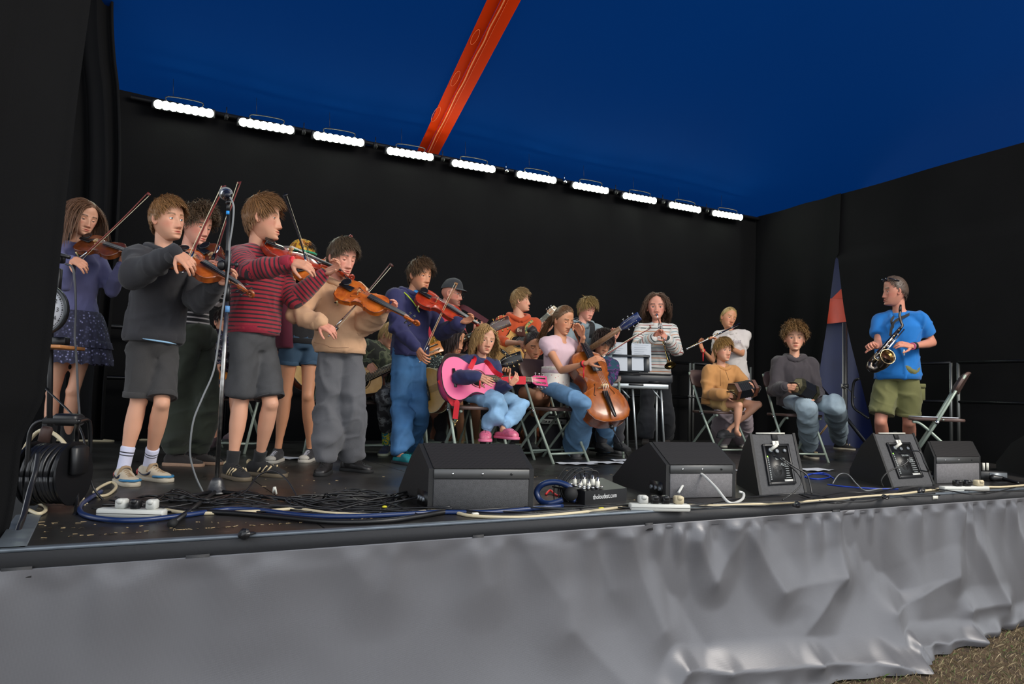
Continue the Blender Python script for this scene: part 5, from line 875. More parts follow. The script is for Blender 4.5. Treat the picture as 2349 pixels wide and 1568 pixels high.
# seated guitarist half hidden behind the microphone stand
I = person('seated guitarist in shorts half hidden between the olive trousers and grey shorts', h=1.55, d=6.0, phi=25, pel=(528, 893), neck=(520, 770), head=(515, 738, 62, 30, 10, 0), skin='fair', hc=DARK, hair='crop', seed=60, nh=400, armL=((560, 830, -.1), (560, 800, -.2)), armR=((498, 830, -.15), (500, 836, -.30)), handR=dict(to=(496, 842, -.05), pn='a', c=(.5, .6, .6, .7)), legL=((540, 895, -.42), (540, 985, -.40)), legR=((498, 895, -.45), (492, 1005, -.42)), toeR='c', toeL='c')
I['top']('jacket', SEQ, sl=1.9, da=.02); I['bottom']('shorts', GR(70, 72, 88), .7, da=.015); I['shoes']('sneaker', GR(70, 50, 56), BLKR)
guitar('tan guitar of the seated player glimpsed behind the microphone stand', at(455, 852, I['d0']-.28), solve(at(455, 852, I['d0']-.28), 640, 800, .85, 1), nrm(-FH*1+ZUP*.15), G_TAN, MAHO)
chair('folding chair hidden behind the microphone stand under the seated guitarist', I['pel'][0]+.02, I['pel'][1]-.05, (-FH[0], -FH[1]), hs=.43)
# 5 girl in the yellow and green cap
I = person('girl in patterned cap, maroon cardigan and denim shorts behind the striped sweater', h=1.60, gnd=(672, 1058), phi=20, pel=(690, 785), neck=(682, 642), head=(692, 592, 78, 58, 8, 0), skin='tan', hc=S(52, 40, 32), hair='crop', hlen=.22, nh=500, vol=.0, sideshort=-.8, seed=5, curl=.4,
  armL=((760, 720, .1), (757, 690, -.1)), armR=((650, 720, -.05), (664, 660, -.2)), handR=dict(pn='c'), legL=((706, 908, -.03), (710, 1056)), legR=((655, 905, -.03), (636, 1058)), toeL='c', toeR='c', lid=.0)
I['top']('top', GR(20, 20, 24), sl=1.3, da=.01, hem=-.02, cuff=False, fold=.003); I['top']('cardigan', GR(88, 18, 42), sl=1.9, da=.022, hem=-.14, fold=.006) if 0 else None
CG = GR(88, 18, 42); mk('cardigan', (lambda V, F, N: (V, F))(*rem(joinm([rings(np.array([I['tl'](q)-I['lf']*.13 for q in (-.12, .2, .6, .9)]), I['lf'], I['fw'], [.06, .06, .07, .06], [.11, .11, .12, .09]), capsule(I['sh'][-1], I['J']['elR'], [.055, .06]), capsule(I['J']['elR'], I['J']['wrR'], [.055, .04]), capsule(I['sh'][1], I['J']['elL'], [.055, .05]), capsule(I['J']['elL'], I['J']['wrL'], [.05, .04])]), .012, 4)), CG, I['T'])
I['bottom']('denim_shorts', denim(48, 72, 94), .42, da=.008, flare=.018, wst=.06); SN = I['shoes']('sneaker', GR(32, 30, 34), mat('sole_white', S(185, 180, 170), .6), mat('lace_white', S(190, 190, 200), .7)); cap_(I, patch('cap_print', [(0, S(150, 90, 20)), (.46, S(205, 150, 30)), (.56, S(120, 100, 50))], 30), peak=False, band=GR(24, 140, 100))
for sho, o, t, l, u in SN: mk('toe_cap', ball(o+t*.155*I['s']+u*.032*I['s'], (.034*I['s'], .040*I['s'], .022*I['s']), 12, 8, np.array([t, l, u])), mat('sole_white', None), sho)
violin('yellow-brown violin seen below the red viola, held by the girl in the cap', at(676, 628, I['d0']-.15), solve(at(676, 628, I['d0']-.15), 812, 590, .58, 1), nrm(ZUP*.5-FH), V_AM, V_AM); bow_in(I, 'bow tip poking up behind the head of the boy in beige', 690, 640, 806, 540, .60, 1, 'u', hdd=.12)
# hidden guitarist behind the beige sweatshirt
I = person('seated guitarist in blue jeans almost hidden behind the boy in beige', h=1.6, d=6.2, phi=30, pel=(768, 895), neck=(775, 775), head=(785, 742, 58, 30, 10, 0), skin='fair', hc=BROWN, hair='crop', nh=300, seed=61, armL=((830, 830, .1), (815, 815, -.15)), armR=((740, 830, -.1), (765, 850, -.2)), legL=((805, 905, -.4), (800, 1045)), legR=((765, 905, -.42), (762, 1048)), toeR='c', toeL='cr')
I['top']('shirt', GR(40, 60, 70), sl=1.9); I['bottom']('jeans', denim(20, 52, 92), da=.012); I['shoes']('sneaker', GR(60, 30, 90), mat('sole_white', None), GR(30, 30, 30))
guitar('guitar with a brown six-peg headstock showing right of the beige sweatshirt', at(668, 848, I['d0']-.30), solve(at(668, 848, I['d0']-.30), 903, 795, .98, 1), nrm(-FH+ZUP*.1), G_YEL, MAHO, m_head=wood('headstock_brown', S(120, 62, 32), S(140, 76, 42), .4))
chair('folding chair behind the beige boy\'s grey sweatpants', I['pel'][0]+.02, I['pel'][1]-.05, (-FH[0], -FH[1]), hs=.43)
# 4 boy in the striped sweater
I = person('teenage boy in red and black striped sweater and grey denim shorts playing viola', h=1.67, gnd=(560, 1092), phi=52, tw=48, pel=(582, 785), neck=(590, 585), head=(604, 500, 106, 74, 3, 0), skin='fair', hc=S(138, 98, 60), hair='crop', hlen=.26, fade=.25, sideshort=.5, nh=1300, hth=.032, seed=4, iris=(.2, .16, .12), lid=.0, nose=1.05,
  armL=((672, 686, .05), (742, 628, .08)), armR=((572, 622, -.33), (668, 600, -.36)), handR=dict(to=(712, 610, -.02), pn='da', c=(.4, .5, .65, .8)), handL=dict(to=(788, 604, 0), pn='cu', c=(.7, .8, .9, 1)), legL=((620, 925, -.03), (592, 1090)), legR=((552, 920, -.06), (531, 1096)), toeL='rrrc', toeR='rc')
RS_ = stripes('red_stripe', .0235, [(0, S(150, 22, 42)), (.60, S(34, 24, 30))]); BURG = GR(140, 16, 44); I['top']('sweater', RS_, sl=1.95, da=.02, hem=.10, boxy=.012, mc=BURG, fold=.007, sw_=.05)
nb = I['tl'](1.0); cl = I['lf']; cf = I['fw']; CG2 = GR(50, 50, 54)
for g in (1, -1): mk('collar', prism(np.array([(0, 0), (.015, .075), (-.045, .095), (-.075, .02)]), nb+cf*.055-ZUP*.01, cf*.8-ZUP*.5, cl*g, nrm(np.cross(cf*.8-ZUP*.5, cl*g))*(1 if g > 0 else -1)*-1, .006), CG2, I['T'])
mk('collar_stand', lathe([(-.03, .098), (.0, .092), (.030, .074), (.036, .066), (.02, .056)], nb, nrm(I['hc']-cf*.03-nb), 20), CG2, I['T'])
I['bottom']('denim_shorts', denim(62, 62, 64), .90, da=.014, flare=.024, wst=.28); I['sock'](GR(18, 18, 20), .07); I['band']('R', RB, .012, tail=.03)
for sho, o, t, l, u in I['shoes']('sneaker', mat('black_suede', S(26, 25, 26), .85), mat('gum_sole', S(96, 84, 66), .7), GR(20, 20, 20)):
    s_ = I['s']; CRS = mat('stripe_cream', S(196, 176, 138), .7)
    for k in range(3):
        for g in (-1, 1): x = (.035+.03*k)*s_; mk('side_stripe', tube([o+t*(x-.010)+l*g*.0405*s_+u*.026*s_, o+t*(x+.004)+l*g*.0375*s_+u*.046*s_, o+t*(x+.014)+l*g*.026*s_+u*.064*s_], .0050*s_, 6), CRS, sho)
    mk('heel_tab', ball(o-t*.070*s_+u*.075*s_, (.010*s_, .020*s_, .018*s_), 10, 6, np.array([t, l, u])), CRS, sho)
W_ = violin('red viola with black chin rest held by the boy in the striped sweater', at(606, 563, I['d0']-.10), solve(at(606, 563, I['d0']-.10), 812, 634, .62, 1), nrm(ZUP*.85-FH*.75), V_RED, V_REDS)
bow_in(I, 'black bow held upright over the red viola', 713, 624, 654, 447, .62, 1, 'l', EBO)
# 8 boy in beige
I = person('boy in beige sweatshirt and grey sweatpants playing violin with eyes lowered', h=1.50, gnd=(778, 1082), phi=24, pel=(780, 800), neck=(768, 652), head=(784, 590, 89, 42, 18, 2), skin='pink', hc=S(92, 74, 54), hair='crop', hlen=.24, nh=1200, hth=.032, seed=6, lid=-.27, sweep=.15,
  armL=((840, 742, -1), (876, 712, -.2)), armR=((682, 722, -1), (732, 742, -.35)), handR=dict(to=(772, 760, -.03), pn='da', c=(.4, .5, .6, .7)), handL=dict(to=(912, 700, 0), pn='cu', c=(.8, .9, 1, 1)), legL=((808, 935, -.03), (803, 1080)), legR=((753, 935, -.04), (747, 1086)), toeL='rrc', toeR='c')
BG_ = GR(204, 160, 124, var=.04); I['top']('sweatshirt', BG_, sl=1.93, da=.030, hem=-.06, boxy=.018, hood=BG_, fold=.010, sw_=.055); I['bottom']('sweatpants', GR(88, 88, 92, var=.07), baggy=.028, da=.024, cuff=True, fold=.010); I['band']('R', RB, .012); mk('pocket_seam', tube(spl([at(720, 785, I['d0']-.185), at(745, 790, I['d0']-.2), at(762, 797, I['d0']-.2), at(800, 797, I['d0']-.2)], 5), .0025, 5), GR(160, 120, 90), I['T'])
for sho, o, t, l, u in I['shoes']('boot', mat('black_leather', S(30, 28, 28), .45, bump=.3, bscale=30, var=.3, vscale=20), BLKR, mat('lace_black', S(18, 18, 18), .7)): pass
W_ = violin('amber violin with black chin rest held by the boy in beige', at(777, 656, I['d0']-.19), solve(at(777, 656, I['d0']-.19), 961, 739, .57, -1), nrm(ZUP*.8-FH*.8-RH*.05), V_AM, V_AM)
bow_in(I, 'dark bow slanting across the beige sweatshirt', 757, 767, 898, 606, .62, 1, 'u', mat('bow_brown', S(70, 36, 28), .35, coat=.5))
# 9 boy in camouflage
I = person('blond boy with glasses in green camouflage jacket bent over a guitar', h=1.50, d=6.25, phi=45, pel=(868, 895), neck=(872, 793), head=(894, 768, 60, 62, 38, 0), skin='fair', hc=BLOND, hair='crop', hlen=.30, nh=700, seed=9, lid=-.2,
  armL=((925, 855, -.1), (945, 830, -.2)), armR=((828, 850, -.1), (846, 832, -.34)), handR=dict(to=(862, 858, -.03), pn='a', c=(.3, .35, .4, .4)), legL=((905, 908, -.35), (925, 1030)), legR=((884, 906, -.42), (884, 1042)), toeR='c', toeL='c')
I['top']('jacket', CAMO, sl=1.9, da=.024, hem=-.1, hood=None); I['bottom']('camouflage_trousers', CAMO2, 1.7, da=.014, cuff=False); I['sock'](patch('sock_colour', [(0, S(30, 120, 130)), (.42, S(30, 120, 130)), (.5, S(210, 190, 40)), (.6, S(40, 140, 60))], 40), .16); I['shoes']('sneaker', GR(36, 44, 70), mat('sole_pale', S(170, 175, 150), .6), GR(50, 60, 90)); glasses(I)
guitar('pale acoustic guitar under the hand of the boy in camouflage', at(742, 912, I['d0']-.40), solve(at(742, 912, I['d0']-.40), 1012, 790, 1.0, -1), nrm(-FH+ZUP*.25), G_NAT, MAHO, slot=True, tuner=mat('gold_tuner', S(220, 190, 130), .3, metal=.8), m_head=G_TAN)
chair('folding chair under the boy in camouflage', I['pel'][0]+.0, I['pel'][1], (-FH[0]+.5*RH[0], -FH[1]+.5*RH[1]), hs=.43)
# 11 man in the black cap
I = person('bearded man in black cap, glasses and red shirt seated behind the navy hoodie', h=1.72, d=6.9, phi=45, pel=(1012, 872), neck=(1018, 712), head=(1038, 672, 62, 66, 10, 0), skin='ruddy', hc=S(48, 36, 32), hair='none', beard=.55, seed=11, nose=1.15, lid=0, armL=((1062, 800, -.15), (1088, 762, -.2)), armR=((985, 790, -.1), (985, 820, -.3)), handL=dict(pn='a', c=(.9, .9, 1, 1), to=(1100, 752, 0)), legL=((1040, 905, -.45), (1032, 1022)), legR=((1000, 905, -.45), (992, 1025)), toeL='c', toeR='cl')
I['top']('shirt', GR(190, 44, 62), sl=.8, da=.016, cuff=False); I['bottom']('shorts', GR(40, 40, 46), .9); cap_(I, GR(42, 44, 48)); glasses(I); I['shoes']('sneaker', GR(30, 26, 26), mat('gum_sole', None), GR(150, 70, 30))
GT = guitar('guitar with pearl-inlaid neck held by the man in the black cap', at(925, 838, I['d0']-.28), solve(at(925, 838, I['d0']-.28), 1166, 734, 1.08, -1), nrm(-FH+ZUP*.15), G_YEL, MAHO, m_neck=wood('neck_dark', S(60, 34, 26), S(84, 50, 36)), tuner=BRS)
for k in range(7): a = GT['pt'](.56+.04*k, 0, .012); mk('inlay', box(a, (.018, .012, .002), np.array([GT['u'], GT['v'], GT['n']])), mat('pearl', S(200, 215, 205), .3), GT['T'])
strap('shoulder_strap', I['T'], [I['sh'][1]+ZUP*.05, at(1062, 704, I['d0']-.05), at(1090, 720, I['d0']-.12), at(1118, 738, I['d0']-.2)], .045, GR(92, 40, 48), 'c')
chair('folding chair under the man in the black cap', I['pel'][0], I['pel'][1], (-FH[0]+.5*RH[0], -FH[1]+.5*RH[1]), hs=.50)
# 13 child peeping
I = person('dark-haired child glimpsed between the navy hoodie and the girl in the speckled dress', h=1.45, d=7.1, phi=40, pel=(985, 895), neck=(992, 800), head=(999, 772, 50, 50, 10, 0), skin='brown', hc=DARK, hair='long', hlen=.9, nh=350, seed=13, armL=((1010, 850, -.1), (1020, 845, -.2)), legL=((1010, 900, -.4), (1010, 1010, -.4)), legR=((975, 900, -.4), (975, 1010, -.4)))
I['top']('top', GR(40, 40, 60), sl=.9); I['bottom']('trousers', GR(30, 30, 36)); I['shoes']('sneaker', GR(30, 30, 32), BLKR); chair('folding chair under the glimpsed dark-haired child', I['pel'][0], I['pel'][1], (-FH[0], -FH[1]), hs=.43)
# 12 girl in the speckled dress
I = person('girl with long dark hair in speckled dark dress playing a yellow guitar', h=1.58, d=6.45, phi=30, pel=(1020, 898), neck=(1030, 824), head=(1043, 781, 64, 56, 20, 0), skin='tan', hc=S(46, 30, 28), hair='long', hlen=.75, nh=700, seed=12, lid=-.3, iris=(.05, .03, .02), armL=((1085, 880, -.1), (1110, 850, -.3)), armR=((975, 865, -.1), (1000, 862, -.42)), handR=dict(pn='a', to=(1030, 868, 0)), legL=((1090, 912, -.38), (1092, 1024)), legR=((1050, 914, -.42), (1056, 1032)), toeL='c', toeR='c')
I['top']('dress', SPECK, sl=.55, da=.014, hem=-.1, cuff=False); I['bottom']('skirt', SPECK, .55, da=.02); 
for n in 'LR': I['band'](n, RB, -.02)
mk('bracelets', lathe([(-.02, .03), (0, .034), (.02, .03)], I['J']['wrR']-nrm(I['J']['wrR']-I['J']['elR'])*.05, nrm(I['J']['wrR']-I['J']['elR']), 12), patch('bead_mix', [(0, S(200, 220, 60)), (.5, S(180, 30, 50)), (.6, S(70, 20, 30))], 60), I['T']); mk('ribbon_tail', box(I['J']['wrR']+np.array([0, -.04, -.06]), (.014, .004, .07)), RB, I['T'])
I['shoes']('boot', mat('tan_suede', S(150, 132, 92), .9, bump=.4, bscale=100), mat('sole_tan', S(120, 100, 80), .8))
guitar('yellow acoustic guitar with black headstock played by the girl in the speckled dress', at(958, 905, I['d0']-.42), solve(at(958, 905, I['d0']-.42), 1192, 816, 1.0, -1), nrm(-FH+ZUP*.2), G_YEL, MAHO, binding=mat('binding_cream', S(200, 190, 150), .5), m_head=EBO, tuner=mat('gold_tuner', None))
chair('folding chair left of the pink guitar, under the girl in the speckled dress', I['pel'][0]+.02, I['pel'][1]-.02, (-FH[0]+.3*RH[0], -FH[1]+.3*RH[1]), hs=.43)
# 10 boy in navy hoodie
I = person('boy in navy hooded top with yellow zip and blue jeans playing violin', h=1.50, gnd=(930, 1055), phi=36, pel=(940, 800), neck=(945, 678), head=(963, 630, 74, 48, 10, 2), skin='tan', hc=S(92, 68, 46), hair='crop', hlen=.30, nh=1100, hth=.034, seed=10, lid=-.12, iris=(.06, .04, .03), sweep=.1,
  armL=((1012, 762, -1), (1056, 738, -.2)), armR=((912, 752, -1), (957, 797, -.3)), handR=dict(to=(976, 826, -.03), pn='ra', c=(.3, .4, .5, .6)), handL=dict(to=(1086, 730, 0), pn='cu', c=(.8, .9, 1, 1)), legL=((958, 930, 0), (948, 1046)), legR=((920, 930, -.05), (917, 1062)), toeL='rc', toeR='rc')
NV = GR(40, 40, 84, var=.06); I['top']('hooded_top', NV, sl=1.9, da=.024, hem=-.12, boxy=.01, hood=NV, fold=.008, sw_=.052)
BJ = denim(54, 98, 142); I['bottom']('jeans', BJ, da=.02, baggy=.012, cuff=True, fold=.011, mc=denim(40, 70, 104)); I['shoes']('clog', mat('teal_rubber', S(28, 122, 128), .5), mat('sole_dark', S(40, 40, 44), .8))
for sho in [c for c in bpy.data.objects if c.parent == I['T'] and c.name.startswith('shoe')]: pass
mk('zip', tube(spl([at(924, 668, I['d0']-.10), at(937, 680, I['d0']-.135), at(952, 698, I['d0']-.155), at(962, 716, I['d0']-.16)], 5), .005, 6), mat('zip_yellow', S(190, 210, 50), .5), I['T']); mk('shirt_front', ball(I['tl'](.93)+I['fw']*.055, (.05, .03, .07), 14, 10, np.array([I['lf'], I['fw'], ZUP])), GR(48, 134, 200), I['T']); mk('shirt_hem', tube([at(955, 822, I['d0']-.15), at(968, 823, I['d0']-.16), at(982, 821, I['d0']-.13)], .006, 6), GR(80, 170, 225), I['T'])
W_ = violin('small red violin with blue finger tapes held by the boy in navy', at(957, 672, I['d0']-.14), solve(at(957, 672, I['d0']-.14), 1122, 758, .58, -1), nrm(ZUP*.9-FH*.7), V_RED, V_REDS, tapes=2)
bow_in(I, 'tan bow held nearly upright in front of the boy in navy', 964, 827, 1047, 648, .66, 1, 'r', mat('bow_tan', S(150, 104, 60), .35, coat=.5))
# 14 boy in the orange hoodie
I = person('fair-haired boy in rust-orange hoodie looking right over his guitar', h=1.66, d=6.95, phi=20, tw=15, pel=(1182, 868), neck=(1190, 734), head=(1194, 689, 54, 80, -3, 0), skin='fair', hc=S(160, 128, 84), hair='crop', hlen=.26, nh=800, seed=14, lid=.15, nose=1.0,
  armL=((1235, 800, -.1), (1246, 765, -.2)), armR=((1146, 785, -.18), (1194, 786, -.40)), handR=dict(to=(1212, 794, 0), pn='a', c=(.4, .4, .5, .5)), handL=dict(pn='c', to=(1250, 745, 0), c=(.9, .9, 1, 1)), legL=((1215, 900, -.42), (1215, 1012, -.4)), legR=((1170, 900, -.42), (1170, 1012, -.4)))
OR_ = GR(186, 72, 26, var=.05); I['top']('hoodie', OR_, sl=1.25, da=.024, boxy=.02, hood=OR_, cuff=False, sw_=.056); I['bottom']('trousers', GR(30, 30, 34)); I['shoes']('sneaker', GR(26, 26, 28), BLKR)
tn, fn_ = at(1196, 757, I['d0']-.16), None; V, F = text('Be', .045, at(1192, 757, dep(I['tl'](.7))-.175), RH, nrm(ZUP-FH*.15), .001); mk('chest_print', ball(at(1197, 760, dep(I['tl'](.7))-.150), (.06, .022, .05), 16, 10, np.array([RH, FH, ZUP])), GR(92, 50, 40), I['T'])['label'] = 'dark faded block printed on the chest'; mk('lettering', (V, F), GR(225, 205, 180), I['T'], smooth=False)
guitar('pale acoustic guitar with neck rising behind the cellist, held by the orange hoodie', at(1142, 826, I['d0']-.38), solve(at(1142, 826, I['d0']-.38), 1280, 702, 1.0, 1), nrm(-FH+ZUP*.25), G_NAT, MAHO, m_neck=wood('neck_tan', S(150, 112, 82), S(170, 130, 96)))
strap('guitar_strap', I['T'], [I['sh'][1]+ZUP*.05-FH*.02, at(1208, 748, I['d0']-.19), at(1210, 772, I['d0']-.21)], .025, patch('strap_weave', [(0, S(60, 90, 70)), (.5, S(170, 150, 80))], 40), 'c')
chair('folding chair under the boy in the orange hoodie', I['pel'][0], I['pel'][1], (-FH[0], -FH[1]), hs=.43)
# 16 girl with the bun
I = person('girl with dark hair in a bun, black T-shirt and brown boots, head bowed', h=1.58, d=6.45, phi=20, pel=(1205, 898), neck=(1212, 838), head=(1224, 791, 62, 26, 26, 6), skin='tan', hc=S(44, 34, 34), hair='back', hlen=.6, nh=700, seed=16, lid=-.25, iris=(.05, .03, .02), armL=((1262, 880, -.05), (1250, 892, -.35)), armR=((1172, 870, -.1), (1165, 850, -.4)), legL=((1252, 905, -.38), (1240, 1014)), legR=((1236, 908, -.44), (1205, 1024)), toeL='cr', toeR='cr')
I['top']('t_shirt', GR(34, 36, 42), sl=.9, da=.016, cuff=False); I['bottom']('shorts', GR(40, 40, 44), .35, da=.01); I['shoes']('boot', mat('brown_leather', S(128, 66, 28), .45, bump=.3, bscale=30, var=.2, vscale=9), mat('sole_brown', S(60, 34, 22), .7))
for n in 'LR': k_, a_ = I['J']['kn'+n], I['J']['an'+n]; u_ = nrm(k_-a_); V, F, N_ = rem(tube([a_, a_+u_*.06, a_+u_*.14, a_+u_*.22, a_+u_*.25], [.055, .058, .062, .066, .062], 16), .009, 2); V = V+N_*(wob(V, 4, 45, st=(1, 1, 3))*.005)[:, None]; mk('boot_shaft', (V, F), MATS['brown_leather'], I['T'])
BN = ball((.0, -.28, .47), (.19, .19, .16), 20, 14); Vb = BN[0]+nrm(BN[0]-np.array([0, -.28, .47]))*(.02*wob(BN[0], 3, 22))[:, None]; mk('hair_bun', (I['Wh'](Vb), BN[1]), MATS['hair_%d_%d_%d'%tuple(int(c*999) for c in S(44, 34, 34)[:3])], I['T'], col=np.ones((len(Vb), 3))*.9)
for i, w_ in enumerate(('JD', 'SAVE')): V, F = text(w_, .045, at(1212, 852+9*i, dep(I['tl'](.55))-.165), RH, nrm(ZUP*1.0), .001); mk('lettering', (V, F), GR(210, 215, 220), I['T'], smooth=False)
strap('guitar_strap', I['T'], [I['sh'][-1]+ZUP*.07+FH*.03, I['sh'][-1]+ZUP*.05-FH*.07, at(1196, 840, I['d0']-.18), at(1194, 862, I['d0']-.2)], .05, GR(24, 24, 28), 'c')
chair('folding chair with brown back visible behind the pink guitar headstock', I['pel'][0]-.12, I['pel'][1]-.25, (-FH[0]*1, -FH[1]*1), hs=.43) if 0 else None
# 15 girl with the pink guitar
I = person('little girl with wavy blonde hair, navy top and pink clogs playing a pink guitar', h=1.32, d=5.55, phi=28, pel=(1082, 900), neck=(1102, 828), head=(1112, 780, 66, 24, 6, -6), skin='fair', hc=S(172, 134, 82), hair='long', hlen=.95, curl=.5, nh=1000, seed=15, iris=(.1, .1, .1), part=.1, lid=.15, hl=([0, 35, 60, 75, 95, 120, 180], [.42, .32, .22, .02, -.10, -.22, -.34]),
  armL=((1146, 892, -.12), (1170, 884, -.22)), armR=((1046, 868, -1), (1097, 862, -.34)), handR=dict(to=(1124, 874, -.02), pn='a', c=(.25, .3, .35, .4)), handL=dict(to=(1192, 860, 0), pn='au', c=(.6, .7, .8, .9)), legL=((1198, 925, -1), (1153, 980, -.20)), legR=((1147, 922, -1), (1115, 985, -.22)), toeL=nrm(-FH*.8+RH*.6-ZUP*.0), toeR=nrm(-FH), fs=1.15)
NV2 = GR(36, 42, 84, var=.06); I['top']('top', NV2, sl=1.9, da=.014, hem=-.06, sw_=.048); LJ = denim(128, 166, 200); I['bottom']('jeans', LJ, 1.97, da=.010, baggy=.006, cuff=True, mc=denim(118, 152, 184), fold=.008); I['shoes']('clog', mat('pink_glitter', S(196, 96, 124), .35, var=.2, vscale=60), mat('pink_sole', S(214, 110, 142), .5)); I['band']('R', RB, .015, tail=.07)
W_ = guitar('bright pink guitar with black edging held by the little blonde girl', at(1014, 866, I['d0']-.30), solve(at(1014, 866, I['d0']-.30), 1259, 872, .88, 1), nrm(-FH*1.0+ZUP*.30), PINK, PINK2, slot=2, depth=.21, wide=1.02)
RST = mat('red_strap', S(206, 22, 40), .6, bump=.2, bscale=200); strap('guitar_strap', W_['T'], [W_['tail']-W_['n']*W_['rd']*.5, at(1028, 905, dep(W_['tail'])), at(1040, 925, dep(W_['tail'])-.01), at(1048, 922, dep(W_['tail'])-.02), at(1046, 945, dep(W_['tail'])-.02), at(1044, 960, dep(W_['tail'])-.02)], .038, RST, 'c')
strap('guitar_strap', W_['T'], [I['sh'][1]+ZUP*.045+FH*.03, I['sh'][1]*.7+I['sh'][-1]*.3+ZUP*.035-FH*.05, at(1122, 835, I['d0']-.15), at(1135, 852, I['d0']-.2), at(1152, 862, I['d0']-.26)], .034, RST, 'c'); strap('guitar_strap', W_['T'], [I['sh'][-1]*.75+I['sh'][1]*.25+ZUP*.05, at(1088, 824, I['d0']-.16), at(1078, 845, I['d0']-.22)], .036, RST, 'c'); strap('guitar_strap', W_['T'], [at(1150, 874, I['d0']-.1), at(1178, 872, I['d0']-.08), at(1206, 872, I['d0']-.06)], .06, RST, 'c')
hk = at(1044, 962, dep(W_['tail'])-.02); mk('strap_hook', joinm([tube([hk+RH*-.02, hk-ZUP*.028, hk+RH*.02], .0025, 6), rod(hk-ZUP*.028, hk-ZUP*.05, .004, 6)]), BRS, W_['T']); ch15 = chair('folding chair under the little girl with the pink guitar', I['pel'][0]+.02, I['pel'][1]-.02, (-FH[0]+.45*RH[0], -FH[1]+.45*RH[1]), hs=.43)
# 18 boy in the grey hoodie
I = person('blond boy in pale grey hoodie holding a banjo-necked bass behind the cellist', h=1.64, d=7.0, phi=25, pel=(1338, 872), neck=(1336, 748), head=(1346, 708, 54, 44, 20, 0), skin='pink', hc=S(156, 128, 78), hair='crop', hlen=.34, nh=800, seed=18, lid=-.3, armL=((1392, 812, -.1), (1408, 782, -.25)), armR=((1300, 800, -.1), (1320, 830, -.35)), handL=dict(to=(1404, 766, 0), pn='c', c=(.8, .8, .9, .9)), legL=((1365, 900, -.42), (1365, 1012, -.4)), legR=((1325, 900, -.42), (1325, 1012, -.4)))
HG = GR(128, 142, 148, var=.04); I['top']('hoodie', HG, sl=1.4, da=.022, hood=HG, cuff=False); I['bottom']('trousers', GR(30, 32, 38)); I['shoes']('sneaker', GR(24, 24, 26), BLKR)
guitar('bass guitar with blue and black headstock held by the boy in the grey hoodie', at(1262, 862, I['d0']-.35), solve(at(1262, 862, I['d0']-.35), 1462, 726, 1.12, -1), nrm(-FH+ZUP*.1), mat('blue_gloss', S(20, 40, 90), .3, coat=.5), BLK, m_neck=wood('neck_tan', None, None), m_head=mat('blue_gloss', None), tuner=CHR, depth=.1, rosette=False, bodyfrac=.36, m_fb=wood('neck_tan', None, None))
strap('shoulder_strap', I['T'], [I['sh'][1]*.6+I['sh'][-1]*.4+ZUP*.05+FH*.02, at(1358, 745, I['d0']-.13), at(1357, 775, I['d0']-.17)], .05, GR(22, 22, 24), 'c'); chair('folding chair under the boy in the grey hoodie', I['pel'][0], I['pel'][1], (-FH[0], -FH[1]), hs=.43)
# 19 boy with the long dark hair
I = person('boy with chin-length dark hair reading behind the cello and sheet music', h=1.5, d=6.75, phi=28, pel=(1374, 900), neck=(1376, 828), head=(1381, 785, 60, 32, 24, 0), skin='tan', hc=S(52, 38, 34), hair='crop', hlen=.32, vol=.07, sideshort=0, nh=900, seed=19, lid=-.35, iris=(.05, .03, .02), part=.5, facew=.3, hl=([0, 40, 75, 95, 120, 180], [.22, .2, .05, -.1, -.25, -.38]), armL=((1400, 868, -.1), (1384, 882, -.3)), armR=((1350, 870, -.1), (1370, 880, -.35)), legL=((1412, 915, -.4), (1420, 1012, -.35)), legR=((1380, 915, -.4), (1380, 1012, -.35)))
I['top']('shirt', patch('shirt_multi', [(0, S(26, 30, 60)), (.45, S(90, 36, 100)), (.5, S(24, 60, 80))], 14), sl=1.9); I['bottom']('trousers', GR(34, 34, 40)); I['shoes']('sneaker', GR(24, 24, 26), BLKR); chair('folding chair under the boy with chin-length dark hair', I['pel'][0], I['pel'][1], (-FH[0], -FH[1]), hs=.43)
# 17 cellist
I = person('teenage girl in pale pink blouse and flared jeans playing the cello', h=1.64, d=6.05, phi=48, tw=42, pel=(1272, 888), neck=(1286, 782), head=(1292, 734, 64, 48, 20, 0), skin='tan', hc=S(110, 78, 50), hair='back', hlen=.55, nh=900, seed=17, lid=-.2, g=.95,
  armL=((1332, 812, .1), (1337, 772, -.05)), armR=((1288, 850, -.22), (1346, 832, -.40)), handR=dict(to=(1376, 818, -.02), pn='da', c=(.5, .6, .7, .7)), handL=dict(to=(1322, 744, 0), pn='cl', c=(.6, .7, .8, .9)), legL=((1392, 928, -.02), (1388, 1044)), legR=((1340, 926, -1), (1318, 1050)), toeR='c', toeL='rrc')
I['top']('blouse', GR(206, 176, 184, var=.04), sl=.33, da=.012, hem=.30, cuff=False, fold=.004, neckh=.93); I['top']('blouse_panel', DITSY, sl=0, da=.020, hem=-.06, cuff=False, fold=.004, neckh=.42, hb=False); MJ = denim(98, 136, 172); I['bottom']('jeans', MJ, 1.96, da=.012, flare=.05, fold=.006)
I['shoes']('clog', mat('grey_clog', S(58, 58, 60), .6), mat('grey_clog_sole', S(48, 48, 50), .7)); I['band']('R', RB, -.03, tail=.085); I['band']('R', GR(60, 40, 34), -.045, name='hair_tie', w=.005); tail_hair(I, (0, -.44, -.02), ((0, -.9, .1), (.05, -.25, -1)), 130, 1.15, .035, .10, .1, k=S(110, 78, 50), seed=17)
cd0 = I['d0']-.36; ctail = at(1408, 966, cd0); chead = solve(ctail, 1301, 712, 1.10, 1)
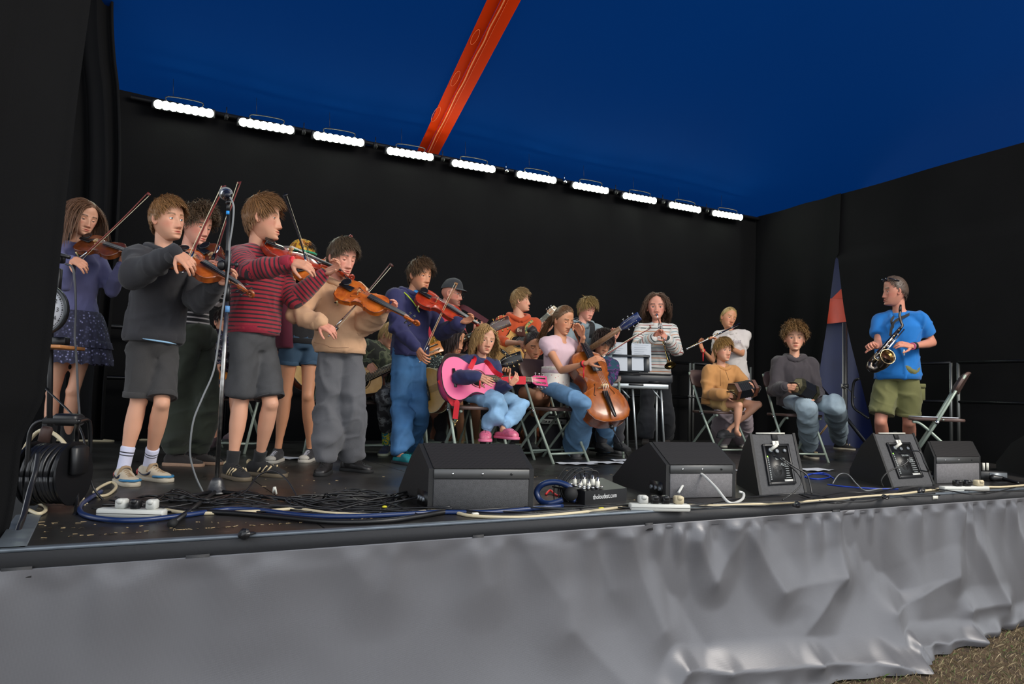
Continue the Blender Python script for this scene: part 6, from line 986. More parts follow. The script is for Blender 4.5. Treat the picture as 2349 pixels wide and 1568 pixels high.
W_ = violin('glossy amber cello with gold bridge leaning against the girl in pink', ctail, chead, nrm(-FH*.85+RH*.35+ZUP*.42), C_T, C_S, group=None, cello=True, name='cello', endpin=flo(1440, 1048))
h = hand_ctr(I, 'R', .75); bow('cello bow reaching across the sheet music', at(1368, 826, dep(h)-.01), solve(at(1368, 826, dep(h)-.01), 1494, 749, .71, 1), 'd'); chair('folding chair under the cellist, its splayed front leg toward the front', I['pel'][0]-.02, I['pel'][1]-.0, (-FH[0]*.75+.66*RH[0], -FH[1]*.75+.66*RH[1]), hs=.43)
ck = at(1232, 905, 6.35); chair('folding chair with brown back seen behind the pink headstock', ck[0], ck[1], (-FH[0]*.8+.6*RH[0], -FH[1]*.8+.6*RH[1]), hs=.43)
# 20 trumpeter
I = person('girl with long curly brown hair and white multi-striped jumper playing trumpet', h=1.68, gnd=(1504, 1022), phi=2, pel=(1504, 852), neck=(1506, 748), head=(1506, 704, 60, 2, 4, 0), skin='pink', hc=S(92, 64, 46), hair='long', hlen=1.0, curl=.65, nh=1000, seed=20, hth=.045, vol=.07, g=1.12, iris=(.08, .1, .1), hl=([0, 40, 60, 75, 95, 120, 180], [.42, .34, .22, .02, -.10, -.22, -.34]), facew=.24,
  armL=((1553, 806, -.15), (1532, 778, -.34)), armR=((1460, 798, -.15), (1500, 774, -.36)), handR=dict(to=(1514, 756, -.03), pn='cr', c=(.7, .7, .8, .8)), handL=dict(to=(1518, 764, -.03), pn='al', c=(.8, .8, .9, .9)), legL=((1526, 938, 0), (1528, 1020)), legR=((1484, 938, 0), (1480, 1022)))
I['top']('jumper', stripes('multi_stripe', .148, [(0, S(214, 212, 208)), (.11, S(150, 60, 50)), (.17, S(214, 212, 208)), (.36, S(126, 158, 164)), (.42, S(214, 212, 208)), (.61, S(200, 130, 84)), (.67, S(214, 212, 208)), (.86, S(38, 56, 58)), (.93, S(214, 212, 208))]), sl=1.93, da=.02, hem=-.08, boxy=.01, sw_=.052, mc=GR(214, 212, 208)); I['bottom']('trousers', GR(34, 36, 42), baggy=.02, flare=.02); I['shoes']('boot', GR(50, 40, 34), BLKR); I['band']('R', RB, -.005)
T = thing('trumpet', 'silver trumpet with gold bell angled down from the player\'s lips', 'trumpet', at(1508, 722, I['d0']-.13)); a = at(1506.5, 720, I['d0']-.135); b = at(1531, 800, I['d0']-.48); u = nrm(b-a); n = nrm(np.cross(u, RH)); L = np.linalg.norm(b-a); TS = mat('silver_plate', S(205, 205, 205), .18, metal=1); c = np.cross(u, n)
mk('mouthpiece', lathe([(0, .013), (.008, .013), (.02, .006), (.07, .005)], a, u, 14), TS, T); mk('leadpipe', rod(a+u*.06, a+u*L*.74, .006, 10), TS, T); e1, e2 = a+u*L*.74, a+u*L*.74+n*.065*-1; mk('tuning_slide', tube(spl([e1, e1+u*.035-n*.01, e1+u*.035-n*.055, e2], 5), .0062, 10), TS, T)
bl0 = a+u*.16-n*.065; mk('bell', lathe([(0, .006), (L*.55, .0075), (L*.75, .011), (L*.88, .018), (L*.96, .030), (L*1.02, .048), (L*1.035, .062), (L*1.03, .058), (L*.98, .035)], bl0, u, 24), mat('brass_bell', S(190, 160, 100), .15, metal=1), T); mk('bell_bow', tube(spl([bl0, bl0-u*.035+n*.01, bl0-u*.035+n*.055, bl0+n*.065], 5), .006, 10), TS, T)
for k in range(3): p = a+u*(.19+.028*k)-n*.03; mk('valve', joinm([rod(p-c*.0-n*.045, p+n*.055, .0105, 12), rod(p+n*.055, p+n*.075, .003, 6), lathe([(0, .008), (.004, .008)], p+n*.075, n, 10)]), TS, T)
# 21 flute player
I = person('girl in white T-shirt with blonde ponytail playing a silver flute', h=1.50, d=8.05, phi=12, pel=(1688, 862), neck=(1677, 764), head=(1671, 729, 48, 34, 6, -14), skin='tan', hc=S(176, 146, 92), hair='back', hlen=.5, nh=700, seed=21, lid=.0, armL=((1702, 812, -.1), (1652, 786, -.34)), armR=((1634, 828, -.1), (1612, 803, -.34)), handR=dict(to=(1605, 784, 0), pn='rc', c=(.5, .5, .6, .6)), handL=dict(to=(1634, 770, 0), pn='dl', c=(.6, .6, .6, .6)), legL=((1702, 940, 0), (1700, 1024)), legR=((1660, 940, 0), (1655, 1024)))
I['top']('t_shirt', GR(208, 200, 196, var=.03), sl=.6, da=.016, hem=-.05, cuff=False); I['bottom']('trousers', GR(190, 172, 180, var=.04), da=.02, baggy=.04, flare=.02); I['shoes']('sneaker', GR(150, 150, 150), WHT); I['band']('R', RB, -.01, tail=.09); tail_hair(I, (.30, -.1, -.35), ((.2, .1, -1), (.1, .1, -1)), 50, .75, .045, .08, .1, k=S(176, 146, 92), seed=5); tail_hair(I, (.30, .12, -.42), ((.1, .2, -1), (.05, .1, -1)), 30, .6, .05, .06, .1, name='dyed_strand', k=S(176, 146, 92), seed=6).data.materials[0] = mat('hair_plum', S(96, 26, 50), .5)
V, F = text('Wildest', .06, at(1680, 782, dep(I['tl'](.6))-.15), RH, ZUP, .001); mk('lettering', (V, F), GR(150, 140, 150), I['T'], smooth=False)
a, b = at(1575, 801, I['d0']-.42), at(1698, 742, I['d0']-.16); T = thing('flute', 'long silver flute held across the girl in the white T-shirt', 'flute', a); u = nrm(b-a); L = np.linalg.norm(b-a); mk('tube', rod(a, b, .0095, 14), TS, T); mk('lip_plate', ball(a+u*L*.84-FH*.0+ZUP*.006, (.018, .010, .008), 12, 8, np.array([u, np.cross(ZUP, u), ZUP])), TS, T)
for k in range(13): p = a+u*L*(.06+.042*k)+nrm(ZUP-FH*.6)*.011; mk('key', lathe([(0, .0085), (.004, .0085)], p, nrm(ZUP-FH*.6), 10), mat('brass_bell', None), T)
for x in (.0, .12, .62): mk('ring', lathe([(-.012, .0112), (.012, .0112)], a+u*(L*x+.012), u, 14), TS, T)
def concertina(label, A, B, n1, r=.082, wood_=None, hex_=6):
    T = thing('concertina', label, 'concertina', (A+B)/2, 'two hexagonal concertinas'); u = nrm(B-A); L = np.linalg.norm(B-A); w = wood_ or wood('rosewood', S(72, 40, 30), S(96, 58, 44), .5)
    def hexl(p): V, F = lathe(p[0], p[1], p[2], 6); return V, F
    for s_, e in ((1, A), (-1, B)): q = mk('end_box', lathe([(0, r*.97), (.002, r), (.036, r), (.036, r*.9)], e, u*s_, 6), w, T, smooth=False); mk('end_plate', lathe([(-.002, r*.86), (.001, r*.86)], e, u*s_, 6), mat('fretwork_metal', S(120, 110, 90), .35, metal=.8) if s_ > 0 else EBO, q, smooth=False); bt = []; nn = nrm(np.cross(u, ZUP)); mm = np.cross(nn, u); [bt.append(rod(e+nn*x*.018+mm*y*.016, e+nn*x*.018+mm*y*.016-u*s_*.009, .0035, 7)) for x in (-1.5, -.5, .5, 1.5) for y in (-1.5, -.3, .9)]; mk('buttons', joinm(bt), mat('bone', S(220, 205, 150), .4), q); mk('hand_strap', tube(spl([e+mm*-.05-nn*.06, e-u*s_*.045-nn*.05, e-u*s_*.045+nn*.05, e+mm*-.05+nn*.06], 5), .010, 6, True, .3), BLK, q)
    N = 8; pr = []
    for i in range(N+1): x = .036+(L-.072)*i/N; pr += [(x, r*.80)]; pr += [(x+(L-.072)/N/2, r*1.0)] if i < N else []
    mk('bellows', lathe(pr, A, u, 6), mat('bellows_leather', S(26, 28, 34), .4), T, smooth=False); return T
# 22 boy in the tan hoodie
I = person('boy in tan hoodie and shorts seated with a wooden concertina', h=1.34, d=7.15, phi=38, tw=30, pel=(1642, 918), neck=(1656, 846), head=(1658, 802, 54, 42, 4, 0), skin='fair', hc=S(166, 126, 72), hair='crop', hlen=.30, nh=900, seed=22, iris=(.15, .2, .22), lid=.1, hl=([0, 25, 50, 75, 95, 120, 180], [.32, .3, .24, .02, -.12, -.26, -.38]),
  armL=((1715, 884, -.1), (1727, 902, -.30)), armR=((1622, 902, -.12), (1664, 905, -.34)), handR=dict(to=(1684, 906, -.02), pn='r', c=(.4, .4, .5, .5)), handL=dict(to=(1727, 888, -.02), pn='l', c=(.4, .4, .5, .5)), legL=((1738, 928, -.12), (1672, 984, -.05)), legR=((1694, 930, -1), (1690, 985, -.30)), toeR='cd' if 0 else 'c', toeL='lc')
TH_ = GR(186, 132, 76, var=.04); I['top']('hoodie', TH_, sl=1.9, da=.024, boxy=.012, hood=TH_, sw_=.055); I['bottom']('shorts', GR(196, 158, 100, var=.04), .62, da=.02, flare=.02); shoe(I['T'], I['J']['anL'], dirv('lc'), 'clog', MATS['grey_clog'], MATS['grey_clog_sole'], I['s']*1.2); mk('hood_cord', joinm([rod(at(1652, 848, I['d0']-.15), at(1653, 885, I['d0']-.17), .003, 6), rod(at(1664, 848, I['d0']-.15), at(1672, 872, I['d0']-.17), .003, 6)]), GR(150, 104, 58), I['T'])
gc = flo(1716, 1000); sp = thing('clog', 'empty dark clog on the stage floor beside the seated boy\'s bare foot', 'shoe', gc); shoe(sp, gc+ZUP*.1, dirv('rc'), 'clog', MATS['grey_clog'], MATS['grey_clog_sole'], 1.0, under='upper')
concertina('open wooden concertina with black bellows held by the boy in the tan hoodie', at(1680, 898, I['d0']-.36), at(1727, 889, I['d0']-.26), None, .088); chair('folding chair under the boy in the tan hoodie', I['pel'][0]+.02, I['pel'][1]-.02, (-FH[0]*.9+.45*RH[0], -FH[1]*.9+.45*RH[1]), hs=.43)
# 23 boy in the charcoal hoodie
I = person('boy with curly brown hair, charcoal hoodie and pale jeans holding a concertina', h=1.52, d=6.95, phi=12, pel=(1822, 918), neck=(1823, 826), head=(1823, 775, 62, 6, 2, 0), skin='fair', hc=S(134, 100, 60), hair='curly', hlen=.42, curl=.8, lift=.5, vol=.10, nh=900, hth=.036, seed=23, iris=(.1, .1, .1), lid=.1, hl=([0, 25, 50, 75, 95, 120, 180], [.30, .3, .24, .05, -.05, -.16, -.28]),
  armL=((1873, 898, -.08), (1872, 914, -.33)), armR=((1776, 898, -.08), (1802, 886, -.36)), handR=dict(to=(1826, 888, -.02), pn='r', c=(.3, .35, .4, .4)), handL=dict(to=(1860, 905, -.02), pn='l', c=(.4, .4, .5, .5)), legL=((1914, 928, -1), (1927, 1030)), legR=((1850, 934, -1), (1856, 1050)), toeR='c', toeL='cr')
CH_ = GR(58, 52, 56, var=.05); I['top']('hoodie', CH_, sl=1.93, da=.026, boxy=.02, hood=CH_, fold=.009, sw_=.056); I['bottom']('jeans', denim(142, 158, 168), 1.95, da=.02, baggy=.02, cuff=True, fold=.009); 
for sho, o, t, l, u in I['shoes']('sneaker', mat('black_suede', None), mat('sole_offwhite', None), GR(60, 60, 64)):
    for k in range(3): mk('side_stripe', tube([o+t*(.03+.028*k)+l*.045+u*.028, o+t*(.042+.028*k)+l*.036+u*.068], .006, 6), mat('stripe_cream', None), sho)
concertina('dark gilt-edged concertina resting on the charcoal-hooded boy\'s knee', at(1828, 884, I['d0']-.38), at(1866, 904, I['d0']-.32), None, .084, mat('dark_gilt', S(52, 50, 36), .35, metal=.3, var=.4, vscale=40)); chair('folding chair under the boy in the charcoal hoodie', I['pel'][0]-.03, I['pel'][1]-.02, (-FH[0]*.95+.2*RH[0], -FH[1]*.95+.2*RH[1]), hs=.43)
# 24 saxophonist
I = person('man in bright blue T-shirt and khaki shorts with a saxophone slung from his neck', h=1.74, d=6.6, phi=-18, tw=-12, pel=(2058, 858), neck=(2064, 724), head=(2052, 668, 68, -68, 4, 0), skin='ruddy', hc=S(84, 68, 58), hair='crop', hlen=.12, nh=900, hth=.03, seed=24, g=1.18, lid=.05, nose=.95, beard=.16, vol=.012, hl=([0, 30, 60, 80, 100, 125, 180], [.36, .38, .26, .02, -.08, -.2, -.3]),
  armL=((2139, 786, -.06), (2092, 794, -.30)), armR=((2014, 788, .0), (2010, 795, -.27)), handR=dict(to=(1996, 788, -.04), pn='dr', c=(.9, 1, 1.1, 1.1), th=.8), handL=dict(to=(2062, 786, -.02), pn='ad', c=(.4, .5, .6, .6)), legL=((2085, 968, -.02), (2088, 1062)), legR=((2020, 966, -.04), (2030, 1062)), toeL='c', toeR='cl', sw=.15)
I['top']('t_shirt', GR(10, 108, 186, var=.03), sl=.66, da=.016, hem=-.08, boxy=.018, cuff=False, fold=.008, sw_=.050); KH = GR(104, 104, 62, var=.08); I['bottom']('cargo_shorts', KH, .84, da=.018, flare=.03, fold=.008); mk('cargo_pocket', box(at(2108, 902, I['d0']-.10), (.11, .02, .12), np.array([RH, FH, ZUP]), .008), KH, I['T']); mk('pocket_flap', box(at(2108, 884, I['d0']-.112), (.12, .012, .035), np.array([RH, FH, ZUP]), .004), KH, I['T']); I['sock'](GR(30, 30, 30), .06); I['shoes']('sneaker', GR(40, 40, 44), BLKR)
w_, fd = I['J']['wrL'], nrm(I['J']['wrL']-I['J']['elL']); mk('watch', lathe([(-.018, .030), (-.018, .033), (.018, .033), (.018, .030)], w_-fd*.035, fd, 18), BLKR, I['T']); mk('watch_face', lathe([(0, .019), (.008, .018)], w_-fd*.035-FH*.030, -FH, 20), mat('watch_dark', S(40, 46, 46), .15, metal=.4), I['T']); mk('wristband', lathe([(-.006, .029), (-.006, .032), (.006, .032), (.006, .029)], w_-fd*.005, fd, 16), GR(190, 90, 130), I['T']); mk('band_tail', box(at(2074, 808, dep(w_)-.02), (.012, .002, .05), np.array([RH, FH, ZUP])), WHT, I['T'])
mk('sunglasses', joinm([tube(I['Wh'](np.array([(s_*.30, -.05, .30), (s_*.32, .1, .36), (s_*.25, .26, .42)])), .006, 6) for s_ in (-1, 1)]+[ball(I['Wh'](np.array([[s_*.13, .30, .40]]))[0], (.024, .010, .018), 12, 8, I['RM']) for s_ in (-1, 1)]), mat('dark_lens', S(22, 24, 34), .1), I['T'])
T = thing('saxophone', 'dark silver alto saxophone with a bright bell hanging in front of the blue T-shirt', 'saxophone', at(2036, 835, I['d0']-.34)); SX = mat('sax_nickel', S(104, 96, 90), .28, metal=1, var=.3, vscale=30); SXG = mat('sax_bell_gold', S(190, 168, 130), .2, metal=1); D = I['d0']; q = lambda x, y, d: at(x, y, D-d)
top_ = q(2066, 752, .30); bot_ = q(1998, 832, .34); mk('mouthpiece', tube([q(2066, 699, .27), q(2065, 706, .28), q(2065, 716, .285)], [.008, .012, .012], 12), BLK, T); mk('neck', tube(spl([q(2065, 714, .285), q(2064, 724, .29), q(2067, 738, .295), q(2070, 746, .30), top_], 5), .011, 12), SX, T)
BD = mk('body', tube([top_, top_*.5+bot_*.5, bot_], [.014, .021, .029], 16), SX, T); mk('bow', tube(spl([bot_, q(1996, 842, .35), q(2006, 846, .36), q(2018, 840, .38)], 5), np.linspace(.029, .036, 16), 14), SX, T)
bc = q(2036, 818, .44); b0 = q(2018, 841, .38); ub = nrm(bc-b0); mk('bell', tube(spl([b0, (b0+bc)/2+np.array([0, 0, -.01]), bc], 6), [.036, .038, .04, .041, .042, .044, .046, .048, .05, .052, .055, .058, .062][:13], 22, False), SX, T); nb_ = nrm(-FH*.95+ZUP*.25+RH*.05); mk('bell_rim', lathe([(-.03, .045), (-.01, .056), (.006, .066), (.01, .064), (.004, .058), (-.02, .045), (-.05, .034)], bc, nb_, 28), SXG, T); mk('bell_inside', lathe([(-.03, .044), (-.028, .044)], bc, nb_, 20), mat('sax_inner', S(52, 26, 16), .4, metal=.7), T)
ua = nrm(bot_-top_); side = nrm(np.cross(ua, FH))
for k in range(11): p = top_+(bot_-top_)*(.08+.085*k)-FH*(.02+.001*k); mk('key', lathe([(0, .009+.0008*k), (.004, .009+.0008*k)], p+side*(.010 if k % 2 else -.008), -FH, 12), mat('silver_plate', None) if k % 2 else SXG, T)
mk('key_rods', joinm([rod(top_-FH*.03+side*s_, bot_-FH*.04+side*s_, .0028, 6) for s_ in (-.016, .016, .022)]), mat('silver_plate', None), T); mk('key_guard', tube(spl([q(2008, 812, .40), q(2006, 820, .42), q(2014, 826, .43), q(2022, 824, .43)], 4), .003, 6), SXG, T)
NK = GR(20, 20, 22); strap('neck_strap', I['T'], [I['tl'](1.03)+FH*.05+I['lf']*.06, I['tl'](1.03)+I['lf']*.075-FH*.03, q(2055, 735, .19), q(2046, 750, .22), q(2042, 770, .26)], .022, NK, 'c'); strap('neck_strap', I['T'], [I['tl'](1.0)-I['lf']*.06-FH*.04, q(2045, 735, .17), q(2048, 748, .20), q(2046, 752, .21)], .022, NK, 'c')
# ---------------------------------------------------------------- monitors
def nd_gr(nt, b, tc, N, Lk):
    v = N('ShaderNodeTexVoronoi'); v.inputs['Scale'].default_value = 150; v.inputs['Randomness'].default_value = 0; Lk(tc.outputs['Object'], v.inputs['Vector']); r = ramp(N, [(.25, S(6, 6, 6)), (.4, S(40, 38, 38))], 'LINEAR'); Lk(v.outputs['Distance'], r.inputs[0]); Lk(r.outputs[0], b.inputs['Base Color'])
GRIL = mat('speaker_grille', None, .6, metal=.3, nd=nd_gr); CARP = mat('textured_cabinet_paint', S(72, 72, 74), .8, bump=1.0, bscale=330, var=.12, vscale=60); CARP2 = mat('textured_cabinet_grey', S(112, 110, 112), .8, bump=1.0, bscale=330, var=.12, vscale=60); CABB = mat('black_cabinet', S(20, 20, 21), .6, bump=.3, bscale=300); STRIP = mat('dark_metal_strip', S(84, 84, 84), .4, metal=.5)
def wedge(label, P0, P1, D, prof, rear=True, cm=None, strip=.045, group='stage monitor wedges along the front of the stage', panel=None, tagtxt=None):
    """prof: (depth fraction along D, height) from the audience side up and over to the players' side"""
    P0, P1 = np.array(P0), np.array(P1); a = P1-P0; w = np.linalg.norm(a); u = a/w; D = np.array(D); T = thing('monitor_wedge', label, 'stage monitor', P0, group); th = .022
    ptl = [(0, 0)]+prof+[(1, 0)]; ring = lambda o, k=1.0: np.array([o+D*x*k+ZUP*z for x, z in ptl]); n = len(ptl)
    def slab(o1, o2, k=1.0, dz=0):
        A = ring(o1, k); B = ring(o2, k); V = np.vstack([A, B]); 
        if dz: V[:, 2] = np.where(V[:, 2] > .02, V[:, 2]-dz, V[:, 2])
        F = [(i, (i+1) % n, n+(i+1) % n, n+i) for i in range(n)]; F.append(tuple(range(n-1, -1, -1))); F.append(tuple(range(n, 2*n))); return V, F
    CM = cm or CARP; mk('cabinet', slab(P0+u*th+D*.01, P1-u*th+D*.01, .98, .008), CM if (rear or panel) else CABB, T, smooth=False)
    for o1, o2 in ((P0, P0+u*th), (P1-u*th, P1)): mk('side_cheek', slab(o1, o2), CABB, T, smooth=False)
    nf = nrm(np.cross(u, ZUP)); nf = nf if nf@D < 0 else -nf
    if rear:
        h1 = prof[0][1]; c = (P0+P1)/2; mk('rear_panel', box(c+ZUP*(h1-strip)/2+nf*-.001, (w-2*th-.004, .012, h1-strip-.004), np.array([u, nf, ZUP]), .003), CM, T); st_ = mk('metal_strip', box(c+ZUP*(h1-strip/2)+nf*.001, (w-2*th-.002, .012, strip-.002), np.array([u, nf, ZUP]), .002), STRIP, T)
        for k in (-.28, 0, .28): mk('screw', lathe([(0, .006), (.003, .005)], c+u*k*w+ZUP*(h1-strip/2)+nf*.0075, nf, 10), CHR if k < .2 else BLK, st_)
        (x0, z0), (x1, z1) = prof[0], prof[1]; A = [P0+u*th+D*x0+ZUP*z0, P1-u*th+D*x0+ZUP*z0, P1-u*th+D*x1+ZUP*z1, P0+u*th+D*x1+ZUP*z1]; nn = nrm(np.cross(A[1]-A[0], A[3]-A[0])); nn = nn if nn[2] > 0 else -nn
        mk('grille', (np.array([q+nn*.0005 for q in A]+[q+nn*.004 for q in A]), [(0, 1, 2, 3), (4, 5, 6, 7), (0, 1, 5, 4), (1, 2, 6, 5), (2, 3, 7, 6), (3, 0, 4, 7)]), GRIL, T, smooth=False)
        for k, o in enumerate((P0,)): mk('jack_recess', box(o+D*.16+ZUP*.045-u*.0005, (.004, .14, .07), np.array([u, nrm(D), ZUP])), mat('jack_panel', S(10, 10, 11), .4), T); [mk('socket', lathe([(0, .011), (.012, .011), (.012, .008)], o+D*(.08+.07*q)+ZUP*.045-u*.002, -u, 12), mat('socket_grey', S(120, 125, 130), .4, metal=.5), T) for q in range(3)]
    if panel:
        (x0, z0), (x1, z1) = prof[0], prof[1]; b0 = (P0+P1)/2+D*x0+ZUP*z0; b1 = (P0+P1)/2+D*x1+ZUP*z1; v = nrm(b1-b0); L = np.linalg.norm(b1-b0); nn = nrm(np.cross(u, v)); nn = nn if nn@FH < 0 else -nn; c = b0+v*L*.47; pw, ph = w*.52, L*.62; E = np.array([u, v, nn])
        fr = [box(c+v*s_*ph/2+nn*.004, (pw+.02, .018, .012), E, .002) for s_ in (-1, 1)]+[box(c+u*s_*pw/2+nn*.004, (.018, ph+.02, .012), E, .002) for s_ in (-1, 1)]; mk('panel_frame', joinm(fr), BLK, T); pn = mk('connection_panel', box(c+nn*.0015, (pw, ph, .004), E), mat('jack_panel', None), T)
        for x, y, r in ((-.28, .36, .014), (-.02, .33, .013), (.3, .34, .011)): mk('socket', lathe([(0, r), (.012, r), (.012, r*.7)], c+u*x*pw+v*y*ph+nn*.003, nn, 14), mat('socket_grey', None), pn)
        mk('plug', rod(c+u*-.28*pw+v*.36*ph+nn*.01, c+u*-.18*pw+v*.42*ph+nn*.05, .010, 10), WHT, pn); mk('indicator', ball(c-u*.42*pw+v*.2*ph+nn*.005, .004, 8, 5), mat('green_led', S(120, 220, 40), .4, emit=(.3, 1, .1, 1), estr=3), pn)
        fan = [tube([c-u*.1*pw-v*.18*ph+nn*.005+ (math.cos(a)*u+math.sin(a)*v)*r for a in np.linspace(0, 2*pi, 21)], .0012, 4) for r in (.012, .020, .028, .036)]; mk('fan_guard', joinm(fan), mat('fan_wire', S(50, 50, 50), .4, metal=.5), pn)
        g = np.random.default_rng(int(w*1e4)); lt = []
        for i in range(11): y = .16-.055*i; lt.append(box(c-u*.40*pw+v*y*ph+nn*.004, (.05*pw, .03*ph, .0008), E))
        for i in range(9): y = .05-.06*i; ww = g.uniform(.12, .24); lt.append(box(c+u*.30*pw+v*y*ph+nn*.004, (ww*pw, .016*ph, .0008), E))
        mk('printed_marks', joinm(lt), mat('print_grey', S(150, 155, 155), .6), pn); mk('rating_label', box(c+u*.28*pw-v*.44*ph+nn*.0045, (.34*pw, .06*ph, .001), E), mat('label_white', S(190, 190, 185), .6), pn)
        V, F = text('ALTO', .028, c+u*.22*pw-v*.02*ph+nn*.005, u, v, .0006); mk('lettering', (V, F), mat('print_grey', None), pn, smooth=False); V, F = text('Elis Lisa', .026, c+u*.08*pw+v*.14*ph+nn*.005, u, v, .0006); mk('lettering', (V, F), mat('print_grey', None), pn, smooth=False)
        tg = c+v*(ph/2+.012)+nn*.012-u*.02*pw; mk('tag', box(tg, (.055, .03, .002), E, .001), WHT, T); V, F = text('3', .026, tg+nn*.0016, u, v); mk('lettering', (V, F), BLK, T, smooth=False)
        e = b1+v*.0-ZUP*.002; mk('paper_strip', box(e-u*.05*w, (w*.62, .02, .008), np.array([u, nrm(D), ZUP])), WHT, T); mk('tape_tab', box(e-v*.02+nn*.003+u*.02*w, (.05, .06, .004), E), BLKR, T)
    return T
PF = [(0, .185), (.36, .285), (.62, .21), (.86, .10), (1.0, .04)]
A0, A1 = flo(980, 1170), flo(1222, 1168); wedge('large black monitor wedge, centre left, with three screws in its metal strip', A0, A1, flo(914, 1138)-A0, PF)
B0, B1 = flo(1527, 1143), flo(1687, 1140); DB = flo(1405, 1108)-B0; wedge('black monitor wedge with grey panel behind the second white power strip', B0, B1, DB, [(0, .178), (.30, .285), (.62, .21), (.86, .10), (1.0, .04)], cm=CARP2)
C0_, C1_ = flo(1742, 1140), flo(1852, 1133); DC = nrm(flo(1650, 1088)-C0_)*.62; PC = [(.0, .012), (.42, .345), (.70, .25), (1, .06)]; wedge('monitor wedge showing its connection panel, left one of the pair', C0_, C1_, DC, PC, rear=False, panel=1)
D0_, D1_ = flo(2046, 1121), flo(2145, 1114); DD = nrm(flo(1912, 1085)-D0_)*.66; wedge('monitor wedge showing its connection panel, right one of the pair', D0_, D1_, DD, PC, rear=False, panel=1)
E0_, E1_ = flo(2143, 1109), flo(2250, 1105); wedge('pale-fronted monitor wedge at the right beside the small stage box', E0_, E1_, nrm(flo(2060, 1070)-E0_)*.50, [(0, .185), (.42, .285), (.66, .21), (.86, .10), (1.0, .04)], cm=CARP2)
F0_ = flo(2420, 1108); wedge('monitor wedge cut off by the right edge of the view', F0_, F0_+(E1_-E0_)*1.0, flo(2285, 1075)-F0_, PC, rear=False)
# ---------------------------------------------------------------- cables
def cab(label, pts, r, m, group=None, name='cable', z=None, parent=None):
    P = [np.array([*flo(p[0], p[1])[:2], (p[2] if len(p) > 2 else 0)+r]) for p in pts] if z is None else z
    V = tube(spl(P, 6), r, 7)
    if parent is not None: return mk(name, V, m, parent)
    o = mk(name, V, m); return tag(o, label, 'cable', group)
CRE = mat('cream_cable', S(196, 182, 150), .5); BLU = mat('blue_cable', S(18, 42, 88), .4, coat=.2); BKC = mat('black_cable', S(16, 16, 17), .4); BKS = mat('black_cable_shiny', S(30, 30, 32), .3); GRY = mat('grey_cable', S(120, 122, 124), .4)
cab('thick blue multicore cable curving along the front of the stage', [(232, 1132), (205, 1148), (183, 1166), (190, 1185), (240, 1197), (320, 1199), (420, 1188), (500, 1176), (540, 1173), (600, 1176), (700, 1188), (800, 1190), (900, 1186), (1010, 1180), (1120, 1180), (1215, 1172), (1290, 1165)], .0105, BLU)
cab('cream mains cable snaking along the front edge toward the second power strip', [(378, 1173), (425, 1180), (480, 1181), (560, 1178), (620, 1175), (680, 1171), (760, 1181), (880, 1185), (950, 1180), (1000, 1173), (1040, 1178), (1085, 1187), (1190, 1190), (1290, 1183), (1370, 1174), (1450, 1163)], .0075, CRE)
cab('cream mains cable from the second power strip along the edge to the third', [(1578, 1162), (1640, 1163), (1720, 1160), (1800, 1156), (1900, 1149), (2000, 1140), (2070, 1135), (2120, 1128), (2165, 1122)], .0075, CRE); cab('cream mains cable leaving the right-hand power strip', [(2262, 1119), (2300, 1119), (2349, 1115), (2420, 1110)], .0075, CRE)
cab('white cable arching in front of the grey-fronted monitor wedge', [(1556, 1146, .03), (1580, 1138, .10), (1605, 1141, .125), (1640, 1150, .07), (1672, 1160, .01), (1700, 1152, .005), (1706, 1144, .02), (1695, 1143, .03)], .0075, mat('white_cable', S(200, 200, 196), .4))
cab('thick black cable sagging along the front edge below the large wedge', [(420, 1178), (520, 1182), (640, 1192), (760, 1203), (880, 1201), (960, 1190), (1040, 1178), (1120, 1186), (1210, 1187), (1330, 1176), (1480, 1160)], .011, BKC)
g = np.random.default_rng(12); LBL = 'thin black cable in the tangle lying along the front of the stage'
for k in range(13):
    x0, x1 = [(230, 1000), (300, 960), (420, 1500), (1200, 1760), (1500, 2150), (1850, 2349)][k % 6]; n = 7; xs_ = np.linspace(x0+g.uniform(-40, 40), x1+g.uniform(-40, 40), n); yb = np.interp(xs_, [200, 600, 1000, 1500, 1900, 2349], [1168, 1170, 1182, 1165, 1150, 1122]); y = yb+np.clip(g.normal(size=n)*9, -16, 7)
    P = [np.array([*flo(a, b)[:2], .005+max(0, g.normal()*.012)]) for a, b in zip(xs_, y)]; cab(LBL, None, .0038, BKC if k % 2 else BKS, 'black cables tangled along the stage edge', z=P)
for k in range(9):                                            # coils of slack cable left of the big wedge
    cx, cy = 830+g.uniform(-60, 60), 1152+g.uniform(-5, 8); c = flo(cx, cy); rx, ry = g.uniform(.10, .26), g.uniform(.05, .12); a0 = g.uniform(0, 6.28); an = np.linspace(a0, a0+g.uniform(4, 8), 15); P = [c+np.array([rx*math.cos(a), ry*math.sin(a), .006+.018*(1+math.sin(a*2.3+k))]) for a in an]; cab('black cable coiled loosely on the deck left of the large monitor wedge', None, .0042, BKC if k % 3 else BKS, 'slack coils of black cable beside the large wedge', z=P)
for k in range(8):
    xs_ = np.linspace(250+g.uniform(-20, 20), 520+g.uniform(-30, 120), 6); P = [np.array([*flo(a, 1150+g.normal()*9+k)[:2], .006+abs(g.normal())*.012]) for a in xs_]; cab('thin black cable heaped between the reel and the microphone stand', None, .0042, BKC if k % 2 else BKS, 'black cables heaped beside the reel', z=P)
cab('thin black cable looping up with a white tag near the striped boy\'s shoe', [(500, 1160), (560, 1145, .03), (590, 1135, .09), (625, 1140, .12), (655, 1146, .09), (680, 1155, .03), (695, 1166)], .004, BKS)
